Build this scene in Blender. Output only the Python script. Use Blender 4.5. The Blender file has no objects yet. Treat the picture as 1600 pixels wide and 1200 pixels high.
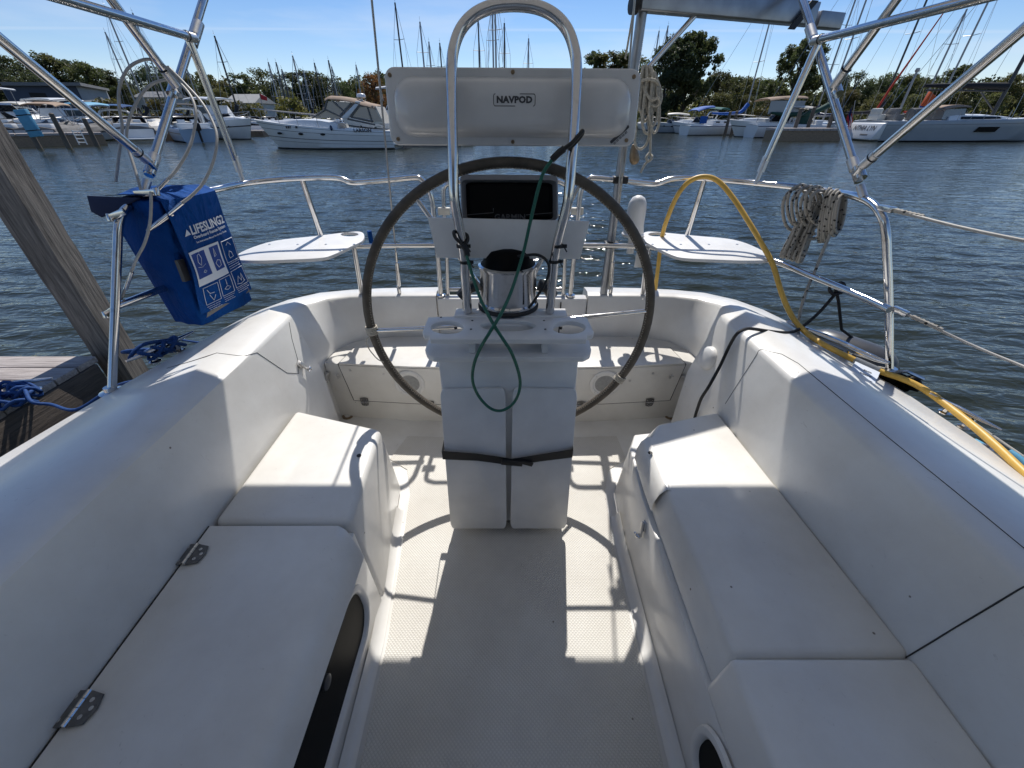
import bpy, bmesh, math, random
import numpy as np
from mathutils import Vector, Matrix

random.seed(7)
rng = np.random.default_rng(11)
SC = bpy.context.scene
COL = SC.collection

# ------------------------------------------------------------------ camera
# cockpit floor is z = 0, the boat's stern lies towards +Y, water at WZ
WZ = -0.35
FPX = 625.0                       # focal length in pixels of a 1600 px wide picture
PITCH = math.radians(33.7)
CAMZ = 1.40
cam_d = bpy.data.cameras.new('camera')
cam_d.sensor_width = 36.0
cam_d.lens = 36.0 * FPX / 1600.0
cam_d.clip_start = 0.02
cam_d.clip_end = 4000.0
cam = bpy.data.objects.new('camera', cam_d)
COL.objects.link(cam)
cam.location = (0, 0, CAMZ)
cam.rotation_euler = (math.radians(90) - PITCH, 0, 0)
SC.camera = cam

# ------------------------------------------------------------------ sky, sun, exposure
SUN = Vector((0.08, 1.0, 1.318)).normalized()
sun_el = math.asin(SUN.z)
sun_rot = math.atan2(SUN.x, SUN.y)
world = bpy.data.worlds.new('World')
SC.world = world
world.use_nodes = True
wn = world.node_tree.nodes
wl = world.node_tree.links
wn.clear()
w_out = wn.new('ShaderNodeOutputWorld')
w_bg = wn.new('ShaderNodeBackground')
w_bg.inputs['Strength'].default_value = 0.092
w_sky = wn.new('ShaderNodeTexSky')
w_sky.sky_type = 'NISHITA'
w_sky.sun_disc = False
w_sky.sun_elevation = sun_el
w_sky.sun_rotation = sun_rot
w_sky.air_density = 1.0
w_sky.dust_density = 0.0
w_sky.altitude = 900.0
w_sky.ozone_density = 2.0
# thin cirrus: noise stretched over the sky dome
w_tc = wn.new('ShaderNodeTexCoord')
w_map = wn.new('ShaderNodeMapping')
w_map.inputs['Scale'].default_value = (1.1, 1.6, 7.0)
w_map.inputs['Rotation'].default_value = (0.0, 0.28, 0.3)
w_no = wn.new('ShaderNodeTexNoise')
w_no.inputs['Scale'].default_value = 2.2
w_no.inputs['Detail'].default_value = 5.0
w_no.inputs['Roughness'].default_value = 0.5
w_cr = wn.new('ShaderNodeValToRGB')
w_cr.color_ramp.elements[0].position = 0.50
w_cr.color_ramp.elements[0].color = (0, 0, 0, 1)
w_cr.color_ramp.elements[1].position = 0.80
w_cr.color_ramp.elements[1].color = (0.5, 0.5, 0.5, 1)
w_mix = wn.new('ShaderNodeMix')
w_mix.data_type = 'RGBA'
w_mix.inputs[7].default_value = (7.5, 8.2, 9.2, 1)
wl.new(w_tc.outputs['Generated'], w_map.inputs['Vector'])
wl.new(w_map.outputs['Vector'], w_no.inputs['Vector'])
wl.new(w_no.outputs['Fac'], w_cr.inputs['Fac'])
wl.new(w_cr.outputs['Color'], w_mix.inputs[0])
w_hs = wn.new('ShaderNodeHueSaturation')
w_hs.inputs['Saturation'].default_value = 1.2
w_tint = wn.new('ShaderNodeMix'); w_tint.data_type = 'RGBA'; w_tint.blend_type = 'MULTIPLY'
w_tint.inputs[0].default_value = 1.0
w_tint.inputs[7].default_value = (1.0, 0.965, 1.06, 1)
wl.new(w_sky.outputs['Color'], w_hs.inputs['Color'])
wl.new(w_hs.outputs['Color'], w_tint.inputs[6])
wl.new(w_tint.outputs[2], w_mix.inputs[6])
# faint contrail: a thin band along one great circle
def _dir(px, py):
    v = py - 600.0
    return Vector((px - 800.0, FPX * math.cos(PITCH) - v * math.sin(PITCH), -(FPX * math.sin(PITCH) + v * math.cos(PITCH)))).normalized()
_n = _dir(400, 45).cross(_dir(1150, 48)).normalized()
w_dot = wn.new('ShaderNodeVectorMath'); w_dot.operation = 'DOT_PRODUCT'
w_dot.inputs[1].default_value = _n
w_abs = wn.new('ShaderNodeMath'); w_abs.operation = 'ABSOLUTE'
w_rng = wn.new('ShaderNodeMapRange')
w_rng.inputs['From Min'].default_value = 0.0008
w_rng.inputs['From Max'].default_value = 0.0030
w_rng.inputs['To Min'].default_value = 0.20
w_rng.inputs['To Max'].default_value = 0.0
w_add = wn.new('ShaderNodeMath'); w_add.operation = 'MAXIMUM'
wl.new(w_tc.outputs['Generated'], w_dot.inputs[0])
wl.new(w_dot.outputs['Value'], w_abs.inputs[0])
wl.new(w_abs.outputs[0], w_rng.inputs['Value'])
wl.new(w_rng.outputs['Result'], w_add.inputs[0])
wl.new(w_cr.outputs['Color'], w_add.inputs[1])
wl.new(w_add.outputs[0], w_mix.inputs[0])
wl.new(w_mix.outputs[2], w_bg.inputs['Color'])
wl.new(w_bg.outputs['Background'], w_out.inputs['Surface'])

sun_d = bpy.data.lights.new('sun', 'SUN')
sun_d.energy = 4.2
sun_d.angle = math.radians(0.53)
sun_d.color = (1.0, 0.96, 0.90)
sun = bpy.data.objects.new('sun', sun_d)
COL.objects.link(sun)
sun.location = (3, 20, 30)
sun.rotation_euler = SUN.to_track_quat('Z', 'Y').to_euler()

SC.view_settings.view_transform = 'Standard'
SC.view_settings.look = 'None'
SC.view_settings.gamma = 1.0
SC.view_settings.use_curve_mapping = False
SC.view_settings.exposure = 0.20
SC.cycles.max_bounces = 7
SC.cycles.diffuse_bounces = 4
SC.cycles.glossy_bounces = 4
SC.cycles.transmission_bounces = 3
SC.cycles.caustics_reflective = False
SC.cycles.caustics_refractive = False

# ------------------------------------------------------------------ helpers
CP, SP = math.cos(PITCH), math.sin(PITCH)

def at(px, py, z=None, d=None, x=None):
    """point seen at a pixel of the 1600 x 1200 picture, at height z, distance d or side offset x"""
    u = px - 800.0
    v = py - 600.0
    dn = FPX * SP + v * CP
    fw = FPX * CP - v * SP
    if z is not None:
        s = (CAMZ - z) / dn
    elif d is not None:
        s = d / fw
    else:
        s = x / u
    return Vector((u * s, fw * s, CAMZ - dn * s))

def V(*a):
    return Vector(a)

def spline(pts, n=6, closed=False):
    """Catmull-Rom through pts"""
    P = [Vector(p) for p in pts]
    out = []
    m = len(P)
    rng_ = range(m) if closed else range(m - 1)
    for i in rng_:
        if closed:
            a, b, c, e = P[(i - 1) % m], P[i], P[(i + 1) % m], P[(i + 2) % m]
        else:
            b, c = P[i], P[i + 1]
            a = P[i - 1] if i > 0 else b * 2 - c
            e = P[i + 2] if i + 2 < m else c * 2 - b
        for k in range(n):
            t = k / n
            t2, t3 = t * t, t * t * t
            out.append(0.5 * ((2 * b) + (c - a) * t + (2 * a - 5 * b + 4 * c - e) * t2 + (3 * b - a - 3 * c + e) * t3))
    if not closed:
        out.append(P[-1].copy())
    return out

class MB:
    """collects geometry for one mesh object"""
    def __init__(s):
        s.v = []
        s.f = []

    def add(s, vs, fs):
        o = len(s.v)
        s.v += [tuple(p) for p in vs]
        s.f += [tuple(i + o for i in f) for f in fs]
        return s

    def box(s, c, size, rz=0.0, m=None):
        sx, sy, sz = size[0] / 2, size[1] / 2, size[2] / 2
        pts = [Vector((x, y, z)) for x in (-sx, sx) for y in (-sy, sy) for z in (-sz, sz)]
        M = m if m is not None else Matrix.Rotation(rz, 3, 'Z')
        c = Vector(c)
        return s.add([c + M @ p for p in pts], [(0, 1, 3, 2), (4, 6, 7, 5), (0, 4, 5, 1), (2, 3, 7, 6), (0, 2, 6, 4), (1, 5, 7, 3)])

    def hexa(s, lo, hi):
        """solid between two 4-point (or n-point) loops"""
        n = len(lo)
        fs = [tuple(range(n - 1, -1, -1)), tuple(range(n, 2 * n))]
        for i in range(n):
            j = (i + 1) % n
            fs.append((i, j, n + j, n + i))
        return s.add(list(lo) + list(hi), fs)

    def prism(s, poly, z0, z1):
        return s.hexa([(p[0], p[1], z0) for p in poly], [(p[0], p[1], z1) for p in poly])

    def tube(s, pts, r, n=8, closed=False, caps=True):
        P = [Vector(p) for p in pts]
        m = len(P)
        rad = r if isinstance(r, (list, tuple)) else [r] * m
        T = []
        for i in range(m):
            if closed:
                t = P[(i + 1) % m] - P[(i - 1) % m]
            else:
                t = P[min(i + 1, m - 1)] - P[max(i - 1, 0)]
            T.append(t.normalized() if t.length > 1e-9 else Vector((0, 0, 1)))
        up = Vector((0, 0, 1)) if abs(T[0].z) < 0.9 else Vector((1, 0, 0))
        nrm = (up - T[0] * up.dot(T[0])).normalized()
        vs, fs = [], []
        for i in range(m):
            nrm = nrm - T[i] * nrm.dot(T[i])
            if nrm.length < 1e-6:
                nrm = T[i].orthogonal()
            nrm.normalize()
            bn = T[i].cross(nrm)
            for k in range(n):
                a = 2 * math.pi * k / n
                vs.append(P[i] + (nrm * math.cos(a) + bn * math.sin(a)) * rad[i])
        rows = m if closed else m - 1
        for i in range(rows):
            j = (i + 1) % m
            for k in range(n):
                k2 = (k + 1) % n
                fs.append((i * n + k, i * n + k2, j * n + k2, j * n + k))
        if caps and not closed:
            fs.append(tuple(range(n - 1, -1, -1)))
            fs.append(tuple((m - 1) * n + k for k in range(n)))
        return s.add(vs, fs)

    def loft(s, secs, close_sec=False, cap0=False, cap1=False, close_path=False):
        n = len(secs[0])
        vs = [p for sec in secs for p in sec]
        fs = []
        m = len(secs)
        for i in range(m if close_path else m - 1):
            j = (i + 1) % m
            for k in range(n if close_sec else n - 1):
                k2 = (k + 1) % n
                fs.append((i * n + k, i * n + k2, j * n + k2, j * n + k))
        if cap0:
            fs.append(tuple(range(n - 1, -1, -1)))
        if cap1:
            fs.append(tuple((m - 1) * n + k for k in range(n)))
        return s.add(vs, fs)

    def lathe(s, prof, c=(0, 0, 0), n=20, axis=None):
        """prof: list of (radius, height) turned about axis through c"""
        q = Matrix.Identity(3) if axis is None else Vector((0, 0, 1)).rotation_difference(Vector(axis)).to_matrix()
        c = Vector(c)
        secs = []
        for r, h in prof:
            secs.append([c + q @ Vector((r * math.cos(2 * math.pi * k / n), r * math.sin(2 * math.pi * k / n), h)) for k in range(n)])
        return s.loft(secs, close_sec=True, cap0=prof[0][0] > 1e-6, cap1=prof[-1][0] > 1e-6)

    def ball(s, c, r, n=10, sc=(1, 1, 1)):
        c = Vector(c)
        secs = []
        for i in range(n + 1):
            a = -math.pi / 2 + math.pi * i / n
            rr = max(math.cos(a), 1e-4) * r
            secs.append([c + Vector((rr * math.cos(2 * math.pi * k / (2 * n)) * sc[0], rr * math.sin(2 * math.pi * k / (2 * n)) * sc[1], r * math.sin(a) * sc[2])) for k in range(2 * n)])
        return s.loft(secs, close_sec=True)

    def build(s, name, mat, parent=None, bevel=0.0, seg=2, smooth=40, weld=False):
        off = OFF.get(parent.name, Vector((0, 0, 0))) if parent is not None else Vector((0, 0, 0))
        me = bpy.data.meshes.new(name)
        me.from_pydata([(p[0] - off.x, p[1] - off.y, p[2] - off.z) for p in s.v], [], s.f)
        me.update()
        bm = bmesh.new()
        bm.from_mesh(me)
        if weld:
            bmesh.ops.remove_doubles(bm, verts=bm.verts, dist=1e-5)
        bmesh.ops.recalc_face_normals(bm, faces=bm.faces)
        if bevel > 0:
            ed = [e for e in bm.edges if len(e.link_faces) == 2 and e.calc_face_angle(0) > math.radians(28)]
            try:
                bmesh.ops.bevel(bm, geom=ed, offset=bevel, segments=seg, profile=0.5, affect='EDGES', clamp_overlap=True)
            except Exception:
                pass
        bm.to_mesh(me)
        bm.free()
        if smooth:
            me.polygons.foreach_set('use_smooth', [True] * len(me.polygons))
            me.set_sharp_from_angle(angle=math.radians(smooth))
        me.materials.append(mat)
        ob = bpy.data.objects.new(name, me)
        COL.objects.link(ob)
        if parent is not None:
            ob.parent = parent
            OFF[ob.name] = off
        return ob

OFF = {}

def tag(o, label=None, cat=None, group=None, kind=None):
    if label:
        o['label'] = label
    if cat:
        o['category'] = cat
    if group:
        o['group'] = group
    if kind:
        o['kind'] = kind
    return o

def thing(name, loc, label, cat, rz=0.0, group=None, local=False):
    """an Empty at the base of a thing; parts are given in world space unless local"""
    e = bpy.data.objects.new(name, None)
    COL.objects.link(e)
    e.location = loc
    e.rotation_euler = (0, 0, rz)
    e.empty_display_size = 0.2
    tag(e, label, cat, group)
    OFF[e.name] = Vector((0, 0, 0)) if local else Vector(loc)
    return e

def copy_tree(o, parent=None):
    c = o.copy()
    COL.objects.link(c)
    c.parent = parent
    for ch in list(o.children):
        copy_tree(ch, c)
    return c

def roundrect(w, h, r, n=5):
    out = []
    for cx, cy, a0 in ((w / 2 - r, h / 2 - r, 0), (-w / 2 + r, h / 2 - r, 90), (-w / 2 + r, -h / 2 + r, 180), (w / 2 - r, -h / 2 + r, 270)):
        for k in range(n + 1):
            a = math.radians(a0 + 90 * k / n)
            out.append((cx + r * math.cos(a), cy + r * math.sin(a)))
    return out

def plate(outer, holes, z0, z1):
    """flat plate in plan with holes; returns MB"""
    bm = bmesh.new()
    loops = []
    for lp in [outer] + list(holes):
        vs = [bm.verts.new((p[0], p[1], z1)) for p in lp]
        for i in range(len(vs)):
            bm.edges.new((vs[i], vs[(i + 1) % len(vs)]))
        loops.append(lp)
    bmesh.ops.triangle_fill(bm, use_beauty=True, edges=bm.edges[:])
    bm.verts.index_update()
    mb = MB()
    vv = [tuple(v.co) for v in bm.verts]
    ff = [tuple(v.index for v in f.verts) for f in bm.faces]
    bm.free()
    n = len(vv)
    allv = vv + [(p[0], p[1], z0) for p in vv]
    fs = list(ff) + [tuple(n + i for i in reversed(f)) for f in ff]
    o = 0
    for lp in loops:
        k = len(lp)
        for i in range(k):
            j = (i + 1) % k
            fs.append((o + i, o + j, n + o + j, n + o + i))
        o += k
    return mb.add(allv, fs)

def frame_on(o, u, v):
    """orthonormal frame -> function mapping (a, b, h) to a point: a along u, b along v, h outwards"""
    o, u, v = Vector(o), Vector(u).normalized(), Vector(v)
    v = (v - u * v.dot(u)).normalized()
    w = u.cross(v)
    return lambda a, b, h=0.0: o + u * a + v * b + w * h

def quadmap(c00, c10, c11, c01):
    """bilinear patch: (u, v, h) -> point, h along the patch normal (u x v)"""
    nrm = (Vector(c10) - Vector(c00)).cross(Vector(c01) - Vector(c00)).normalized()
    def fn(u, v, h=0.0):
        return (Vector(c00) * (1 - u) * (1 - v) + Vector(c10) * u * (1 - v) + Vector(c11) * u * v + Vector(c01) * (1 - u) * v) + nrm * h
    return fn

def text_pts(body, size, bold=0.0, spacing=1.0):
    """2D lettering as flat faces (verts, faces), centred"""
    cu = bpy.data.curves.new('lettering', 'FONT')
    cu.body = body
    cu.size = size
    cu.align_x = 'CENTER'
    cu.align_y = 'CENTER'
    cu.offset = bold
    cu.space_character = spacing
    cu.resolution_u = 2
    ob = bpy.data.objects.new('lettering_tmp', cu)
    COL.objects.link(ob)
    dg = bpy.context.evaluated_depsgraph_get()
    me = bpy.data.meshes.new_from_object(ob.evaluated_get(dg))
    vs = [tuple(v.co) for v in me.vertices]
    fs = [tuple(p.vertices) for p in me.polygons]
    bpy.data.objects.remove(ob)
    bpy.data.meshes.remove(me)
    bpy.data.curves.remove(cu)
    return vs, fs

def lettering(name, body, size, fn, mat, parent, bold=0.0, sx=1.0, sy=1.0, h=0.001, spacing=1.0):
    vs, fs = text_pts(body, size, bold, spacing)
    mb = MB()
    mb.add([fn(v[0] * sx, v[1] * sy, h) for v in vs], fs)
    return mb.build(name, mat, parent, smooth=0)

# ------------------------------------------------------------------ materials
def new_mat(name):
    m = bpy.data.materials.new(name)
    m.use_nodes = True
    nt = m.node_tree
    b = nt.nodes['Principled BSDF']
    return m, nt, b

def simple(name, col, rough=0.5, metal=0.0, var=0.0, vscale=8.0, bump=0.0, bscale=60.0, coat=0.0, spec=0.5):
    m, nt, b = new_mat(name)
    b.inputs['Base Color'].default_value = (*col, 1)
    b.inputs['Roughness'].default_value = rough
    b.inputs['Metallic'].default_value = metal
    b.inputs['Coat Weight'].default_value = coat
    b.inputs['Specular IOR Level'].default_value = spec
    if var > 0 or bump > 0:
        tc = nt.nodes.new('ShaderNodeTexCoord')
    if var > 0:
        no = nt.nodes.new('ShaderNodeTexNoise')
        no.inputs['Scale'].default_value = vscale
        no.inputs['Detail'].default_value = 6
        cr = nt.nodes.new('ShaderNodeValToRGB')
        cr.color_ramp.elements[0].position = 0.3
        cr.color_ramp.elements[1].position = 0.7
        cr.color_ramp.elements[0].color = (*[c * (1 - var) for c in col], 1)
        cr.color_ramp.elements[1].color = (*[min(1, c * (1 + var * 0.6)) for c in col], 1)
        nt.links.new(tc.outputs['Object'], no.inputs['Vector'])
        nt.links.new(no.outputs['Fac'], cr.inputs['Fac'])
        nt.links.new(cr.outputs['Color'], b.inputs['Base Color'])
    if bump > 0:
        n2 = nt.nodes.new('ShaderNodeTexNoise')
        n2.inputs['Scale'].default_value = bscale
        n2.inputs['Detail'].default_value = 3
        bp = nt.nodes.new('ShaderNodeBump')
        bp.inputs['Strength'].default_value = bump
        bp.inputs['Distance'].default_value = 0.004
        nt.links.new(tc.outputs['Object'], n2.inputs['Vector'])
        nt.links.new(n2.outputs['Fac'], bp.inputs['Height'])
        nt.links.new(bp.outputs['Normal'], b.inputs['Normal'])
    return m

def gelcoat(name, col=(0.74, 0.73, 0.70), rough=0.32, nonskid=False):
    m, nt, b = new_mat(name)
    tc = nt.nodes.new('ShaderNodeTexCoord')
    L = nt.links.new
    # large soft chalky variation
    n1 = nt.nodes.new('ShaderNodeTexNoise')
    n1.inputs['Scale'].default_value = 3.2
    n1.inputs['Detail'].default_value = 8
    n1.inputs['Roughness'].default_value = 0.62
    r1 = nt.nodes.new('ShaderNodeValToRGB')
    r1.color_ramp.elements[0].position = 0.32
    r1.color_ramp.elements[1].position = 0.66
    r1.color_ramp.elements[0].color = (*[c * (0.87 - 0.02 * i) for i, c in enumerate(col)], 1)
    r1.color_ramp.elements[1].color = (*[min(1, c * 1.04) for c in col], 1)
    L(tc.outputs['Object'], n1.inputs['Vector'])
    L(n1.outputs['Fac'], r1.inputs['Fac'])
    # sparse dirt specks
    vo = nt.nodes.new('ShaderNodeTexVoronoi')
    vo.inputs['Scale'].default_value = 15.0
    vo.inputs['Randomness'].default_value = 1.0
    L(tc.outputs['Object'], vo.inputs['Vector'])
    r2 = nt.nodes.new('ShaderNodeMapRange')
    r2.inputs['From Min'].default_value = 0.030
    r2.inputs['From Max'].default_value = 0.055
    r2.inputs['To Min'].default_value = 1.0
    r2.inputs['To Max'].default_value = 0.0
    L(vo.outputs['Distance'], r2.inputs['Value'])
    sep = nt.nodes.new('ShaderNodeSeparateColor')
    L(vo.outputs['Color'], sep.inputs['Color'])
    lt = nt.nodes.new('ShaderNodeMath')
    lt.operation = 'LESS_THAN'
    lt.inputs[1].default_value = 0.34
    L(sep.outputs['Red'], lt.inputs[0])
    mu = nt.nodes.new('ShaderNodeMath')
    mu.operation = 'MULTIPLY'
    L(r2.outputs['Result'], mu.inputs[0])
    L(lt.outputs['Value'], mu.inputs[1])
    # faint scuffs
    n3 = nt.nodes.new('ShaderNodeTexNoise')
    n3.inputs['Scale'].default_value = 26
    n3.inputs['Detail'].default_value = 6
    n3.inputs['Roughness'].default_value = 0.7
    n3.inputs['Distortion'].default_value = 2.5
    L(tc.outputs['Object'], n3.inputs['Vector'])
    r3 = nt.nodes.new('ShaderNodeMapRange')
    r3.inputs['From Min'].default_value = 0.64
    r3.inputs['From Max'].default_value = 0.78
    r3.inputs['To Min'].default_value = 0.0
    r3.inputs['To Max'].default_value = 0.42
    L(n3.outputs['Fac'], r3.inputs['Value'])
    mx0 = nt.nodes.new('ShaderNodeMath')
    mx0.operation = 'MAXIMUM'
    L(mu.outputs['Value'], mx0.inputs[0])
    L(r3.outputs['Result'], mx0.inputs[1])
    mx = nt.nodes.new('ShaderNodeMix')
    mx.data_type = 'RGBA'
    mx.inputs[7].default_value = (0.16, 0.13, 0.10, 1)
    L(mx0.outputs['Value'], mx.inputs[0])
    L(r1.outputs['Color'], mx.inputs[6])
    L(mx.outputs[2], b.inputs['Base Color'])
    rr = nt.nodes.new('ShaderNodeMapRange')
    rr.inputs['To Min'].default_value = rough - 0.01
    rr.inputs['To Max'].default_value = rough + 0.08
    L(n1.outputs['Fac'], rr.inputs['Value'])
    L(rr.outputs['Result'], b.inputs['Roughness'])
    b.inputs['Coat Weight'].default_value = 0.0 if nonskid else 0.25
    b.inputs['Coat Roughness'].default_value = 0.16
    bp = nt.nodes.new('ShaderNodeBump')
    if nonskid:
        # moulded diamond grip: product of two crossed waves
        mp = nt.nodes.new('ShaderNodeMapping')
        mp.inputs['Rotation'].default_value = (0, 0, math.radians(45))
        mp.inputs['Scale'].default_value = (820, 820, 820)
        L(tc.outputs['Object'], mp.inputs['Vector'])
        sx = nt.nodes.new('ShaderNodeSeparateXYZ')
        L(mp.outputs['Vector'], sx.inputs['Vector'])
        s1 = nt.nodes.new('ShaderNodeMath'); s1.operation = 'SINE'
        s2 = nt.nodes.new('ShaderNodeMath'); s2.operation = 'SINE'
        L(sx.outputs['X'], s1.inputs[0])
        L(sx.outputs['Y'], s2.inputs[0])
        mn = nt.nodes.new('ShaderNodeMath'); mn.operation = 'MAXIMUM'
        L(s1.outputs['Value'], mn.inputs[0])
        L(s2.outputs['Value'], mn.inputs[1])
        bp.inputs['Strength'].default_value = 0.45
        bp.inputs['Distance'].default_value = 0.0014
        bp.invert = True
        L(mn.outputs['Value'], bp.inputs['Height'])
        # grime held in the grooves
        gr = nt.nodes.new('ShaderNodeMapRange')
        gr.inputs['From Min'].default_value = 0.55
        gr.inputs['From Max'].default_value = 1.0
        gr.inputs['To Min'].default_value = 0.0
        gr.inputs['To Max'].default_value = 0.30
        L(mn.outputs['Value'], gr.inputs['Value'])
        m2 = nt.nodes.new('ShaderNodeMix')
        m2.data_type = 'RGBA'
        m2.inputs[7].default_value = (0.27, 0.25, 0.21, 1)
        L(gr.outputs['Result'], m2.inputs[0])
        L(mx.outputs[2], m2.inputs[6])
        L(m2.outputs[2], b.inputs['Base Color'])
    else:
        n4 = nt.nodes.new('ShaderNodeTexNoise')
        n4.inputs['Scale'].default_value = 9
        n4.inputs['Detail'].default_value = 2
        L(tc.outputs['Object'], n4.inputs['Vector'])
        bp.inputs['Strength'].default_value = 0.25
        bp.inputs['Distance'].default_value = 0.006
        L(n4.outputs['Fac'], bp.inputs['Height'])
    L(bp.outputs['Normal'], b.inputs['Normal'])
    return m

def wood(name, col, dark, axis_scale, rough=0.85, bump=0.6):
    """weathered timber, grain stretched along one local axis"""
    m, nt, b = new_mat(name)
    L = nt.links.new
    tc = nt.nodes.new('ShaderNodeTexCoord')
    mp = nt.nodes.new('ShaderNodeMapping')
    mp.inputs['Scale'].default_value = axis_scale
    L(tc.outputs['Object'], mp.inputs['Vector'])
    no = nt.nodes.new('ShaderNodeTexNoise')
    no.inputs['Scale'].default_value = 4.0
    no.inputs['Detail'].default_value = 10
    no.inputs['Roughness'].default_value = 0.68
    no.inputs['Distortion'].default_value = 0.4
    L(mp.outputs['Vector'], no.inputs['Vector'])
    cr = nt.nodes.new('ShaderNodeValToRGB')
    cr.color_ramp.elements[0].position = 0.34
    cr.color_ramp.elements[1].position = 0.66
    cr.color_ramp.elements[0].color = (*dark, 1)
    cr.color_ramp.elements[1].color = (*col, 1)
    L(no.outputs['Fac'], cr.inputs['Fac'])
    L(cr.outputs['Color'], b.inputs['Base Color'])
    b.inputs['Roughness'].default_value = rough
    bp = nt.nodes.new('ShaderNodeBump')
    bp.inputs['Strength'].default_value = bump
    bp.inputs['Distance'].default_value = 0.012
    L(no.outputs['Fac'], bp.inputs['Height'])
    L(bp.outputs['Normal'], b.inputs['Normal'])
    return m

def canvas_mat(name, col):
    m = simple(name, col, 0.8, var=0.25, vscale=6, bump=0.5, bscale=160, spec=0.15)
    nt = m.node_tree
    bp0 = [n for n in nt.nodes if n.type == 'BUMP'][0]
    tc = [n for n in nt.nodes if n.type == 'TEX_COORD'][0]
    no = nt.nodes.new('ShaderNodeTexNoise')
    no.inputs['Scale'].default_value = 9
    no.inputs['Detail'].default_value = 3
    no.inputs['Distortion'].default_value = 1.2
    mp = nt.nodes.new('ShaderNodeMapping')
    mp.inputs['Scale'].default_value = (1.0, 1.6, 0.7)
    bp = nt.nodes.new('ShaderNodeBump')
    bp.inputs['Strength'].default_value = 0.9
    bp.inputs['Distance'].default_value = 0.03
    nt.links.new(tc.outputs['Object'], mp.inputs['Vector'])
    nt.links.new(mp.outputs['Vector'], no.inputs['Vector'])
    nt.links.new(no.outputs['Fac'], bp.inputs['Height'])
    nt.links.new(bp.outputs['Normal'], bp0.inputs['Normal'])
    return m

def rope_mat(name, col, fleck=None, fscale=70.0, rough=0.85):
    m, nt, b = new_mat(name)
    L = nt.links.new
    tc = nt.nodes.new('ShaderNodeTexCoord')
    no = nt.nodes.new('ShaderNodeTexVoronoi' if fleck else 'ShaderNodeTexNoise')
    no.inputs['Scale'].default_value = fscale
    L(tc.outputs['Object'], no.inputs['Vector'])
    cr = nt.nodes.new('ShaderNodeValToRGB')
    if fleck:
        cr.color_ramp.interpolation = 'CONSTANT'
        cr.color_ramp.elements[0].color = (*fleck, 1)
        cr.color_ramp.elements[1].position = 0.30
        cr.color_ramp.elements[1].color = (*col, 1)
        L(no.outputs['Distance'], cr.inputs['Fac'])
    else:
        cr.color_ramp.elements[0].position = 0.3
        cr.color_ramp.elements[1].position = 0.7
        cr.color_ramp.elements[0].color = (*[c * 0.72 for c in col], 1)
        cr.color_ramp.elements[1].color = (*[min(1, c * 1.15) for c in col], 1)
        L(no.outputs['Fac'], cr.inputs['Fac'])
    L(cr.outputs['Color'], b.inputs['Base Color'])
    b.inputs['Roughness'].default_value = rough
    n2 = nt.nodes.new('ShaderNodeTexNoise')
    n2.inputs['Scale'].default_value = 350
    L(tc.outputs['Object'], n2.inputs['Vector'])
    bp = nt.nodes.new('ShaderNodeBump')
    bp.inputs['Strength'].default_value = 0.5
    bp.inputs['Distance'].default_value = 0.002
    L(n2.outputs['Fac'], bp.inputs['Height'])
    L(bp.outputs['Normal'], b.inputs['Normal'])
    return m

def steel(name, rough=0.12):
    m, nt, b = new_mat(name)
    L = nt.links.new
    b.inputs['Metallic'].default_value = 1.0
    b.inputs['Base Color'].default_value = (0.62, 0.61, 0.60, 1)
    tc = nt.nodes.new('ShaderNodeTexCoord')
    no = nt.nodes.new('ShaderNodeTexNoise')
    no.inputs['Scale'].default_value = 40
    no.inputs['Detail'].default_value = 6
    L(tc.outputs['Object'], no.inputs['Vector'])
    mr = nt.nodes.new('ShaderNodeMapRange')
    mr.inputs['From Min'].default_value = 0.35
    mr.inputs['From Max'].default_value = 0.8
    mr.inputs['To Min'].default_value = rough
    mr.inputs['To Max'].default_value = rough + 0.10
    L(no.outputs['Fac'], mr.inputs['Value'])
    L(mr.outputs['Result'], b.inputs['Roughness'])
    cr = nt.nodes.new('ShaderNodeValToRGB')
    cr.color_ramp.elements[0].position = 0.25
    cr.color_ramp.elements[0].color = (0.52, 0.50, 0.48, 1)
    cr.color_ramp.elements[1].position = 0.45
    cr.color_ramp.elements[1].color = (0.64, 0.63, 0.62, 1)
    L(no.outputs['Fac'], cr.inputs['Fac'])
    L(cr.outputs['Color'], b.inputs['Base Color'])
    return m

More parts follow.
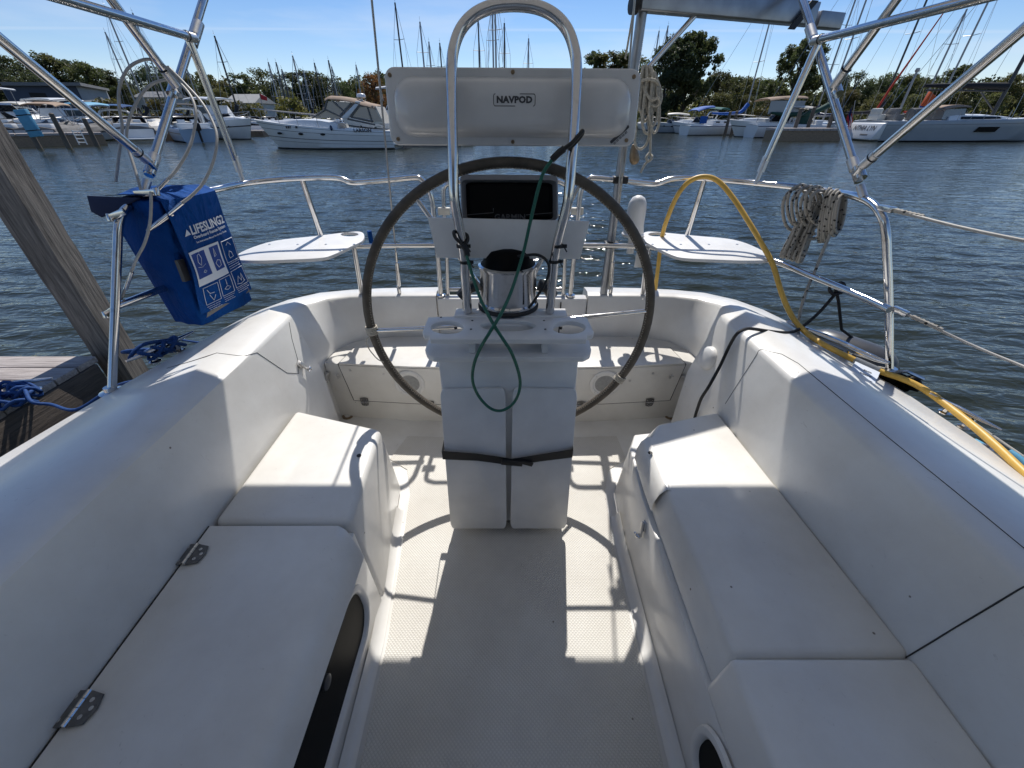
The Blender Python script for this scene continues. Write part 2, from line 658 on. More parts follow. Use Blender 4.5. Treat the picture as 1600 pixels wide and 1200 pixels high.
def leaf_mat(name, c0, c1, c2):
    m, nt, b = new_mat(name)
    L = nt.links.new
    tc = nt.nodes.new('ShaderNodeTexCoord')
    oi = nt.nodes.new('ShaderNodeObjectInfo')
    no = nt.nodes.new('ShaderNodeTexNoise')
    no.noise_dimensions = '4D'
    no.inputs['Scale'].default_value = 2.2
    no.inputs['Detail'].default_value = 5
    L(tc.outputs['Object'], no.inputs['Vector'])
    L(oi.outputs['Random'], no.inputs['W'])
    cr = nt.nodes.new('ShaderNodeValToRGB')
    cr.color_ramp.elements[0].position = 0.32
    cr.color_ramp.elements[0].color = (*c0, 1)
    cr.color_ramp.elements[1].position = 0.7
    cr.color_ramp.elements[1].color = (*c2, 1)
    e = cr.color_ramp.elements.new(0.5)
    e.color = (*c1, 1)
    L(no.outputs['Fac'], cr.inputs['Fac'])
    hs = nt.nodes.new('ShaderNodeHueSaturation')
    mr = nt.nodes.new('ShaderNodeMapRange')
    mr.inputs['To Min'].default_value = 0.7
    mr.inputs['To Max'].default_value = 1.3
    L(oi.outputs['Random'], mr.inputs['Value'])
    L(mr.outputs['Result'], hs.inputs['Value'])
    mh = nt.nodes.new('ShaderNodeMapRange')
    mh.inputs['To Min'].default_value = 0.485
    mh.inputs['To Max'].default_value = 0.515
    L(oi.outputs['Random'], mh.inputs['Value'])
    L(mh.outputs['Result'], hs.inputs['Hue'])
    L(cr.outputs['Color'], hs.inputs['Color'])
    L(hs.outputs['Color'], b.inputs['Base Color'])
    b.inputs['Roughness'].default_value = 0.6
    tr = nt.nodes.new('ShaderNodeBsdfTranslucent')
    L(hs.outputs['Color'], tr.inputs['Color'])
    ms = nt.nodes.new('ShaderNodeMixShader')
    ms.inputs[0].default_value = 0.5
    L(b.outputs[0], ms.inputs[1])
    L(tr.outputs[0], ms.inputs[2])
    L(ms.outputs[0], nt.nodes['Material Output'].inputs['Surface'])
    return m

M = {}
M['gel'] = gelcoat('gelcoat', rough=0.30)
M['gel_seat'] = gelcoat('gelcoat_seat', (0.74, 0.725, 0.685), 0.40)
M['nonskid'] = gelcoat('nonskid', (0.70, 0.68, 0.63), 0.5, nonskid=True)
M['grille'] = simple('speaker_mesh', (0.36, 0.36, 0.35), 0.6, var=0.15, vscale=80, bump=0.8, bscale=500)
M['starboard'] = simple('white_plastic_board', (0.72, 0.71, 0.69), 0.42, var=0.06, vscale=14)
M['pod'] = simple('pod_plastic', (0.60, 0.595, 0.59), 0.22, var=0.04, vscale=20, coat=0.4)
M['steel'] = steel('stainless')
M['steel_dull'] = steel('stainless_dull', 0.38)
M['alu'] = simple('aluminium', (0.33, 0.34, 0.36), 0.36, 0.9, var=0.2, vscale=14)
M['alu_dark'] = simple('dark_spar', (0.05, 0.05, 0.055), 0.4, 0.3)
M['black'] = simple('black_rubber', (0.012, 0.012, 0.013), 0.55)
M['black_gloss'] = simple('black_acrylic', (0.003, 0.003, 0.0035), 0.45, spec=0.08)
M['dark_gap'] = simple('dark_seam', (0.045, 0.043, 0.04), 0.9)
M['leather'] = simple('wheel_leather', (0.085, 0.070, 0.052), 0.62, var=0.35, vscale=30, bump=0.4, bscale=220)
M['stitch'] = simple('stitching', (0.48, 0.43, 0.35), 0.8)
M['bronze'] = simple('bronze', (0.30, 0.22, 0.14), 0.45, 0.8, var=0.3, vscale=40)
M['blue_canvas'] = canvas_mat('blue_canvas', (0.002, 0.055, 0.235))
M['blue_dark'] = simple('navy_canvas', (0.004, 0.012, 0.05), 0.8)
M['white_print'] = simple('white_print', (0.62, 0.66, 0.72), 0.7)
M['blue_print'] = simple('blue_print', (0.006, 0.045, 0.24), 0.7)
M['ink'] = simple('ink', (0.05, 0.05, 0.055), 0.6)
M['yellow'] = simple('yellow_vinyl', (0.64, 0.39, 0.07), 0.45, var=0.16, vscale=22)
M['green'] = rope_mat('green_cord', (0.008, 0.115, 0.075), None, 220, 0.5)
M['black_rope'] = rope_mat('black_rope', (0.010, 0.010, 0.011), None, 200, 0.7)
M['blue_rope'] = rope_mat('blue_rope', (0.008, 0.055, 0.20), None, 120, 0.8)
M['fleck_rope'] = rope_mat('fleck_rope', (0.36, 0.34, 0.305), (0.012, 0.012, 0.014), 60)
M['beige_rope'] = rope_mat('beige_rope', (0.52, 0.48, 0.40), None, 120)
M['vinyl_cable'] = simple('grey_vinyl', (0.40, 0.39, 0.37), 0.5, var=0.15, vscale=30)
M['wire'] = simple('steel_wire', (0.40, 0.40, 0.40), 0.35, 0.9)
M['plank'] = wood('dock_plank', (0.50, 0.45, 0.42), (0.24, 0.205, 0.19), (1.0, 14, 14))
M['beam'] = wood('dock_beam', (0.12, 0.095, 0.075), (0.045, 0.035, 0.03), (14, 1.0, 14))
M['post'] = wood('weathered_post', (0.34, 0.295, 0.245), (0.085, 0.072, 0.060), (14, 14, 0.8), bump=1.0)
M['far_wood'] = wood('far_timber', (0.36, 0.26, 0.17), (0.16, 0.115, 0.08), (1.0, 6, 6), bump=0.2)
M['far_post'] = wood('far_post', (0.17, 0.14, 0.11), (0.07, 0.06, 0.05), (5, 5, 0.6), bump=0.2)
M['bezel'] = simple('bezel_grey', (0.20, 0.20, 0.21), 0.35)
M['rubber_grey'] = simple('fender_vinyl', (0.065, 0.066, 0.07), 0.35, var=0.2, vscale=10)
def cloth(name, col, trans):
    """woven cloth that lets some daylight through"""
    m, nt, b = new_mat(name)
    b.inputs['Base Color'].default_value = (*col, 1)
    b.inputs['Roughness'].default_value = 0.9
    tr = nt.nodes.new('ShaderNodeBsdfTranslucent')
    tr.inputs['Color'].default_value = (*col, 1)
    ms = nt.nodes.new('ShaderNodeMixShader')
    ms.inputs[0].default_value = trans
    nt.links.new(b.outputs[0], ms.inputs[1])
    nt.links.new(tr.outputs[0], ms.inputs[2])
    nt.links.new(ms.outputs[0], nt.nodes['Material Output'].inputs['Surface'])
    return m
M['canvas_under'] = cloth('bimini_cloth', (0.66, 0.655, 0.64), 0.56)
M['white'] = simple('boat_white', (0.72, 0.73, 0.73), 0.3, var=0.05, vscale=1.5)
M['cream'] = simple('boat_cream', (0.62, 0.58, 0.50), 0.4)
M['navy'] = simple('boat_navy', (0.015, 0.03, 0.09), 0.25)
M['grey_hull'] = simple('boat_grey', (0.34, 0.37, 0.40), 0.35, var=0.06, vscale=1.2)
M['skyhull'] = simple('boat_pale_blue', (0.30, 0.42, 0.56), 0.3)
M['tan'] = simple('tan_canvas', (0.33, 0.235, 0.165), 0.85, var=0.15, vscale=3)
M['grey_canvas'] = simple('grey_canvas', (0.17, 0.165, 0.16), 0.85, var=0.2, vscale=3)
M['black_canvas'] = simple('black_canvas', (0.018, 0.018, 0.02), 0.85)
M['steel_plate'] = simple('hinge_steel', (0.20, 0.195, 0.19), 0.38, 0.85, var=0.25, vscale=60)
M['lightblue'] = simple('light_blue_canvas', (0.10, 0.33, 0.50), 0.7, var=0.1, vscale=4)
M['teal'] = simple('teal_canvas', (0.010, 0.11, 0.10), 0.8)
M['darkgreen'] = simple('dark_green_canvas', (0.008, 0.05, 0.035), 0.8)
M['sailblue'] = simple('sail_cover_blue', (0.010, 0.10, 0.40), 0.75, var=0.2, vscale=3)
M['red'] = simple('red_sail_cover', (0.50, 0.040, 0.016), 0.75)
M['boot'] = simple('boot_black', (0.012, 0.011, 0.011), 0.5)
M['clear'] = simple('clear_vinyl', (0.22, 0.23, 0.24), 0.12, spec=0.8)
M['glass'] = simple('dark_glass', (0.008, 0.010, 0.012), 0.08, spec=0.3)
M['spar'] = simple('spar_alu', (0.30, 0.30, 0.31), 0.4, 0.6)
M['stripe'] = simple('grey_stripe', (0.055, 0.055, 0.065), 0.4)
M['flag_red'] = simple('flag_red', (0.42, 0.02, 0.03), 0.8)
M['flag_blue'] = simple('flag_blue', (0.015, 0.02, 0.10), 0.8)
M['flag_white'] = simple('flag_white', (0.75, 0.75, 0.75), 0.8)
M['orange'] = simple('orange_cloth', (0.55, 0.09, 0.02), 0.8)
M['bark'] = simple('bark', (0.06, 0.05, 0.04), 0.9, var=0.3, vscale=6)
M['leaf_a'] = leaf_mat('leaf_dark', (0.042, 0.056, 0.019), (0.085, 0.105, 0.034), (0.150, 0.155, 0.055))
M['leaf_b'] = leaf_mat('leaf_olive', (0.058, 0.068, 0.021), (0.120, 0.122, 0.038), (0.20, 0.18, 0.062))
M['leaf_c'] = leaf_mat('leaf_bush', (0.050, 0.055, 0.014), (0.105, 0.100, 0.025), (0.20, 0.165, 0.045))
M['leaf_o'] = leaf_mat('leaf_orange', (0.075, 0.035, 0.015), (0.16, 0.065, 0.025), (0.26, 0.12, 0.05))
M['leaf_p'] = leaf_mat('leaf_pine', (0.032, 0.046, 0.022), (0.064, 0.082, 0.034), (0.115, 0.125, 0.054))
# ------------------------------------------------------------------ water and land
def water_mat():
    m, nt, b = new_mat('harbour_water')
    L = nt.links.new
    b.inputs['Base Color'].default_value = (0.026, 0.030, 0.018, 1)
    b.inputs['Roughness'].default_value = 0.06
    b.inputs['IOR'].default_value = 1.33
    tc = nt.nodes.new('ShaderNodeTexCoord')
    hs = []
    for sc, rot, st, det in (((1.6, 4.2, 1), 0.12, 0.7, 3.0), ((4.5, 10.5, 1), -0.15, 0.42, 2.0), ((0.30, 0.75, 1), 0.3, 1.2, 2.0)):
        mp = nt.nodes.new('ShaderNodeMapping')
        mp.inputs['Rotation'].default_value = (0, 0, rot)
        mp.inputs['Scale'].default_value = sc
        L(tc.outputs['Object'], mp.inputs['Vector'])
        no = nt.nodes.new('ShaderNodeTexNoise')
        no.inputs['Scale'].default_value = 1.0
        no.inputs['Detail'].default_value = det
        no.inputs['Roughness'].default_value = 0.5
        no.inputs['Distortion'].default_value = 0.6
        L(mp.outputs['Vector'], no.inputs['Vector'])
        mu = nt.nodes.new('ShaderNodeMath')
        mu.operation = 'MULTIPLY'
        mu.inputs[1].default_value = st
        L(no.outputs['Fac'], mu.inputs[0])
        hs.append(mu)
    a = nt.nodes.new('ShaderNodeMath')
    L(hs[0].outputs[0], a.inputs[0])
    L(hs[1].outputs[0], a.inputs[1])
    a2 = nt.nodes.new('ShaderNodeMath')
    L(a.outputs[0], a2.inputs[0])
    L(hs[2].outputs[0], a2.inputs[1])
    bp = nt.nodes.new('ShaderNodeBump')
    bp.inputs['Strength'].default_value = 1.0
    bp.inputs['Distance'].default_value = 0.050
    L(a2.outputs[0], bp.inputs['Height'])
    L(bp.outputs['Normal'], b.inputs['Normal'])
    return m

M['water'] = water_mat()
def water_sheet():
    """one sheet round the boat: fine rings near it, coarser outwards; small chop as real waves"""
    g = np.random.default_rng(4)
    rings = [1.0]
    while rings[-1] < 130:
        rings.append(rings[-1] * 1.0078 + 0.003)
    rings = np.array(rings + [180, 300, 600, 1500])
    fine = np.radians(np.arange(-78, 78.01, 0.26))
    rest = np.radians(np.arange(82, 278.01, 4.0))
    ang = np.concatenate([fine, rest])
    R, A = np.meshgrid(rings, ang, indexing='ij')
    X = R * np.sin(A); Y = R * np.cos(A) + 1.0
    dr = np.gradient(rings)[:, None]
    Z = np.zeros_like(X)
    isfine = np.concatenate([np.ones(len(fine)), np.zeros(len(rest))])[None, :]
    comps = [(0.20 * (0.62 / 0.20) ** g.random(), g.normal(0.10, 0.24), 0.027) for k in range(46)] + [(0.7 * 4.0 ** g.random(), g.normal(0.1, 0.5), 0.009) for k in range(10)]
    for lam, th, slope in comps:
        kx, ky = 2 * np.pi / lam * np.sin(th), 2 * np.pi / lam * np.cos(th)
        amp = slope * lam / (2 * np.pi)
        fade = np.clip((lam / np.maximum(dr, R * 0.0046) - 2.0) / 2.0, 0, 1)
        ph = kx * X + ky * Y + g.random() * 6.283
        Z += amp * fade * (np.sin(ph) + 0.25 * np.cos(2 * ph))
    gust = 0.75 + 0.35 * np.sin(X * 0.21 + 0.07 * Y + 1.0) * np.sin(Y * 0.13 - X * 0.05)
    Z *= isfine * gust
    v = np.stack([X, Y, Z + WZ], -1).reshape(-1, 3)
    n, m = R.shape
    i = np.arange(n - 1)[:, None]; j = np.arange(m)[None, :]
    jn = (j + 1) % m
    f = np.stack([i * m + j, i * m + jn + 0 * i, (i + 1) * m + jn, (i + 1) * m + j], -1).reshape(-1, 4)
    me = bpy.data.meshes.new('water')
    me.vertices.add(len(v) + 1)
    me.vertices.foreach_set('co', np.concatenate([v, [[0, 1.0, WZ]]]).astype(np.float32).ravel())
    tri = np.stack([np.full(m, len(v)), (np.arange(m) + 1) % m, np.arange(m)], -1)
    loops = np.concatenate([f.ravel(), tri.ravel()]).astype(np.int32)
    me.loops.add(len(loops)); me.loops.foreach_set('vertex_index', loops)
    starts = np.concatenate([np.arange(len(f)) * 4, len(f) * 4 + np.arange(m) * 3]).astype(np.int32)
    me.polygons.add(len(starts)); me.polygons.foreach_set('loop_start', starts)
    me.update(calc_edges=True)
    me.polygons.foreach_set('use_smooth', [True] * len(me.polygons))
    bm = bmesh.new(); bm.from_mesh(me)
    bm.faces.ensure_lookup_table(); bm.normal_update()
    if bm.faces[0].normal.z < 0:
        bmesh.ops.reverse_faces(bm, faces=bm.faces)
    bm.to_mesh(me); bm.free()
    me.materials.append(M['water'])
    o = bpy.data.objects.new('water', me); COL.objects.link(o)
    return tag(o, kind='structure')
water_sheet()

M['land'] = simple('shore_grass', (0.055, 0.062, 0.026), 0.95, var=0.4, vscale=0.25)
M['gravel'] = simple('boatyard_gravel', (0.26, 0.245, 0.22), 0.95, var=0.25, vscale=0.6)
shore = [(-900, 120), (-150, 66), (-100, 62), (-62, 74), (-30, 88), (0, 92), (25, 84), (40, 82), (62, 70), (110, 62), (200, 80), (900, 140)]
mb = MB()
lo, mid, hi = [], [], []
for x, y in shore:
    lo.append((x, y - 1.2, WZ - 0.5)); mid.append((x, y, 0.15)); hi.append((x * 1.01, y + 4, 0.45))
far = [(x * 1.02, 1500, 0.9) for x, y in shore]
mb.loft([lo, mid, hi, far])
tag(mb.build('terrain', M['land'], smooth=60), kind='structure')

# ------------------------------------------------------------------ the sailboat we stand on
BOAT = thing('sailboat', (0, 1.0, WZ), 'white fibreglass sailboat seen from its own cockpit, wheel and table pedestal amidships', 'sailboat')

# coaming: one moulding that runs down both sides and round the transom
def station(b0, b1, t, c, g, zt, zc, zg):
    """inner foot, inner wall foot, inner top, crown, gunwale (plan points) -> section"""
    b0, b1, t, c, g = [Vector((p[0], p[1], 0)) for p in (b0, b1, t, c, g)]
    out = []
    def put(p, z):
        out.append((p.x, p.y, z))
    put(b0, -0.02)
    put(b1, 0.41)
    put(b1 + (t - b1) * 0.45, 0.41 + (zt - 0.41) * 0.47)
    put(b1 + (t - b1) * 0.93, 0.41 + (zt - 0.41) * 0.945)
    put(b1 + (t - b1) * 0.98, zt - 0.006)
    put(t + (c - t) * 0.07, zt - 0.0005)
    put(t + (c - t) * 0.20, zt + (zc - zt) * 0.2)
    put(c, zc)
    put(c + (g - c) * 0.5, zc + (zg - zc) * 0.46)
    put(c + (g - c) * 0.93, zc + (zg - zc) * 0.93)
    put(g, zg - 0.012)
    o = g + (g - c).normalized() * 0.012
    put(o, zg - 0.05)
    put(g + (g - c).normalized() * -0.02, 0.15)
    put(g + (g - c).normalized() * -0.20, WZ - 0.3)
    return out

left = [  # y, inner foot x, inner wall x, top x, crown x, gunwale x
    (-0.95, 0.868, 0.872, 0.925, 1.02, 1.53), (-0.3, 0.868, 0.872, 0.925, 1.02, 1.525), (0.2, 0.868, 0.872, 0.925, 1.02, 1.51),
    (0.6, 0.868, 0.872, 0.930, 1.02, 1.485), (0.84, 0.868, 0.872, 0.932, 1.02, 1.46), (1.15, 0.868, 0.873, 0.935, 1.02, 1.415),
    (1.40, 0.868, 0.875, 0.938, 1.02, 1.37), (1.56, 0.868, 0.877, 0.940, 1.02, 1.335), (1.585, 0.872, 0.884, 0.948, 1.03, 1.33)]
right = [
    (-0.95, 0.87, 0.880, 0.935, 1.02, 1.47), (-0.3, 0.87, 0.878, 0.932, 1.02, 1.46), (0.2, 0.865, 0.873, 0.930, 1.01, 1.44),
    (0.6, 0.85, 0.858, 0.922, 1.00, 1.415), (0.84, 0.835, 0.843, 0.912, 0.99, 1.40), (1.15, 0.82, 0.828, 0.900, 0.985, 1.385),
    (1.40, 0.81, 0.818, 0.892, 0.98, 1.35), (1.56, 0.80, 0.812, 0.890, 0.98, 1.32), (1.585, 0.805, 0.818, 0.895, 0.99, 1.315)]
secs = []
for y, a, b, t, c, g in left:
    secs.append(station((-a, y), (-b, y), (-t, y), (-c, y), (-g, y), 0.700, 0.722, 0.60))
aft = [  # inner foot, wall foot, top, crown, gunwale (left side), heights
    ((0.930, 1.61), (0.945, 1.61), (1.020, 1.61), (1.09, 1.615), (1.325, 1.62), 0.66, 0.675, 0.60),
    ((0.960, 1.70), (0.975, 1.70), (1.075, 1.71), (1.135, 1.72), (1.305, 1.74), 0.63, 0.645, 0.597),
    ((0.960, 1.80), (0.975, 1.81), (1.085, 1.83), (1.135, 1.845), (1.27, 1.88), 0.61, 0.625, 0.594),
    ((0.935, 1.90), (0.950, 1.915), (1.060, 1.95), (1.10, 1.975), (1.20, 2.03), 0.595, 0.610, 0.588),
    ((0.880, 1.98), (0.895, 2.00), (0.990, 2.035), (1.02, 2.07), (1.08, 2.15), 0.588, 0.600, 0.582),
    ((0.800, 2.03), (0.810, 2.045), (0.880, 2.075), (0.89, 2.115), (0.92, 2.21), 0.584, 0.595, 0.578),
    ((0.680, 2.055), (0.690, 2.07), (0.720, 2.092), (0.72, 2.135), (0.73, 2.245), 0.582, 0.592, 0.575),
    ((0.420, 2.065), (0.420, 2.08), (0.420, 2.100), (0.42, 2.145), (0.42, 2.265), 0.580, 0.590, 0.574)]
for a in aft:
    secs.append(station(*[(-p[0], p[1]) for p in a[:5]], *a[5:]))
nleft = len(secs)
mb = MB()
mb.loft(secs, cap0=False, cap1=True)
tag(mb.build('coaming', M['gel'], BOAT, smooth=34), 'white moulded coaming and quarter deck on the side by the dock')
secs = []
for y, a, b, t, c, g in right:
    secs.append(station((a, y), (b, y), (t, y), (c, y), (g, y), 0.700, 0.722, 0.60))
for a in aft:
    secs.append(station(*a[:5], *a[5:]))
mb = MB()
mb.loft(secs, cap1=True)
tag(mb.build('coaming', M['gel'], BOAT, smooth=34), 'white moulded coaming and side deck under the yellow cord')
# boarding gate in the middle of the transom
mb = MB()
mb.box((0, 2.125, 0.28), (0.832, 0.07, 0.58))
mb.build('transom_gate', M['gel'], BOAT, bevel=0.012)
mb = MB()
for sx in (-1, 1):
    mb = MB(); mb.box((sx * 0.27, 2.087, 0.30), (0.006, 0.008, 0.5)); mb.build('gate_seam', M['dark_gap'], BOAT)
# hull bottom outside, below deck edge (closes the stern)
mb = MB()
mb.hexa([(-1.0, 2.12, WZ - 0.3), (1.0, 2.12, WZ - 0.3), (1.0, 2.13, 0.2), (-1.0, 2.13, 0.2)], [(-1.0, 2.16, WZ - 0.3), (1.0, 2.16, WZ - 0.3), (1.0, 2.20, 0.2), (-1.0, 2.20, 0.2)])
mb.build('transom', M['gel'], BOAT)
# bridge deck and cabin bulkhead behind the camera
mb = MB()
mb.hexa([(-0.9, -0.98, 0.0), (0.9, -0.98, 0.0), (0.9, -0.70, 0.0), (-0.9, -0.70, 0.0)], [(-0.9, -0.98, 0.46), (0.9, -0.98, 0.46), (0.9, -0.72, 0.44), (-0.9, -0.72, 0.44)])
mb.build('bridge_deck', M['gel'], BOAT, bevel=0.03)
mb = MB()
mb.hexa([(-1.15, -1.12, 0.3), (1.15, -1.12, 0.3), (1.15, -0.97, 0.3), (-1.15, -0.97, 0.3)], [(-1.0, -1.12, 1.05), (1.0, -1.12, 1.05), (1.0, -1.02, 1.05), (-1.0, -1.02, 1.05)])
mb.build('cabin_bulkhead', M['gel'], BOAT, bevel=0.03)

# unseen hood added behind the camera to cut sky light in the cockpit
mb = MB()
secs = []
for y, w, h0_, h in ((-0.55, 1.12, 0.95, 1.98), (-0.80, 1.15, 0.90, 1.98), (-1.15, 1.16, 0.85, 1.90), (-1.6, 1.10, 0.80, 1.55), (-2.0, 1.0, 0.80, 1.10)):
    secs.append([(w * math.cos(a) if abs(math.cos(a)) > 1e-3 else 0, y, h0_ + (h - h0_) * max(0.0, math.sin(a)) ** 0.55) for a in [math.pi * k / 14 for k in range(15)]])
mb.loft(secs); mb.loft([[(x * 0.995, y, z - 0.006) for x, y, z in r] for r in secs])
mb.build('added_shade_hood', M['canvas_under'], BOAT, smooth=60)
mb = MB()
mb.box((0, -1.75, 0.60), (2.3, 1.3, 0.5))
mb.build('cabin_top', M['gel'], BOAT, bevel=0.05)
# floor
fl = [(-0.425, -0.72), (-0.43, 0.2), (-0.435, 0.6), (-0.465, 0.95), (-0.498, 1.26), (-0.60, 1.36), (-0.87, 1.42), (-0.97, 1.55), (-0.97, 1.83), (-0.5, 1.74), (0.0, 1.70), (0.5, 1.74), (0.97, 1.83), (0.97, 1.55), (0.82, 1.42), (0.56, 1.36), (0.455, 1.25), (0.432, 0.95), (0.43, 0.6), (0.43, 0.2), (0.425, -0.72)]
mb = MB()
mb.prism([(x * 1.03, y) for x, y in fl], -0.05, 0.0)
FLOOR = mb.build('cockpit_floor', M['gel'], BOAT)
ns = [(-0.385, -0.68), (-0.39, 0.2), (-0.40, 0.62), (-0.43, 0.95), (-0.455, 1.22), (-0.50, 1.36), (-0.60, 1.43), (-0.55, 1.60), (0.0, 1.575), (0.55, 1.60), (0.56, 1.43), (0.46, 1.36), (0.415, 1.22), (0.397, 0.95), (0.395, 0.6), (0.39, 0.2), (0.385, -0.68)]
mb = MB()
mb.prism(ns, -0.01, 0.004)
tag(mb.build('nonskid_panel', M['nonskid'], FLOOR, smooth=0), 'diamond-patterned grip panel of the cockpit sole')
for px, py in ((543, 648), (1047, 648)):
    c = at(px, py, z=0.012)
    mb = MB(); mb.lathe([(0.030, 0.0), (0.030, 0.006), (0.024, 0.008), (0.017, 0.004)], (c.x, c.y, 0.001), 20)
    dr = mb.build('drain_ring', M['bronze'], FLOOR)
    mb = MB(); mb.lathe([(0.016, 0.0), (0.016, 0.008), (0.004, 0.010), (0.003, 0.010)], (c.x, c.y, 0.0015), 14)
    mb.build('drain_plug', M['gel'], FLOOR)
# rounded cove strip where the sole meets the seat fronts
for sgn, lx in ((-1, [(-0.432, -0.7), (-0.436, 0.2), (-0.441, 0.6), (-0.471, 0.95), (-0.488, 1.12)]), (1, [(0.432, -0.7), (0.437, 0.2), (0.437, 0.6), (0.438, 0.95), (0.446, 1.09)])):
    mb = MB()
    secs = []
    for x, y in lx:
        x -= sgn * 0.002
        secs.append([(x - sgn * 0.030, y, 0.0035), (x - sgn * 0.016, y, 0.0075), (x - sgn * 0.004, y, 0.020), (x + sgn * 0.002, y, 0.04), (x + sgn * 0.02, y, 0.0)])
    mb.loft(secs)
    mb.build('cove', M['gel'], FLOOR, smooth=60)

# ---------------- left seat
mb = MB()   # wall of the well and body of the locker
mb.hexa([(-0.87, -0.72, 0.0), (-0.432, -0.72, 0.0), (-0.436, 0.2, 0.0), (-0.446, 0.735, 0.0), (-0.87, 0.735, 0.0)],
        [(-0.87, -0.72, 0.388), (-0.446, -0.72, 0.388), (-0.450, 0.2, 0.388), (-0.462, 0.735, 0.388), (-0.87, 0.735, 0.388)])
SB = mb.build('seat_locker', M['gel'], BOAT, bevel=0.006)
mb = MB()   # fixed aft end of the seat
lo = [(-0.866, 0.738), (-0.442, 0.738), (-0.472, 0.98), (-0.500, 1.25), (-0.866, 1.36)]
hi = [(-0.866, 0.738), (-0.468, 0.738), (-0.480, 0.98), (-0.492, 1.155), (-0.866, 1.275)]
mb.hexa([(x, y, 0.0) for x, y in lo], [(x, y, 0.428) for x, y in hi])
tag(mb.build('seat', M['gel_seat'], BOAT, bevel=0.022, seg=4), 'sunlit fixed aft end of the seat on the dock side')
prof = [(-0.868, 0.392), (-0.8695, 0.418), (-0.866, 0.425), (-0.50, 0.4265), (-0.478, 0.422), (-0.458, 0.410), (-0.440, 0.388), (-0.430, 0.360), (-0.426, 0.345), (-0.438, 0.345), (-0.452, 0.372), (-0.47, 0.392)]
mb = MB()
secs = []
for y in (-0.72, 0.1, 0.45, 0.69, 0.728, 0.732):
    secs.append([(x if y < 0.73 else x, y - max(0.0, (x + 0.49)) * (0.75 if y > 0.6 else 0), z - (0.006 if y > 0.73 else 0)) for x, z in prof])
mb.loft(secs, close_sec=True, cap0=True, cap1=True)
LID = mb.build('locker_lid', M['gel_seat'], BOAT, smooth=50)
tag(LID, 'long hinged seat locker lid in shade on the dock side')

def hinge(c, rz, parent, s=1.0, tilt=None):
    """butt hinge lying flat at c, knuckle along local y"""
    R = Matrix.Rotation(rz, 3, 'Z') if tilt is None else tilt
    c = Vector(c)
    def P(x, y, z):
        return c + R @ Vector((x * s, y * s, z * s))
    mb = MB()
    for sg in (-1, 1):
        pl = [(sg * 0.005, -0.030), (sg * 0.032, -0.024 if sg > 0 else -0.030), (sg * 0.038, 0.0), (sg * 0.032, 0.024 if sg > 0 else 0.030), (sg * 0.005, 0.030)]
        mb.hexa([P(x, y, 0.0) for x, y in pl], [P(x, y, 0.0028) for x, y in pl])
    h = mb.build('hinge', M['steel_plate'], parent, smooth=30)
    return h

def hinge_detail(c, rz, parent, s=1.0, tilt=None):
    R = Matrix.Rotation(rz, 3, 'Z') if tilt is None else tilt
    c = Vector(c)
    mb = MB()
    for k in range(4):
        y0 = -0.03 + k * 0.0152
        mb.tube([c + R @ Vector((0, y0 * s, 0.004 * s)), c + R @ Vector((0, (y0 + 0.0142) * s, 0.004 * s))], 0.0052 * s, 10)
    for x, y in ((-0.020, -0.019), (-0.020, 0.019), (0.018, -0.014), (0.018, 0.014), (0.028, 0.0)):
        mb.lathe([(0.0045 * s, 0), (0.0045 * s, 0.001 * s), (0.002 * s, 0.0012 * s)], c + R @ Vector((x * s, y * s, 0.003 * s)), 8, axis=R @ Vector((0, 0, 1)))
    return mb.build('hinge_knuckle', M['steel'], parent, smooth=30)

for px, py in ((297, 867), (120, 1108)):
    c = at(px, py, z=0.428)
    c.x = -0.862
    t = Matrix.Rotation(math.radians(0), 3, 'X')
    hinge(c + V(0.006, 0, 0.001), 0, LID, 1.0)
    hinge_detail(c + V(0.006, 0, 0.001), 0, LID, 1.0)
# gap line along the hinge side of the lid
mb = MB()
mb.box((-0.8715, 0.005, 0.4195), (0.0026, 1.45, 0.006))
mb.build('lid_seam', M['dark_gap'], BOAT)

# portlights in the sides of the well
def portlight(side, y0, y1, z0, z1, xw, lean):
    """long rounded window set in the well side; side -1 / +1"""
    yc, zc = (y0 + y1) / 2, (z0 + z1) / 2
    w, h = y1 - y0, z1 - z0
    def P(a, b, o):
        z = zc + b
        return Vector((side * (xw + lean * z) - side * o, yc + a, z))
    ring = []
    for gr, o in ((0.020, 0.001), (0.018, 0.010), (0.006, 0.013), (0.0, 0.010), (-0.006, 0.003), (-0.008, -0.02)):
        ring.append([P(a, b, o) for a, b in roundrect(w + 2 * gr, h + 2 * gr, h * 0.42 + gr, 8)])
    mb = MB(); mb.loft(ring, close_sec=True)
    fr = mb.build('portlight', M['gel'], BOAT, smooth=50)
    mb = MB()
    pts = [P(a, b, 0.002) for a, b in roundrect(w, h, h * 0.42, 8)]
    mb.add(pts, [tuple(range(len(pts)))])
    mb.build('pane', M['black_gloss'], fr, smooth=0)
    mb = MB()
    c = P(w * 0.12, h * 0.32, 0.003)
    mb.lathe([(0.017, 0), (0.017, 0.006), (0.012, 0.008), (0.001, 0.008)], c, 14, axis=(-side, 0, 0.05))
    mb.build('dog', M['rubber_grey'], fr)
    return fr
portlight(-1, 0.02, 0.625, 0.135, 0.325, 0.433, 0.035)
portlight(1, -0.28, 0.315, 0.115, 0.285, 0.437, 0.030)

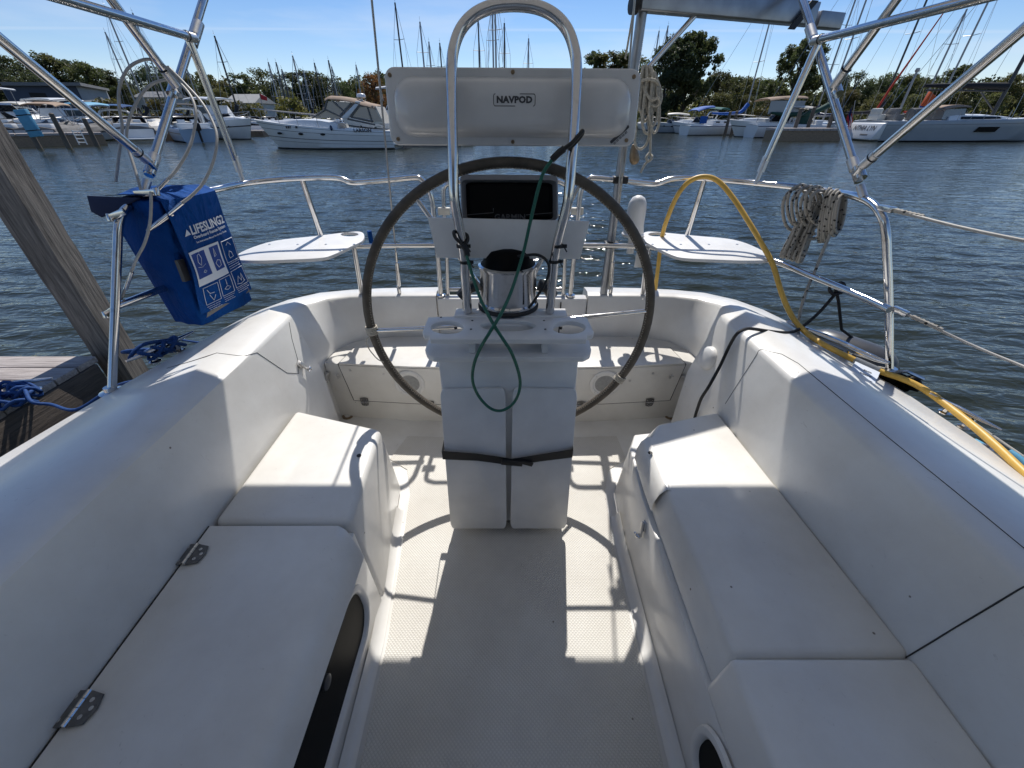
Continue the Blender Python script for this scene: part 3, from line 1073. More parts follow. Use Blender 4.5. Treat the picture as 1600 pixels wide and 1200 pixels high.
# ---------------- right seat: fixed forward part, locker with hinged lid aft
mb = MB()
lo = [(0.437, -0.72), (0.437, 0.20), (0.437, 0.60), (0.438, 0.95), (0.458, 1.22), (0.50, 1.315), (0.84, 1.36), (0.86, -0.72)]
hi = [(0.449, -0.72), (0.449, 0.20), (0.449, 0.60), (0.452, 0.95), (0.470, 1.18), (0.51, 1.27), (0.83, 1.32), (0.86, -0.72)]
mb.hexa([(x, y, 0.0) for x, y in lo], [(x, y, 0.300) for x, y in hi])
tag(mb.build('seat_locker', M['gel'], BOAT, bevel=0.007, seg=2), 'front wall of the seat locker below the turned latch')
mb = MB()
mb.hexa([(0.447, -0.72, 0.298), (0.447, 0.385, 0.298), (0.87, 0.385, 0.298), (0.87, -0.72, 0.298)],
        [(0.475, -0.72, 0.424), (0.475, 0.394, 0.424), (0.872, 0.394, 0.424), (0.876, -0.72, 0.424)])
mb.build('seat', M['gel_seat'], BOAT, bevel=0.013, seg=3)
mb = MB()
lo = [(0.459, 0.360), (0.459, 0.60), (0.462, 0.95), (0.476, 1.14), (0.55, 1.25), (0.83, 1.31), (0.862, 0.36)]
hi = [(0.490, 0.400), (0.488, 0.60), (0.486, 0.95), (0.490, 1.08), (0.56, 1.185), (0.818, 1.262), (0.874, 0.400)]
mb.hexa([(x, y, 0.304) for x, y in lo], [(x, y, 0.426) for x, y in hi])
RLID = mb.build('locker_lid', M['gel_seat'], BOAT, bevel=0.015, seg=3)
tag(RLID, 'hinged seat locker lid opposite the dock, half in sun')
# recessed finger scallop on the lid's inner edge
mb = MB()
secs = []
for i in range(9):
    t = i / 8
    y = 0.86 + 0.25 * t
    wdt = 0.010 + 0.012 * math.sin(math.pi * t)
    x = 0.478 + (0.010 * (t - 0.5)) - 0.002
    secs.append([(x - 0.012 - wdt * 0.3, y, 0.325), (x - 0.010 - wdt * 0.4, y, 0.37), (x - 0.004, y, 0.405 + 0.006 * math.sin(math.pi * t)), (x + 0.016, y, 0.4275), (x + 0.03, y, 0.4255)])
mb.loft(secs)
mb.build('lid_moulding', M['gel_seat'], RLID, smooth=60)
# seams: aft lid joint across the seat and up the backrest
def strip(pts, w, name='seam', mat=None, parent=BOAT):
    mb = MB()
    mb.tube(pts, w, 5)
    return mb.build(name, mat or M['dark_gap'], parent, smooth=60)
def coam(side, y, f):
    """point on the moulded surface at station y, fractional section index f"""
    T = left if side < 0 else right
    for i in range(len(T) - 1):
        if T[i][0] <= y <= T[i + 1][0]:
            t = (y - T[i][0]) / (T[i + 1][0] - T[i][0])
            r = [T[i][k] * (1 - t) + T[i + 1][k] * t for k in range(6)]
    sec = station(*[(side * q, y) for q in r[1:6]], 0.700, 0.722, 0.60)
    k = int(f)
    return Vector(sec[k]).lerp(Vector(sec[min(k + 1, len(sec) - 1)]), f - k)
strip([coam(1, 0.398, f) for f in (1.0, 1.5, 2, 2.5, 3, 3.5, 4, 4.5, 5)], 0.0016)
strip([coam(1, y, f) for y, f in [(-0.7, 6.6), (-0.3, 6.6), (0.2, 6.6), (0.6, 6.6), (0.84, 6.6), (1.15, 6.6), (1.22, 6.4), (1.255, 6.0), (1.27, 5.5), (1.275, 5), (1.275, 4.5), (1.275, 4), (1.27, 3), (1.265, 2), (1.262, 1.4)]], 0.0012)
strip([coam(-1, y, f) for y, f in [(1.20, 8.0), (1.20, 7.5), (1.21, 7), (1.215, 6.5), (1.22, 6), (1.225, 5.5), (1.23, 5), (1.24, 4.5), (1.25, 4), (1.28, 3), (1.32, 2.5), (1.36, 2.0), (1.42, 1.7), (1.46, 2.0), (1.50, 2.6), (1.54, 3.0)]], 0.0013)

# latches
def latch(c, n, up, parent, s=1.0):
    """small turn-button latch; n outward normal, up along its arm"""
    n = Vector(n).normalized(); u = Vector(up); u = (u - n * u.dot(n)).normalized(); w = u.cross(n)
    c = Vector(c)
    R = Matrix((w, u, n)).transposed()
    mb = MB()
    mb.box(c + n * 0.004, (0.022 * s, 0.03 * s, 0.008 * s), m=R)
    mb.box(c + n * 0.012 + u * 0.012 * s, (0.013 * s, 0.05 * s, 0.006 * s), m=R)
    la = mb.build('latch', M['steel_dull'], parent, bevel=0.0015)
    mb = MB()
    mb.lathe([(0.007 * s, 0), (0.008 * s, 0.010 * s), (0.005 * s, 0.014 * s), (0.001, 0.015 * s)], c + n * 0.014 + u * 0.034 * s, 12, axis=n)
    mb.tube([c + n * 0.02 + u * 0.034 * s - w * 0.013 * s, c + n * 0.026 + u * 0.034 * s + w * 0.015 * s], 0.0035 * s, 8)
    mb.build('latch_knob', M['steel'], parent)
    return la
latch(at(1009, 822, x=0.452), (-1, 0, 0.1), (-0.1, -0.25, -0.7), RLID, 1.1)
latch(at(468, 570, x=-0.898), (1, 0, 0.2), (0.0, 0.25, -0.6), BOAT, 1.1)
mb = MB()
mb.lathe([(0.008, 0), (0.008, 0.002), (0.001, 0.002)], at(1016, 708, z=0.4275), 12)
mb.build('vent_hole', M['black'], RLID)
mb = MB()
mb.lathe([(0.008, 0), (0.008, 0.002), (0.001, 0.002)], at(561, 712, z=0.4285), 12)
mb.build('vent_hole', M['black'], BOAT)
# small eye strap low on the right seat front
mb = MB()
c = at(997, 995, x=0.437)
mb.lathe([(0.012, 0), (0.012, 0.004), (0.004, 0.005)], c, 12, axis=(-1, 0, 0))
mb.tube([c + V(-0.002, -0.01, 0.02), c + V(-0.012, 0, 0.012), c + V(-0.002, 0.01, 0.0)], 0.003, 6)
mb.build('pad_eye', M['steel'], BOAT)

# ---------------- helm seat across the stern
mb = MB()
def hs_y(x):
    return 1.712 + 0.055 * (x / 0.95) ** 2
xs = [-0.97, -0.6, -0.3, 0.0, 0.3, 0.6, 0.97]
mb.hexa([(x, hs_y(x) + 0.004, -0.01) for x in xs] + [(0.98, 2.02, -0.01), (-0.98, 2.02, -0.01)],
        [(x, hs_y(x), 0.350) for x in xs] + [(0.96, 1.95, 0.350), (0.86, 2.055, 0.350), (-0.86, 2.055, 0.350), (-0.96, 1.95, 0.350)][0:1] + [(-0.96, 1.95, 0.350)])
HS = mb.build('helm_seat', M['gel_seat'], BOAT, bevel=0.012, seg=2)
mb = MB()
mb.prism([(-0.90, 1.78), (0.90, 1.78), (0.93, 1.96), (0.80, 2.07), (-0.80, 2.07), (-0.93, 1.96)], 0.30, 0.349)
mb.build('seat_infill', M['gel_seat'], HS)
# hinged front and lid: proud by a few mm
mb = MB()
top = [(-0.885, hs_y(0.885) - 0.006), (-0.5, hs_y(0.5) - 0.006), (0, hs_y(0) - 0.006), (0.5, hs_y(0.5) - 0.006), (0.885, hs_y(0.885) - 0.006), (0.86, 1.93), (0.74, 2.04), (-0.74, 2.04), (-0.86, 1.93)]
mb.prism(top, 0.346, 0.3575)
HL = mb.build('locker_lid', M['gel_seat'], HS, bevel=0.004)
mb = MB()
xs2 = [-0.885, -0.5, 0.0, 0.5, 0.885]
f0 = [(x * 0.965, hs_y(x) - 0.007, 0.125) for x in xs2]
f1 = [(x, hs_y(x) - 0.008, 0.3455) for x in xs2]
b0 = [(x * 0.965, hs_y(x) + 0.006, 0.125) for x in xs2]
b1 = [(x, hs_y(x) + 0.006, 0.3455) for x in xs2]
mb.loft([f0, f1, b1, b0], close_path=True)
mb.add([f0[0], f1[0], b1[0], b0[0]], [(0, 1, 2, 3)]); mb.add([f0[-1], f1[-1], b1[-1], b0[-1]], [(0, 3, 2, 1)])
HF = mb.build('locker_front', M['gel_seat'], HS, smooth=30)
mb = MB()
mb.tube([(x * 0.965, hs_y(x) - 0.0035, 0.1225) for x in xs2], 0.0026, 5)
mb.tube([(-0.889, hs_y(0.885) - 0.003, 0.352), (-0.857, hs_y(0.885) - 0.003, 0.1225)], 0.0026, 5)
mb.tube([(0.889, hs_y(0.885) - 0.003, 0.352), (0.857, hs_y(0.885) - 0.003, 0.1225)], 0.0026, 5)
mb.tube([(0.888, hs_y(0.885), 0.3515), (0.863, 1.93, 0.3515), (0.743, 2.043, 0.3515), (-0.743, 2.043, 0.3515), (-0.863, 1.93, 0.3515), (-0.888, hs_y(0.885), 0.3515)], 0.0024, 5)
mb.build('lid_seam', M['dark_gap'], HS)
FR = Matrix(((0, 1, 0), (0, 0, -1), (-1, 0, 0))).transposed()
FR = Matrix(((0, 1, 0), (0, 0, -1), (1, 0, 0)))   # local x -> up, local z -> towards -Y
def face_mat():
    ex = Vector((0, 0, -1)); ez = Vector((0, -1, 0)); ey = ez.cross(ex)
    return Matrix((ex, ey, ez)).transposed()
FM = face_mat()
for px in (567, 672, 908, 1017):
    c = at(px, 632, d=1.712)
    c.z = 0.1235
    c.y = hs_y(c.x) - 0.0085
    hinge(c, 0, HS, 0.72, FM)
    hinge_detail(c, 0, HS, 0.72, FM)
for px in (640, 945):
    c = at(px, 600, d=1.715)
    c.y = hs_y(c.x) - 0.0085
    mb = MB(); mb.lathe([(0.078, 0.0), (0.078, 0.005), (0.072, 0.009), (0.062, 0.008), (0.059, 0.003)], c, 36, axis=(0, -1, 0))
    sp = mb.build('speaker', M['starboard'], HS)
    mb = MB(); mb.lathe([(0.0585, 0.001), (0.045, 0.0045), (0.02, 0.006), (0.001, 0.006)], c, 32, axis=(0, -1, 0))
    mb.build('speaker_grille', M['grille'] if 'grille' in M else M['starboard'], sp)
    mb = MB()
    for a in (45, 135, 225, 315):
        q = c + V(0.068 * math.cos(math.radians(a)), -0.0085, 0.068 * math.sin(math.radians(a)))
        mb = MB(); mb.lathe([(0.004, 0), (0.004, 0.0015), (0.001, 0.002)], q, 8, axis=(0, -1, 0)); mb.build('screw', M['steel_dull'], sp)
mb = MB()
for px, py in ((544, 584), (598, 587), (653, 587), (927, 587), (1022, 587), (985, 597)):
    q = at(px, py, d=1.715); q.y = hs_y(q.x) - 0.0085
    mb = MB(); mb.lathe([(0.0062, 0), (0.0062, 0.0015), (0.001, 0.002)], q, 10, axis=(0, -1, 0)); mb.build('bolt_head', M['steel_dull'], HS)
for px, py, u in ((509, 588, (-0.25, 0, -0.9)), (528, 590, (0, 0, 1)), (1047, 589, (0, 0, 1)), (1070, 590, (0.7, 0, -0.5))):
    q = at(px, py, d=1.74); q.y = hs_y(q.x) - 0.008
    latch(q, (0, -1, 0), u, HS, 0.95 if py == 588 or px == 1070 else 0.55)
# round cover on the inner wall
c = at(1108, 560, x=0.848)
mb = MB()
n = V(-1, -0.08, 0.24)
mb.lathe([(0.052, -0.02), (0.052, 0.004), (0.049, 0.016), (0.040, 0.024), (0.020, 0.028), (0.001, 0.028)], c, 28, axis=n)
tag(mb.build('shower_cover', M['starboard'], BOAT), 'small round white cover on the coaming wall below the black line')
mb = MB()
mb.lathe([(0.009, 0), (0.009, 0.004), (0.003, 0.005)], at(1089, 580, x=0.842), 12, axis=n)
mb.build('push_button', M['rubber_grey'], BOAT)
# ------------------------------------------------------------------ pedestal, table, guard
PED = None
mb = MB()
mb.hexa([(-0.222, 1.035, 0.045), (0.205, 1.035, 0.045), (0.205, 1.19, 0.045), (-0.222, 1.19, 0.045)],
        [(-0.235, 1.096, 0.80), (0.211, 1.096, 0.80), (0.211, 1.19, 0.80), (-0.235, 1.19, 0.80)])
PED = mb.build('steering_pedestal', M['starboard'], BOAT, bevel=0.008)
tag(PED, 'white pedestal with the folded cockpit table in front of the wheel')
for cs in (((688, 606), (790, 604), (791.5, 822), (705, 822)), ((801, 604), (902, 606), (884, 822), (797.5, 822))):
    tl, tr = at(*cs[0], d=1.083), at(*cs[1], d=1.083)
    br, bl = at(*cs[2], d=1.012), at(*cs[3], d=1.012)
    fn = quadmap(bl, br, tr, tl)
    rr = roundrect(1, 1, 0.075, 5)
    asp = (tr - tl).length / (tl - bl).length
    out = []
    for a, b in rr:
        out.append((a + 0.5, (b + 0.5)))
    pts = [(u, 1 - (1 - v) * 1.0) for u, v in out]
    # rounded only at the inner corners in the photograph: keep a small radius all round
    pts = [(0.5 + a, 0.5 + b) for a, b in [(x, y * 1.0) for x, y in roundrect(1, 1, 0.06, 4)]]
    mb = MB()
    lo = [fn(u, v, 0.0) for u, v in pts]
    hi = [fn(u, v, 0.014) for u, v in pts]
    mb.hexa(lo, hi)
    mb.build('table_leaf', M['starboard'], PED, bevel=0.003)
# lower shelf and cup holder plate
def plan(pts, z):
    return [(at(px, py, z=z).x, at(px, py, z=z).y) for px, py in pts]
z = 0.815
out = plan([(672, 522), (918, 522), (924, 545), (922, 553), (912, 558), (677, 558), (667, 553), (664, 545)], z)
plate(out, [], z - 0.018, z).build('shelf', M['starboard'], PED, bevel=0.004)
z = 0.873
def oval(px, py, rx, ry, z, n=24):
    return [tuple(at(px + rx * math.cos(2 * math.pi * k / n), py + ry * math.sin(2 * math.pi * k / n), z=z)[:2]) for k in range(n)]
out = plan([(669, 495.5), (709, 494), (879, 494), (917, 495.5), (928, 518), (926, 523), (917, 524), (916.5, 530), (671.5, 530), (671, 524), (662, 523), (660, 518)], z)
cz = [oval(699, 511.5, 26, 10, z), oval(889, 511.5, 26, 10, z), oval(794, 508.5, 43, 8.5, z, 32)]
CH = plate(out, cz, z - 0.016, z).build('cup_holder', M['starboard'], PED, bevel=0.003)
mb = MB()
for px in (737, 852):
    a, b = at(px - 5, 533, z=0.857), at(px + 5, 533, z=0.857)
    mb = MB(); mb.box((a + b) / 2 + V(0, 0.035, -0.02), (0.018, 0.07, 0.042)); mb.build('shelf_support', M['starboard'], PED, bevel=0.002)
mb = MB(); mb.box((-0.004, 1.148, 0.837), (0.21, 0.012, 0.044)); mb.build('shelf_back', M['starboard'], PED, bevel=0.002)
mb = MB()
for px, py in ((689, 495.8), (738, 501), (736, 514.5), (794, 495.8), (850, 501), (852, 514.5), (899, 495.8)):
    mb = MB(); mb.lathe([(0.0035, 0), (0.0035, 0.001), (0.001, 0.001)], at(px, py, z=z + 0.0004), 8); mb.build('screw', M['black'], PED)
for px, py in ((712, 514), (876, 514)):
    mb = MB(); mb.lathe([(0.005, 0), (0.005, 0.006), (0.001, 0.007)], at(px, py, z=0.835), 8); mb.build('screw', M['black'], PED)
mb = MB()
mb.box((-0.004, 1.203, 0.868), (0.36, 0.062, 0.018))
mb.build('guard_plate', M['starboard'], PED, bevel=0.003)
# pedestal feet under the table
mb = MB()
for px in (762, 836):
    c = at(px, 826, d=1.06)
    mb = MB(); mb.lathe([(0.020, 0), (0.020, 0.03), (0.016, 0.05)], (c.x, 1.07, 0.002), 12); mb.build('foot', M['steel'], PED)
mb = MB(); mb.box((-0.008, 1.13, 0.02), (0.2, 0.14, 0.05)); mb.build('pedestal_base', M['steel'], PED)
# black strap round the folded leaves
mb = MB()
path = [(691, 711, 1.027), (745, 714, 1.0265), (775, 718, 1.024), (800, 722, 1.023), (845, 715, 1.0265), (895, 708, 1.027)]
P = [at(px, py, d=d) for px, py, d in path]
back = [at(895, 708, d=1.027) + V(0.004, 0.19, 0.0), at(691, 711, d=1.027) + V(-0.004, 0.19, 0.0)]
ring = P + back
secs = []
for i, p in enumerate(ring):
    h = 0.0165 if 0 < i < 5 else 0.019
    o = V(0, -0.002, 0) if i < 6 else V(0, 0.002, 0)
    secs.append([p + V(0, 0, h), p + o + V(0, 0, h), p + o - V(0, 0, h), p - V(0, 0, h)])
mb.loft(secs, close_sec=True, close_path=True)
ST = mb.build('strap', M['black'], PED, smooth=30)
mb = MB()
c = at(800, 723, d=1.018)
mb.box(c, (0.075, 0.008, 0.024), m=Matrix.Rotation(0.12, 3, 'Y'))
mb.box(c + V(0.05, 0.0, -0.002), (0.05, 0.004, 0.018), m=Matrix.Rotation(0.35, 3, 'Y'))
mb.build('buckle', M['black'], ST, bevel=0.002)

# guard: one bent stainless tube
g = [(731, 488, 1.195), (727, 430, 1.195), (725, 400, 1.193), (719, 362, 1.185), (712, 325, 1.178), (709, 300, 1.178), (708, 240, 1.195), (706, 170, 1.222), (705.5, 110, 1.247), (709, 76, 1.258), (720, 46, 1.267), (740, 24, 1.273), (768, 11, 1.277), (803, 7, 1.278),
     (838, 11, 1.277), (866, 24, 1.273), (886, 46, 1.267), (897, 76, 1.258), (901, 110, 1.247), (899, 170, 1.222), (894, 240, 1.195), (889, 300, 1.178), (885, 325, 1.178), (875, 362, 1.185), (867, 400, 1.193), (864, 430, 1.195), (859, 488, 1.195)]
mb = MB()
mb.tube(spline([at(a, b, d=c) for a, b, c in g], 5), 0.0138, 16)
GD = mb.build('guard_tube', M['steel'], PED, smooth=60)
tag(GD, 'tall polished stainless arch over the pedestal')
mb = MB()
for px, py, d in ((722, 384, 1.19), (727, 409, 1.194), (872, 384, 1.19), (866, 408, 1.194)):
    c = at(px, py, d=d)
    mb.lathe([(0.0142, -0.004), (0.0165, -0.004), (0.0165, 0.004), (0.0142, 0.004)], c, 14)
    mb.box(c + V(0.018, -0.004, 0), (0.014, 0.008, 0.009))
    mb.tube([c + V(0.016, -0.008, 0), c + V(0.025, -0.014, -0.014)], 0.002, 5)
    mb.build('cable_tie', M['black'], PED); mb = MB()
# white instrument board behind the guard
tl, tr, br, bl = at(668, 340, d=1.235), at(922, 346, d=1.235), at(906, 405, d=1.225), at(683, 403, d=1.225)
fn = quadmap(bl, br, tr, tl)
mb = MB()
pts = [(0, 0), (1, 0), (1, 1), (0, 1)]
mb.hexa([fn(u, v, 0.0) for u, v in pts], [fn(u, v, -0.014) for u, v in pts])
mb.build('instrument_board', M['starboard'], PED, bevel=0.002)
# compass binnacle
cb = at(794, 486, z=0.880)
cb = V(cb.x, 1.255, 0.878)
mb = MB(); mb.lathe([(0.100, 0.0), (0.100, 0.006), (0.094, 0.012), (0.090, 0.016)], cb, 40)
CMP = mb.build('compass', M['black'], PED, smooth=40)
tag(CMP, 'brushed stainless compass drum with black dome')
mb = MB(); mb.lathe([(0.093, 0.010), (0.096, 0.014), (0.096, 0.020), (0.0915, 0.026), (0.0905, 0.126), (0.094, 0.132), (0.094, 0.138), (0.086, 0.142), (0.083, 0.136)], cb, 48)
mb.build('binnacle_drum', M['steel'], CMP, smooth=35)
mb = MB(); mb.lathe([(0.084, 0.134), (0.080, 0.146), (0.072, 0.168), (0.058, 0.184), (0.03, 0.192), (0.001, 0.193)], cb, 40)
mb.build('compass_dome', M['black_gloss'], CMP, smooth=50)
mb = MB()
mb.tube([cb + V(-0.16, 0.03, 0.02), cb + V(-0.13, 0.03, 0.05), cb + V(-0.10, 0.03, 0.06)], 0.02, 8); mb.build('engine_control', M['black'], PED); mb = MB()
mb.tube([cb + V(0.10, 0.03, 0.06), cb + V(0.13, 0.03, 0.05), cb + V(0.15, 0.03, 0.02)], 0.02, 8)
mb.build('engine_control', M['black'], PED)
# black cable from the compass to the guard
mb = MB()
mb.tube(spline([at(826, 481, d=1.17), at(836, 468, d=1.165), at(853, 440, d=1.16), at(858, 420, d=1.165), at(853, 406, d=1.17), at(838, 398, d=1.19), at(815, 400, d=1.20), at(780, 404, d=1.21)], 6), 0.0042, 8)
mb.build('compass_cable', M['black'], PED, smooth=60)

# chart plotter seen from behind
mb = MB()
tl, tr, br, bl = at(719, 273, d=1.30), at(871, 274, d=1.30), at(872, 345, d=1.27), at(722, 345, d=1.27)
fn = quadmap(bl, br, tr, tl)
o = [(0.5 + a, 0.5 + b) for a, b in roundrect(1, 1, 0.09, 5)]
i_ = [(0.5 + a * 0.975, 0.44 + b * 0.90) for a, b in roundrect(1, 1, 0.08, 5)]
i2 = [(0.5 + a * 0.9, 0.44 + b * 0.82) for a, b in roundrect(1, 1, 0.08, 5)]
mb.loft([[fn(u, v, -0.035) for u, v in o], [fn(u, v, 0.006) for u, v in o], [fn(u, v, 0.010) for u, v in i_], [fn(u, v, -0.012) for u, v in i2]], close_sec=True, cap0=True)
CHP = mb.build('chart_plotter', M['bezel'], PED, smooth=40)
tag(CHP, 'back of a black chart plotter between the guard tubes')
mb = MB()
mb.loft([[fn(u, v, -0.012) for u, v in i2], [fn(0.5 + (u - 0.5) * 0.9, 0.44 + (v - 0.44) * 0.85, 0.004) for u, v in i2]], close_sec=True, cap1=True)
mb.build('plotter_case', M['black_gloss'], CHP, smooth=30)
wd = (tr - tl).length
lettering('lettering', 'GARMIN', 0.024, lambda a, b, h: fn(0.5 + a / wd, 0.075 + b / 0.13, h), M['ink'], CHP, bold=0.0006, h=0.0055)
mb = MB()
for a0, a1 in ((0.06, 0.33), (0.67, 0.95)):
    mb.tube([fn(a0, 0.13, 0.006), fn(a1, 0.18, 0.006), fn(a1, 0.28, 0.006)], 0.0012, 5)
mb.build('plotter_rib', M['rubber_grey'], CHP)

# instrument pod on the guard
cnr = [at(599, 104, d=1.325), at(1003, 107, d=1.325), at(991, 229, d=1.31), at(611, 227, d=1.31)]
tl, tr, br, bl = cnr
fn = quadmap(bl, br, tr, tl)
wd = ((tr - tl).length + (br - bl).length) / 2
ht = (tl - bl).length
def rr_uv(ins, r, n=6, dv=0.0):
    return [(0.5 + a / wd, 0.5 + (b + dv) / ht) for a, b in roundrect(wd - 2 * ins, ht - 2 * ins, r, n)]
mb = MB()
mb.loft([[fn(u, v, -0.060) for u, v in rr_uv(0.02, 0.03)], [fn(u, v, -0.012) for u, v in rr_uv(0.002, 0.026)], [fn(u, v, -0.003) for u, v in rr_uv(0, 0.026)],
         [fn(u, v, 0.000) for u, v in rr_uv(0.003, 0.024)], [fn(u, v, 0.0005) for u, v in rr_uv(0.012, 0.02)]], close_sec=True, cap0=True, cap1=True)
POD = mb.build('instrument_pod', M['pod'], PED, smooth=35)
tag(POD, 'wide pale plastic instrument housing clamped to the guard arch')
mb = MB()
mb.loft([[fn(u, v, 0.0008) for u, v in rr_uv(0.020, 0.05, 8)], [fn(u, v, 0.010) for u, v in rr_uv(0.0225, 0.05, 8)], [fn(u, v, 0.026) for u, v in rr_uv(0.029, 0.048, 8)],
         [fn(u, v, 0.038) for u, v in rr_uv(0.038, 0.042, 8)], [fn(u, v, 0.044) for u, v in rr_uv(0.050, 0.030, 8)], [fn(u, v, 0.046) for u, v in rr_uv(0.066, 0.015, 8)]], close_sec=True, cap1=True)
mb.build('pod_shell', M['pod'], POD, smooth=60)
mb = MB()
for u, v in ((0.022, 0.90), (0.5, 0.945), (0.972, 0.90), (0.032, 0.085), (0.5, 0.055), (0.965, 0.085)):
    mb = MB(); mb.lathe([(0.0052, 0.0), (0.0052, 0.002), (0.003, 0.0025), (0.002, 0.001), (0.0005, 0.001)], fn(u, v, 0.0006), 10, axis=fn(0.5, 0.5, 1) - fn(0.5, 0.5, 0)); mb.build('screw', M['bronze'], POD)
pf = lambda a, b, h: fn(0.506 + a / wd, 0.575 + b / ht, h)
lettering('lettering', 'NAVPOD', 0.0195, pf, M['ink'], POD, bold=0.0011, sx=1.12, h=0.0468, spacing=1.05)
mb = MB()
rrl = roundrect(0.108, 0.026, 0.005, 4)
for k in range(len(rrl)):
    a, b = rrl[k], rrl[(k + 1) % len(rrl)]
    if (a[1] + b[1]) / 2 > 0.012 and abs((a[0] + b[0]) / 2) < 0.04:
        a, b = (0.052, 0.013), (0.014, 0.013)
    if (a[1] + b[1]) / 2 < -0.012 and abs((a[0] + b[0]) / 2) < 0.04:
        a, b = (-0.052, -0.013), (0.002, -0.013)
    mb.tube([pf(a[0], a[1], 0.0465), pf(b[0], b[1], 0.0465)], 0.00085, 4)
mb.build('logo_frame', M['ink'], POD)
ang = math.radians(41)
def sf(a, b, h):
    ca, sa = math.cos(ang), math.sin(ang)
    return fn(0.935 + (a * ca - b * sa) / wd, 0.165 + (a * sa + b * ca) / ht, h)
mb = MB()
pts = [sf(a, b, 0.0012) for a, b in roundrect(0.062, 0.008, 0.003, 3)]
mb.add(pts, [tuple(range(len(pts)))])
for b in (-0.0075, -0.0105):
    for k in range(5):
        a0 = -0.026 + k * 0.0095
        q = [sf(a0, b, 0.0012), sf(a0 + 0.0075, b, 0.0012), sf(a0 + 0.0075, b + 0.0016, 0.0012), sf(a0, b + 0.0016, 0.0012)]
        mb.add(q, [(0, 1, 2, 3)])
mb.build('sticker', M['ink'], POD, smooth=0)

# ------------------------------------------------------------------ steering wheel
WC = V(-0.012, 1.335, 0.785)
WR = 0.505
mb = MB()
mb.tube([WC + V(WR * math.cos(2 * math.pi * k / 96), 0, WR * math.sin(2 * math.pi * k / 96)) for k in range(96)], 0.0158, 14, closed=True)
WH = mb.build('steering_wheel', M['leather'], BOAT, smooth=70)
tag(WH, 'large steering wheel with stitched dark leather rim')
for k in range(6):
    a = math.radians(4.5 + 60 * k)
    e = WC + V(WR * math.cos(a), 0, WR * math.sin(a))
    h = WC + V(0.05 * math.cos(a), -0.03, 0.05 * math.sin(a))
    mid_ = WC + V(0.3 * math.cos(a), -0.012, 0.3 * math.sin(a))
    mb = MB(); mb.tube([h, mid_, e], 0.0078, 10)
    mb.build('spoke', M['steel'], WH, smooth=60)
mb = MB(); mb.lathe([(0.058, -0.055), (0.058, 0.02), (0.03, 0.03), (0.03, 0.045), (0.001, 0.047)], WC, 24, axis=(0, 1, 0))
mb.build('hub', M['steel'], WH)
mb = MB()
for k in range(330):
    a = 2 * math.pi * k / 330
    rr_ = WR - 0.0133
    p = WC + V(rr_ * math.cos(a), -0.0099, rr_ * math.sin(a))
    t = V(-math.sin(a), 0, math.cos(a)) * 0.0024
    q = V(math.cos(a), -0.55, math.sin(a)) * 0.0020 * (1 if k % 2 else -1)
    mb.tube([p - t - q, p + t + q], 0.0009, 3, caps=False)
tag(mb.build('stitching', M['stitch'], WH, smooth=0), kind='stuff')
for aw, n in ((184.5, 5), (331, 4)):
    mb = MB()
    for j in range(n):
        a = math.radians(aw + (j - n / 2) * 0.75)
        c = WC + V(WR * math.cos(a), 0, WR * math.sin(a))
        rad = V(math.cos(a), 0, math.sin(a))
        mb.tube([c + (rad * math.cos(t) + V(0, 1, 0) * math.sin(t)) * 0.0195 for t in [2 * math.pi * q / 14 for q in range(14)]], 0.003, 5, closed=True)
    if n == 5:
        tail = [(577, 526, 1.318), (572, 532, 1.31), (574, 540, 1.312), (580, 550, 1.315), (590, 561, 1.315), (600, 566, 1.315)]
        mb.tube(spline([at(a_, b_, d=c_) for a_, b_, c_ in tail], 5), 0.0022, 5)
    mb.build('whipping', M['beige_rope'], WH)

# ------------------------------------------------------------------ stern rail
RT = 0.0127
up_l = [at(175, 612, z=0.605), at(180, 480, d=1.27), at(183, 400, d=1.345), at(185, 356, d=1.38), at(191, 334, d=1.41), at(206, 319, d=1.46), at(232, 311, d=1.54), at(275, 305, d=1.66), at(330, 297, d=1.83), at(385, 286, d=2.01), at(430, 281, d=2.075), at(480, 278, d=2.10), at(526, 278, d=2.11), at(545, 284, d=2.11), at(560, 285, d=2.115), at(610, 281, d=2.12), at(648, 277.5, d=2.125), at(659, 281, d=2.125), at(668, 292, d=2.125), at(674, 308, d=2.125), at(677, 330, d=2.125), at(684, 400, d=2.125), at(689, 461, d=2.125)]
mb = MB(); mb.tube(spline(up_l, 5), RT, 12)
RL = mb.build('stern_rail', M['steel'], BOAT, smooth=60)
tag(RL, 'polished stern rail on the dock side')
up_r = [at(1390, 582, z=0.605), at(1389, 480, d=1.335), at(1386, 400, d=1.37), at(1384, 362, d=1.385), at(1378, 338, d=1.41), at(1362, 318, d=1.48), at(1335, 306, d=1.58), at(1300, 300, d=1.72), at(1240, 292, d=1.89), at(1180, 286, d=2.03), at(1150, 283, d=2.075), at(1100, 279, d=2.10), at(1055, 279, d=2.11), at(1030, 286, d=2.11), at(1015, 287, d=2.115), at(960, 281, d=2.12), at(928, 278, d=2.125), at(918, 281, d=2.125), at(910, 292, d=2.125), at(906, 308, d=2.125), at(904, 330, d=2.125), at(897, 400, d=2.125), at(891, 461, d=2.125)]
mb = MB(); mb.tube(spline(up_r, 5), RT, 12)
RR = mb.build('stern_rail', M['steel'], BOAT, smooth=60)
tag(RR, 'polished stern rail on the open water side')
low_l = [at(181, 479, z=0.865), at(235, 458, z=0.865), at(285, 440, z=0.865), at(335, 421, z=0.865), at(372, 407, z=0.865), at(410, 406, z=0.865), at(455, 404, z=0.865), at(490, 400, z=0.865), at(520, 391, z=0.865), at(545, 386, z=0.865), at(600, 384, z=0.865), at(683, 383, z=0.865)]
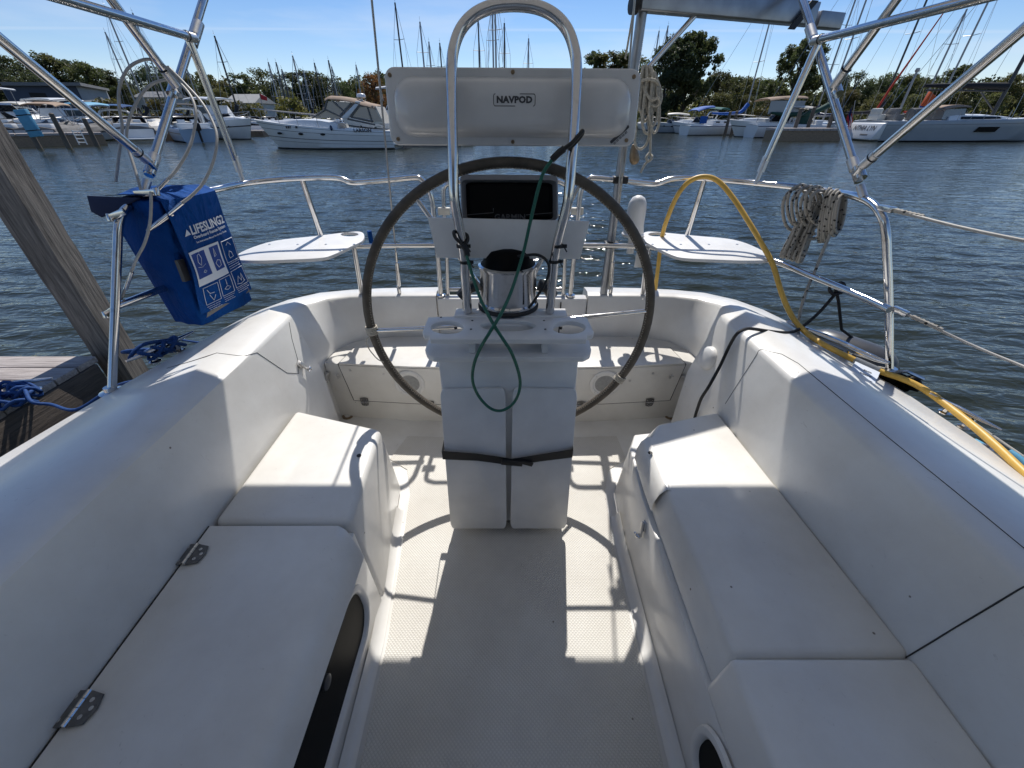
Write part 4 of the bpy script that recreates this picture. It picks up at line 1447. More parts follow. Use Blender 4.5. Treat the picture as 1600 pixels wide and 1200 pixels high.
mb = MB(); mb.tube(spline(low_l, 5), RT * 0.95, 12); mb.build('lower_rail', M['steel'], RL, smooth=60)
low_r = [at(1390, 484, z=0.865), at(1345, 463, z=0.865), at(1270, 432, z=0.865), at(1205, 407, z=0.865), at(1160, 406, z=0.865), at(1100, 405, z=0.865), at(1070, 400, z=0.865), at(1045, 391, z=0.865), at(1015, 386, z=0.865), at(970, 384, z=0.865), at(899, 383, z=0.865)]
mb = MB(); mb.tube(spline(low_r, 5), RT * 0.95, 12); mb.build('lower_rail', M['steel'], RR, smooth=60)
def post(a, b, parent, r=RT, foot=True, name='rail_post'):
    mb = MB(); mb.tube([a, b], r, 12)
    o = mb.build(name, M['steel'], parent, smooth=60)
    if foot:
        mb = MB(); mb.lathe([(0.032, -0.004), (0.032, 0.003), (0.018, 0.008), (0.016, 0.02)], b, 20)
        mb.build('rail_foot', M['steel'], parent)
    return o
post(at(472, 280, d=2.10), at(501, 366, d=2.17), RL, RT, False)
post(at(553, 386, z=0.865), at(566, 464, d=2.12), RL)
post(at(1101, 280, d=2.10), at(1074, 366, d=2.17), RR, RT, False)
post(at(1012, 386, z=0.865), at(1004, 464, d=2.12), RR)
for R_, px in ((RL, 0), (RR, 1)):
    f = up_l[0] if px == 0 else up_r[0]
    mb = MB(); mb.lathe([(0.036, -0.006), (0.036, 0.002), (0.019, 0.007), (0.017, 0.02)], f, 20)
    mb.build('rail_foot', M['steel'], R_)
    f = up_l[-1] if px == 0 else up_r[-1]
    mb = MB(); mb.lathe([(0.026, -0.004), (0.026, 0.003), (0.016, 0.008)], f, 18)
    mb.build('rail_foot', M['steel'], R_)
# swim ladder folded up at the gate
lad = [at(700, 462, d=2.14), at(698, 400, d=2.14), at(694, 330, d=2.14), at(693, 300, d=2.14), at(696, 290, d=2.14), at(706, 284, d=2.14)]
ladr = [at(880, 462, d=2.14), at(883, 400, d=2.14), at(886, 330, d=2.14), at(888, 300, d=2.14), at(884, 290, d=2.14), at(874, 284, d=2.14)]
mb = MB(); mb.tube(spline(lad, 5) + spline(list(reversed(ladr)), 5), RT * 0.85, 10)
LAD = mb.build('swim_ladder', M['steel'], BOAT, smooth=60)
for py in (452, 360):
    mb = MB(); mb.tube([at(699, py, d=2.142), at(881, py, d=2.142)], RT * 0.85, 10); mb.build('rung', M['steel'], LAD, smooth=60)
for px, pp in ((694, RL), (902, RR)):
    c = at(px, 330, d=2.13)
    mb = MB(); mb.box(c, (0.06, 0.022, 0.034)); b_ = mb.build('ladder_block', M['cream'], pp, bevel=0.003)
# seats in the corners of the rail
def corner_seat(pts, hole, z, lbl):
    out = [tuple(p[:2]) for p in spline([at(px, py, z=z) for px, py in pts], 4, closed=True)]
    hl = oval(*hole, z, 20)
    s = plate(out, [hl], z - 0.014, z).build('stern_seat', M['starboard'], BOAT, bevel=0.004)
    tag(s, lbl)
    mb = MB()
    for k in range(7):
        px = sum(p[0] for p in pts) / len(pts) + (k - 3) * 22
        q = at(px, 378 + 10 * (k % 2) + 4, z=z + 0.0004)
        mb = MB(); mb.lathe([(0.006, 0), (0.006, 0.0015), (0.001, 0.002)], q, 8); mb.build('screw', M['steel'], s)
    return s
corner_seat([(366, 404), (385, 390), (430, 376), (490, 369), (545, 362.5), (563, 362), (569, 367), (566, 376), (548, 385), (520, 398), (500, 403), (450, 405.5), (400, 407)], (546, 366, 14, 3.2), 0.885, 'white corner seat board on the dock side of the stern rail')
corner_seat([(1204, 404), (1185, 388), (1145, 374), (1085, 368), (1030, 362.5), (1010, 362), (1004, 367), (1007, 376), (1026, 387), (1052, 399), (1075, 403.5), (1120, 405.5), (1170, 407)], (1027, 366, 14, 3.2), 0.885, 'white corner seat board with the yellow cord through its hole')
mb = MB(); q = at(579, 372, z=0.88); mb.tube([q - V(0, 0, 0.03), q + V(0, 0, 0.035)], 0.012, 8)
mb.build('rod_holder', M['blue_canvas'], RL)

# ------------------------------------------------------------------ backstays, hoist
def backstay(p0, p1, far_z, lbl):
    dirv = (p1 - p0).normalized()
    top = p0 + dirv * ((far_z - p0.z) / dirv.z)
    mb = MB(); mb.tube([p0 + dirv * 0.22, top], 0.0042, 8)
    bs = mb.build('backstay', M['wire'], BOAT, smooth=60)
    tag(bs, lbl)
    mb = MB(); mb.tube([p0 + dirv * 0.06, p0 + dirv * 0.065, p0 + dirv * 0.20, p0 + dirv * 0.205], [0.006, 0.0105, 0.0105, 0.006], 12)
    mb.tube([p0 + dirv * 0.205, p0 + dirv * 0.26], 0.0065, 8)
    mb.build('turnbuckle', M['steel'], bs, smooth=40)
    mb = MB(); mb.box(p0 + V(0, 0, 0.02), (0.02, 0.012, 0.075)); mb.box(p0 - V(0, 0.0, 0.012), (0.05, 0.03, 0.012))
    mb.build('chainplate', M['steel'], bs, bevel=0.002)
    return bs
backstay(at(625, 462, d=2.125), at(581, 2, d=1.90), 6.0, 'backstay wire on the dock side')
backstay(at(953, 462, d=2.125), at(991, 8, d=1.94), 6.0, 'backstay wire beside the hoist pole')

hp0, hp1 = at(944, 462, d=2.13), at(1003, 20, d=2.13)
hp0 = V(hp1.x - 0.005, 2.13, hp0.z)
mb = MB(); mb.tube([hp0, hp1 + V(0, 0, 0.06)], 0.0205, 16)
HO = mb.build('motor_hoist', M['alu'], BOAT, smooth=60)
tag(HO, 'aluminium outboard hoist standing on the stern rail')
a0 = hp1 + V(-0.005, -0.01, 0.03)
a1 = at(1262, 30, d=2.42); a1.z = a0.z
ax = (a1 - a0).normalized(); side = V(-ax.y, ax.x, 0)
mb = MB()
prof = [(-0.028, -0.025), (-0.022, -0.030), (0.022, -0.030), (0.028, -0.025), (0.028, 0.050), (-0.028, 0.050)]
mb.loft([[a0 + ax * t + side * p[0] + V(0, 0, p[1] + (0.0 if t < 0.9 else 0.0)) for p in prof] for t in (-0.02, 0.90)], close_sec=True, cap0=True, cap1=True)
mb.build('hoist_arm', M['alu'], HO, bevel=0.003)
mb = MB()
mb.loft([[a0 + ax * t + side * p[0] * 0.8 + V(0, 0, p[1] * 0.75 - 0.012) for p in prof] for t in (0.93, 1.08)], close_sec=True, cap0=True, cap1=True)
mb.build('hoist_arm_end', M['alu'], HO, bevel=0.004)
mb = MB()
pl = a0 + ax * 0.78 + side * -0.034
mb.hexa([pl + ax * a + V(0, 0, b) for a, b in ((-0.04, -0.05), (0.0, -0.05), (0.09, 0.05), (0.05, 0.05))], [pl + ax * a + V(0, 0, b) + side * -0.004 for a, b in ((-0.04, -0.05), (0.0, -0.05), (0.09, 0.05), (0.05, 0.05))])
mb.build('arm_bracket', M['black'], HO)
mb = MB(); mb.tube([a0 + ax * 0.27 + V(0, 0, -0.015), V(hp1.x + 0.015, hp1.y - 0.01, 1.53)], 0.0105, 10)
mb.build('hoist_brace', M['steel'], HO, smooth=60)
mb = MB()
pc = at(991, 6, d=2.08)
mb.lathe([(0.004, -0.014), (0.032, -0.012), (0.032, 0.012), (0.004, 0.014)], pc, 18, axis=(1, 0.2, 0))
mb.build('pulley', M['black'], HO)
mb = MB()
mb.tube([pc + V(-0.006, -0.03, -0.02), at(977, 92, d=2.08)], 0.004, 6)
mb.tube([at(973, 270, d=2.09), at(957, 400, d=2.09), at(951, 452, d=2.1)], 0.0045, 6)
mb.build('hoist_line', M['beige_rope'], HO, smooth=60)
mb = MB(); c = at(991, 243, d=2.08)
mb.lathe([(0.006, 0.045), (0.014, 0.03), (0.022, 0.0), (0.022, -0.02), (0.014, -0.034), (0.001, -0.038)], c, 16, axis=(-0.25, 0, 1))
mb.build('hoist_block', M['bronze'], HO, smooth=60)
mb = MB()
for py in (281, 385):
    c = at(967, py, d=2.118) if py == 281 else at(956, 384, d=2.10)
    c.x = hp1.x; c.y = 2.125
    mb = MB(); mb.box(c, (0.07, 0.05, 0.03)); mb.build('rail_clamp', M['black'], HO, bevel=0.004)
# white capsule light on the lower rail
c = at(989, 365, d=2.17)
mb = MB(); mb.lathe([(0.050, 0.0), (0.052, 0.01), (0.049, 0.03), (0.047, 0.04), (0.046, 0.12), (0.042, 0.15), (0.03, 0.172), (0.012, 0.182), (0.001, 0.183)], c, 28)
CL = mb.build('rescue_light', M['starboard'], BOAT, smooth=50)
tag(CL, 'white plastic capsule on a bracket behind the wheel rim')
mb = MB(); mb.lathe([(0.056, -0.012), (0.058, 0.0), (0.052, 0.006)], c, 28); mb.tube([c - V(0, 0, 0.012), c - V(0, 0, 0.10)], 0.02, 10)
mb.build('light_base', M['starboard'], CL)
mb = MB(); mb.box(at(1004, 405, d=2.10), (0.075, 0.01, 0.085)); mb.build('bracket_plate', M['starboard'], CL, bevel=0.003)
mb = MB(); mb.box(at(1011, 395, d=2.085), (0.02, 0.02, 0.05)); mb.box(at(1010, 413, d=2.085), (0.024, 0.02, 0.012)); mb.build('bracket_clamp', M['black'], CL)

# lifelines forward of the rail
def lifeline(pts, cover, lbl):
    P = spline(pts, 6)
    mb = MB(); mb.tube(P, 0.0045, 8)
    l = mb.build('lifeline', M['vinyl_cable'], BOAT, smooth=60)
    tag(l, lbl)
    mb = MB()
    a, b = cover
    q = [pts[0].lerp(pts[1], a + (b - a) * k / 14) for k in range(15)]
    mb.tube(q, [0.0062 + 0.0018 * (k % 2) for k in range(15)], 7)
    mb.build('frayed_cover', M['fleck_rope'], l)
    mb = MB()
    dv = (pts[1] - pts[0]).normalized()
    mb.box(pts[0] + dv * 0.01, (0.02, 0.05, 0.018), m=dv.to_track_quat('Y', 'Z').to_matrix())
    mb.build('lifeline_jaw', M['steel'], l, bevel=0.003)
    return l
lifeline([at(1382, 325, d=1.405), at(1600, 376, d=1.02), V(1.47, 0.3, 1.16), V(1.5, -0.9, 1.17)], (0.1, 0.34), 'upper lifeline running forward with a frayed cover')
lifeline([at(1402, 484, d=1.32), at(1600, 573, d=1.0), V(1.52, 0.2, 0.88), V(1.53, -0.9, 0.88)], (0.14, 0.4), 'lower lifeline running forward with a frayed cover')
for x in (1.50,):
    post(V(x, -0.9, 1.18), V(x - 0.03, -0.9, 0.61), RR)

# deck hardware
def cleat(c, dv, s, parent, mat=None):
    dv = Vector(dv).normalized()
    mb = MB()
    L_ = 0.13 * s
    pts = [c + dv * t * L_ + V(0, 0, (0.045 - 0.010 * abs(t) ** 2 + 0.012 * abs(t) ** 3) * s) for t in (-1, -0.8, -0.5, -0.2, 0, 0.2, 0.5, 0.8, 1)]
    mb.tube(pts, [r * s for r in (0.004, 0.007, 0.009, 0.011, 0.011, 0.011, 0.009, 0.007, 0.004)], 10)
    for t in (-0.32, 0.32):
        mb.tube([c + dv * t * L_ * 1.15 + V(0, 0, 0.0), c + dv * t * L_ + V(0, 0, 0.042 * s)], [0.013 * s, 0.009 * s], 10)
        mb.lathe([(0.022 * s, 0), (0.022 * s, 0.004 * s), (0.012 * s, 0.008 * s)], c + dv * t * L_ * 1.15, 14)
    return mb.build('cleat', mat or M['steel'], parent, smooth=50)
cleat(at(262, 556, z=0.606), (0.35, 1, 0.0), 1.0, BOAT)
cleat(at(1290, 556, z=0.60), (-0.45, 1, 0.0), 1.5, BOAT)
cleat(at(1495, 655, z=0.60), (-0.25, 1, 0.0), 0.75, BOAT)
# jib lead block lashed at the foot of the rail post
c = at(1383, 598, z=0.60)
mb = MB()
for k in range(3):
    q = c + V(0.0 + 0.024 * k, -0.02 * k, 0.02 + 0.004 * k)
    mb.lathe([(0.008, -0.010), (0.024, -0.009), (0.026, 0.0), (0.024, 0.009), (0.008, 0.010)], q, 16, axis=(0.8, 0.5, 0.2 * k))
mb.box(c + V(0.03, -0.01, 0.004), (0.12, 0.04, 0.008), m=Matrix.Rotation(-0.6, 3, 'Z'))
mb.build('turning_block', M['black_gloss'], BOAT, bevel=0.001)
mb = MB(); mb.lathe([(0.04, 0), (0.04, 0.004), (0.03, 0.007), (0.012, 0.007)], at(1398, 604, z=0.596), 20)
mb.tube([c + V(-0.01, 0, 0.045), c + V(0.03, -0.02, 0.06), c + V(0.075, -0.045, 0.045)], 0.006, 8)
mb.build('block_strap', M['steel'], BOAT)
for px, py in ((1505, 668), (1543, 700)):
    mb = MB(); q = at(px, py, z=0.596); mb.lathe([(0.016, 0), (0.016, 0.004), (0.008, 0.007), (0.007, 0.012)], q, 14)
    mb.build('deck_fitting', M['steel_dull'], BOAT)
# ------------------------------------------------------------------ bimini
BIM = thing('bimini', (0, 1.2, 1.2), 'bimini canopy on a folding frame of polished tubes clamped to the stern rail', 'bimini')
BR = 0.0135
def bim_tube(pts, name='frame_tube', r=BR, n=12):
    mb = MB(); mb.tube(pts, r, n)
    return mb.build(name, M['steel'], BIM, smooth=60)
def jaw(a, b, t, name='jaw_slide', r=BR * 1.35, ln=0.045):
    p = a.lerp(b, t); dv = (b - a).normalized()
    mb = MB(); mb.tube([p - dv * ln / 2, p + dv * ln / 2], r, 12)
    return mb.build(name, M['steel_dull'], BIM, smooth=50)
CZ = 2.03   # height of the cloth
for sgn in (-1, 1):
    if sgn < 0:
        foot, mtop = at(227, 292, d=1.535), at(318, 0, x=-1.205)
        j_up, j_mid, j_low = at(303, 62, x=-1.21), at(271, 140, x=-1.235), at(236, 262, x=-1.262)
        sfoot = at(380, 283, d=2.005)
        b1, b2, b3 = at(78, -4, x=-1.20), at(163, -2, x=-1.225), at(0, 70, x=-1.25)
    else:
        foot, mtop = at(1347, 300, d=1.545), at(1254, 0, x=1.205)
        j_up, j_mid, j_low = at(1272, 66, x=1.19), at(1307, 140, x=1.20), at(1343, 270, x=1.215)
        sfoot = at(1182, 284, d=2.02)
        b1, b2, b3 = at(1545, -3, x=1.20), at(1412, -2, x=1.20), at(1600, 55, x=1.215)
    main_dir = (mtop - foot).normalized()
    top = foot + main_dir * ((CZ - foot.z) / main_dir.z)
    bow_y = top.y
    bim_tube([foot + main_dir * 0.045, top], 'main_bow', BR * 1.04)
    jaw(foot, top, 0.09, r=BR * 1.3); jaw(foot, top, 0.0, 'deck_hinge', BR * 0.95, 0.05)
    # strut down to the rail
    off = V(0.0, -0.03, 0.0)
    sdir = (j_up - sfoot).normalized()
    bim_tube([sfoot + sdir * 0.06, j_up + off], 'aft_strut')
    jaw(sfoot, j_up, 0.14, r=BR * 1.12, ln=0.06); jaw(sfoot, j_up, 0.04, 'deck_hinge', BR * 0.7, 0.06)
    for j, b, nm in ((j_up, b1, 'brace'), (j_mid, b2, 'forward_bow'), (j_low, b3, 'forward_bow')):
        dv = (b - j).normalized()
        if nm == 'brace':
            e = b + dv * 0.9
            e = j + dv * 1.7
        else:
            e = j + dv * ((CZ - j.z) / dv.z)
        o = V(sgn * -0.022, -0.005, 0)
        bim_tube([j + dv * 0.03 + o, e + o], nm)
        jaw(j + o, e + o, 0.055 if nm != 'brace' else 0.03, r=BR * 1.12, ln=0.05)
        mb = MB(); mb.tube([j + o * 0.4 - dv * 0.004, j + o * 0.9 + dv * 0.035], 0.0105, 10); mb.tube([j - main_dir * 0.024, j + main_dir * 0.024], BR * 1.28, 12)
        mb.build('jaw_pin', M['steel'], BIM, smooth=50)
        mb = MB()
        pj = j + dv * 0.07 + o
        ring = [pj + (Vector(dv.orthogonal().normalized()) * math.cos(t) + dv.cross(dv.orthogonal().normalized()) * math.sin(t)) * (BR + 0.002) for t in [2 * math.pi * q / 12 for q in range(12)]]
        mb.tube(ring, 0.0022, 5, closed=True)
        mb.build('lanyard_ring', M['black'], BIM)
    pj = j_up + main_dir * 0.05
    mb = MB(); mb.tube([pj - main_dir * 0.03, pj + main_dir * 0.03], BR * 1.3, 12); mb.build('jaw_slide', M['steel_dull'], BIM, smooth=50)
# cloth: gently crowned, its after hem casts the shade line over the cockpit
mb = MB()
ye = 0.555 + CZ / 1.318
secs = []
for i in range(9):
    y = -1.3 + (ye + 1.3) * i / 8
    row = []
    for k in range(13):
        x = -1.26 + 2.52 * k / 12
        row.append((x, y, CZ + 0.10 * (1 - (x / 1.26) ** 2) + 0.035 * math.sin(math.pi * i / 8) - (0.10 if i == 8 else 0) * (1 - (x / 1.26) ** 2) * 1.0))
    secs.append(row)
top_rows = [[(x, y, z + 0.004) for x, y, z in r] for r in secs]
mb.loft(secs); mb.loft(top_rows)
mb.loft([secs[-1], top_rows[-1]]); mb.loft([secs[0], top_rows[0]])
mb.build('bimini_cloth', M['canvas_under'], BIM, smooth=60)

# ------------------------------------------------------------------ rescue sling bag on the dock-side rail
cTL, cTR = at(247, 313, z=1.172), at(330, 296, z=1.172)
cBR, cBL = at(395, 469, d=cTR.y + 0.005), at(316, 510, d=cTL.y + 0.005)
bTL, bTR = at(172, 322, x=-1.38), at(304, 279, x=-1.36)
bTL = V(-1.385, cTL.y + 0.03, 1.168); bTR = V(-1.365, cTR.y + 0.05, 1.172)
bBL = V(-1.385, cTL.y + 0.075, cBL.z - 0.015); bBR = V(-1.365, cTR.y + 0.05, cBR.z)
BAG = thing('rescue_bag', (cBL + bBR) / 2, 'blue canvas rescue sling bag with white print hanging on the stern rail', 'bag')
mb = MB()
def lerpq(a, b, t): return a.lerp(b, t)
rows = []
for i in range(9):
    t = i / 8
    fl_, fr_, br_, bl_ = cBL.lerp(cTL, t), cBR.lerp(cTR, t), bBR.lerp(bTR, t), bBL.lerp(bTL, t)
    bul = 0.016 * math.sin(math.pi * min(1, t * 1.02))
    loop = []
    for A, B, n in ((fl_, fr_, 5), (fr_, br_, 4), (br_, bl_, 5), (bl_, fl_, 4)):
        nn = (B - A).cross(V(0, 0, 1)).normalized()
        for k in range(n):
            s = k / n
            loop.append(A.lerp(B, s) + nn * bul * math.sin(math.pi * s) + V(0, 0, 0.004 * math.sin(9 * s + 4 * t)))
    rows.append(loop)
mb.loft(rows, close_sec=True, cap0=True, cap1=True)
mb.build('bag_body', M['blue_canvas'], BAG, bevel=0.006, smooth=50)
nF = (cTR - cTL).cross(cTL - cBL).normalized()
# front flap: cloth sheet over the front and top, lifting at its left edge
fn0 = quadmap(cBL, cBR, cTR, cTL)
mb = MB()
rows, rows2 = [], []
for i in range(15):
    v = 1.0 - i / 14 * 0.875
    row, row2 = [], []
    for k in range(9):
        u = -0.02 + 1.02 * k / 8
        lift = 0.016 + 0.012 * math.sin(math.pi * u) + (0.030 * (1 - u) ** 3) * math.sin(math.pi * min(1, (1 - v) * 1.1)) + 0.0025 * math.sin(v * 16 + u * 5)
        row.append(fn0(u, v, lift)); row2.append(fn0(u, v, lift - 0.003))
    rows.append(row); rows2.append(row2)
toprow = []
for t in (1.0, 0.6, 0.3, 0.12):
    a = [bTL.lerp(bTR, k / 8).lerp(cTL.lerp(cTR, k / 8), 1 - t) + V(0, 0, 0.012 + 0.006 * math.sin(3 * t + k)) for k in range(9)]
    toprow.append(a)
allr = toprow + rows
mb.loft(allr); mb.loft(rows2)
FLAP = mb.build('bag_flap', M['blue_canvas'], BAG, smooth=60)
mb = MB()
mb.hexa([bTL + V(-0.035, -0.005, 0.015), bTL + V(0.16, -0.03, 0.012), bTL + V(0.16, -0.02, 0.008), bTL + V(-0.035, 0.01, 0.01)],
        [bTL + V(-0.045, -0.01, -0.035), bTL + V(0.0, -0.03, -0.05), bTL + V(0.0, -0.02, -0.05), bTL + V(-0.045, 0.0, -0.035)])
mb.build('flap_corner', M['blue_dark'], BAG, bevel=0.003)
mb = MB()
p = fn0(-0.03, 0.50, 0.012); mb.box(p, (0.012, 0.03, 0.075), m=Matrix.Rotation(-0.1, 3, 'X')); mb.build('velcro_patch', M['rubber_grey'], BAG)
mb = MB(); q = [fn0(0.06, 0.075, 0.018), fn0(0.5, 0.105, 0.022), fn0(0.42, 0.12, 0.022), fn0(0.1, 0.115, 0.02)]
mb.add(q, [(0, 1, 2, 3)]); q = [fn0(0.86, 0.11, 0.02), fn0(0.95, 0.115, 0.02), fn0(0.94, 0.16, 0.02), fn0(0.9, 0.14, 0.02)]; mb.add(q, [(0, 1, 2, 3)])
mb.build('velcro_strip', M['grey_canvas'], BAG, smooth=0)
bw, bh = (cTR - cTL).length, (cTL - cBL).length
def bagp(u, v, h=0.0):
    lift = 0.016 + 0.012 * math.sin(math.pi * u) + (0.030 * (1 - u) ** 3) * math.sin(math.pi * min(1, (1 - v) * 1.1)) + 0.0025 * math.sin(v * 16 + u * 5)
    return fn0(u, v, lift + 0.002 + h)
def btext(s, size, u0, v0, bold=0.0, sx=1.0, sp=1.0, name='lettering'):
    return lettering(name, s, size, lambda a, b, h: bagp(u0 + a / bw, v0 + b / bh, h), M['white_print'], FLAP, bold=bold, sx=sx, h=0.0005, spacing=sp)
btext('LIFESLING2', 0.042, 0.585, 0.775, 0.0012, 0.86)
btext('Overboard Rescue System', 0.0155, 0.58, 0.722, 0.0004, 1.0)
btext('See Instruction Manual for Further Details', 0.0092, 0.58, 0.683, 0.0002, 1.0)
mb = MB()
mb.add([bagp(0.10, 0.748), bagp(0.205, 0.752), bagp(0.16, 0.795)], [(0, 1, 2)])
mb.build('logo_mark', M['white_print'], FLAP, smooth=0)
def panel(u0, v0, u1, v1, mat, h, name):
    mb = MB()
    n = 5
    rows = [[bagp(u0 + (u1 - u0) * i / n, v0 + (v1 - v0) * j / n, h) for i in range(n + 1)] for j in range(n + 1)]
    mb.loft(rows)
    return mb.build(name, mat, FLAP, smooth=60)
panel(0.045, 0.36, 0.645, 0.635, M['white_print'], 0.0004, 'print_panel')
panel(0.075, 0.42, 0.335, 0.615, M['blue_print'], 0.0010, 'print_panel')
panel(0.43, 0.42, 0.615, 0.615, M['blue_print'], 0.0010, 'print_panel')
def outline(u0, v0, u1, v1, w=0.0011):
    mb = MB()
    c = [(u0, v0), (u1, v0), (u1, v1), (u0, v1)]
    for k in range(4):
        a, b = c[k], c[(k + 1) % 4]
        mb.tube([bagp(a[0] + (b[0] - a[0]) * t, a[1] + (b[1] - a[1]) * t, 0.0008) for t in (0, 0.33, 0.66, 1)], w, 4)
    return mb
mb = MB()
for r in ((0.70, 0.435, 0.97, 0.62), (0.10, 0.185, 0.37, 0.335), (0.41, 0.195, 0.64, 0.345), (0.69, 0.21, 0.97, 0.36)):
    outline(*r).build('print_frame', M['white_print'], FLAP, smooth=0)
def squig(cu, cv, pts, w=0.0013):
    mb.tube([bagp(cu + a, cv + b, 0.0015) for a, b in pts], w, 4)
boat = [(-0.05, 0.0), (-0.02, 0.05), (0.02, 0.055), (0.04, 0.02), (-0.01, -0.03), (-0.05, 0.0)]
squig(0.20, 0.545, boat); squig(0.22, 0.46, [(-0.03, 0), (0, 0.012), (0.03, 0), (0, -0.008), (-0.03, 0)]); squig(0.20, 0.50, [(-0.08, 0.01), (0.0, 0.0), (0.08, 0.012)], 0.0007)
squig(0.51, 0.56, [(-0.02, -0.03), (0.0, 0.04), (0.02, -0.02), (-0.02, -0.03)]); squig(0.52, 0.47, [(-0.05, 0.01), (-0.02, -0.03), (0.04, -0.02), (0.05, 0.02), (0.0, 0.03), (-0.05, 0.01)])
squig(0.83, 0.55, [(-0.05, 0.03), (0.0, 0.05), (0.05, 0.02)]); squig(0.83, 0.49, [(-0.05, 0.0), (-0.02, 0.035), (0.02, 0.02), (0.04, -0.02), (-0.04, -0.025), (-0.05, 0)])
squig(0.22, 0.27, [(-0.06, 0.04), (-0.02, 0.0), (0.06, -0.005)]); squig(0.24, 0.23, [(-0.05, 0.03), (0.0, -0.03), (0.05, 0.01)])
squig(0.53, 0.25, [(-0.06, 0.0), (0, 0.02), (0.06, 0.0), (0, -0.015), (-0.06, 0)]); squig(0.53, 0.30, [(0, -0.02), (0.0, 0.03)])
squig(0.82, 0.27, [(-0.07, -0.02), (-0.02, 0.03), (0.02, -0.02), (0.06, 0.04), (0.08, -0.03)]); squig(0.82, 0.24, [(-0.09, 0.0), (0.0, -0.012), (0.09, 0.0)])
for u0, u1, v in ((0.70, 0.97, 0.42), (0.70, 0.95, 0.40), (0.70, 0.96, 0.382), (0.10, 0.35, 0.165), (0.12, 0.33, 0.148), (0.13, 0.36, 0.131), (0.41, 0.63, 0.178), (0.42, 0.60, 0.160), (0.42, 0.63, 0.143), (0.69, 0.95, 0.195), (0.70, 0.97, 0.178), (0.71, 0.93, 0.160)):
    n = 5
    for k in range(n):
        a = u0 + (u1 - u0) * k / n
        mb.tube([bagp(a, v, 0.0008), bagp(a + (u1 - u0) / n * 0.8, v, 0.0008)], 0.0011, 3)
tag(mb.build('pictogram_lines', M['white_print'], FLAP, smooth=0), kind='stuff')

# coils of vinyl-covered wire hung on the bimini leg
CAB = thing('lifeline_coil', at(232, 300, d=1.50), 'loops of grey vinyl covered wire hung over the bimini leg above the blue bag', 'wire coil')
def run(px_pts, n=6):
    return spline([at(a, b, d=c) for a, b, c in px_pts], n)
mb = MB()
mb.tube(run([(181, 284, 1.60), (186, 240, 1.62), (191, 200, 1.64), (186, 165, 1.66), (187, 135, 1.68), (200, 107, 1.70), (222, 94, 1.72), (240, 94, 1.74), (258, 104, 1.75), (280, 128, 1.74), (298, 150, 1.70), (306, 175, 1.66), (303, 205, 1.62), (294, 235, 1.57), (276, 265, 1.52), (258, 284, 1.48), (243, 296, 1.45)]), 0.0046, 8)
mb.tube(run([(222, 303, 1.47), (210, 262, 1.52), (200, 230, 1.56), (198, 205, 1.59), (206, 175, 1.62), (222, 146, 1.66), (240, 130, 1.69), (260, 124, 1.71)]), 0.0046, 8)
mb.tube(run([(262, 104, 1.75), (290, 132, 1.74), (315, 160, 1.70), (332, 190, 1.66), (339, 215, 1.62), (334, 250, 1.57), (318, 285, 1.52), (300, 305, 1.48), (283, 318, 1.45)]), 0.0046, 8)
mb.tube(run([(236, 300, 1.43), (236, 325, 1.40), (234, 350, 1.38), (226, 380, 1.36), (213, 405, 1.34), (203, 430, 1.33), (192, 460, 1.32), (184, 478, 1.31)]), 0.0044, 8)
mb.build('wire_loops', M['vinyl_cable'], CAB, smooth=60)
mb = MB()
for a, b in (((262, 280, 1.475), (240, 303, 1.44)), ((285, 317, 1.45), (231, 360, 1.40)), ((270, 334, 1.44), (230, 361, 1.40)), ((206, 425, 1.333), (196, 452, 1.322))):
    mb = MB(); mb.tube([at(a[0], a[1], d=a[2]), at(b[0], b[1], d=b[2])], 0.0062, 10); mb.build('swage_fitting', M['steel'], CAB, smooth=60)
mb = MB()
for a, b in (((195, 330, 1.38), (172, 340, 1.37)), ((185, 478, 1.30), (165, 492, 1.29)), ((212, 303, 1.46), (245, 300, 1.44))):
    pa, pb = at(a[0], a[1], d=a[2]), at(b[0], b[1], d=b[2])
    mb = MB(); mb.box((pa + pb) / 2, (0.012, (pa - pb).length, 0.02), m=(pb - pa).to_track_quat('Y', 'Z').to_matrix())
    mb.lathe([(0.009, -0.012), (0.009, 0.012)], pb, 10, axis=(0, 0.3, 1)); mb.build('toggle', M['steel'], CAB, bevel=0.002)

# ------------------------------------------------------------------ loose lines and cords
# green cord with black ends
GC = thing('green_cord', at(800, 560, d=0.98), 'green elastic cord looped in front of the white pedestal', 'cord')
gp = [(728, 395, 1.165), (738, 430, 1.13), (752, 470, 1.05), (770, 505, 0.985), (784, 527, 0.975), (800, 553, 0.985), (811, 585, 1.0), (812, 608, 1.015), (803, 629, 1.03), (786, 641, 1.035), (768, 639, 1.035), (750, 622, 1.03), (739, 598, 1.01), (740, 572, 1.0), (750, 545, 0.985), (766, 518, 0.972), (783, 490, 0.995), (797, 460, 1.06), (809, 425, 1.12), (819, 390, 1.15), (829, 345, 1.15), (841, 295, 1.155), (850, 268, 1.16), (864, 248, 1.165)]
mb = MB(); mb.tube(run(gp, 6), 0.0048, 8); mb.build('cord', M['green'], GC, smooth=60)
mb = MB()
mb.tube(run([(862, 250, 1.165), (872, 240, 1.165), (882, 232, 1.163)], 4), 0.0085, 10)
mb.tube(run([(882, 232, 1.163), (893, 224, 1.160), (904, 212, 1.165), (910, 205, 1.17), (909, 210, 1.178), (899, 223, 1.185), (888, 233, 1.18)], 4), 0.0052, 8)
mb.build('cord_loop', M['black'], GC, smooth=60)
mb = MB()
mb.tube(run([(730, 400, 1.165), (728, 390, 1.165), (722, 382, 1.165)], 4), 0.0085, 10)
mb.tube(run([(722, 382, 1.165), (712, 372, 1.165), (709, 364, 1.175), (712, 362, 1.2), (728, 366, 1.205), (731, 374, 1.19), (727, 382, 1.172)], 4), 0.0050, 8)
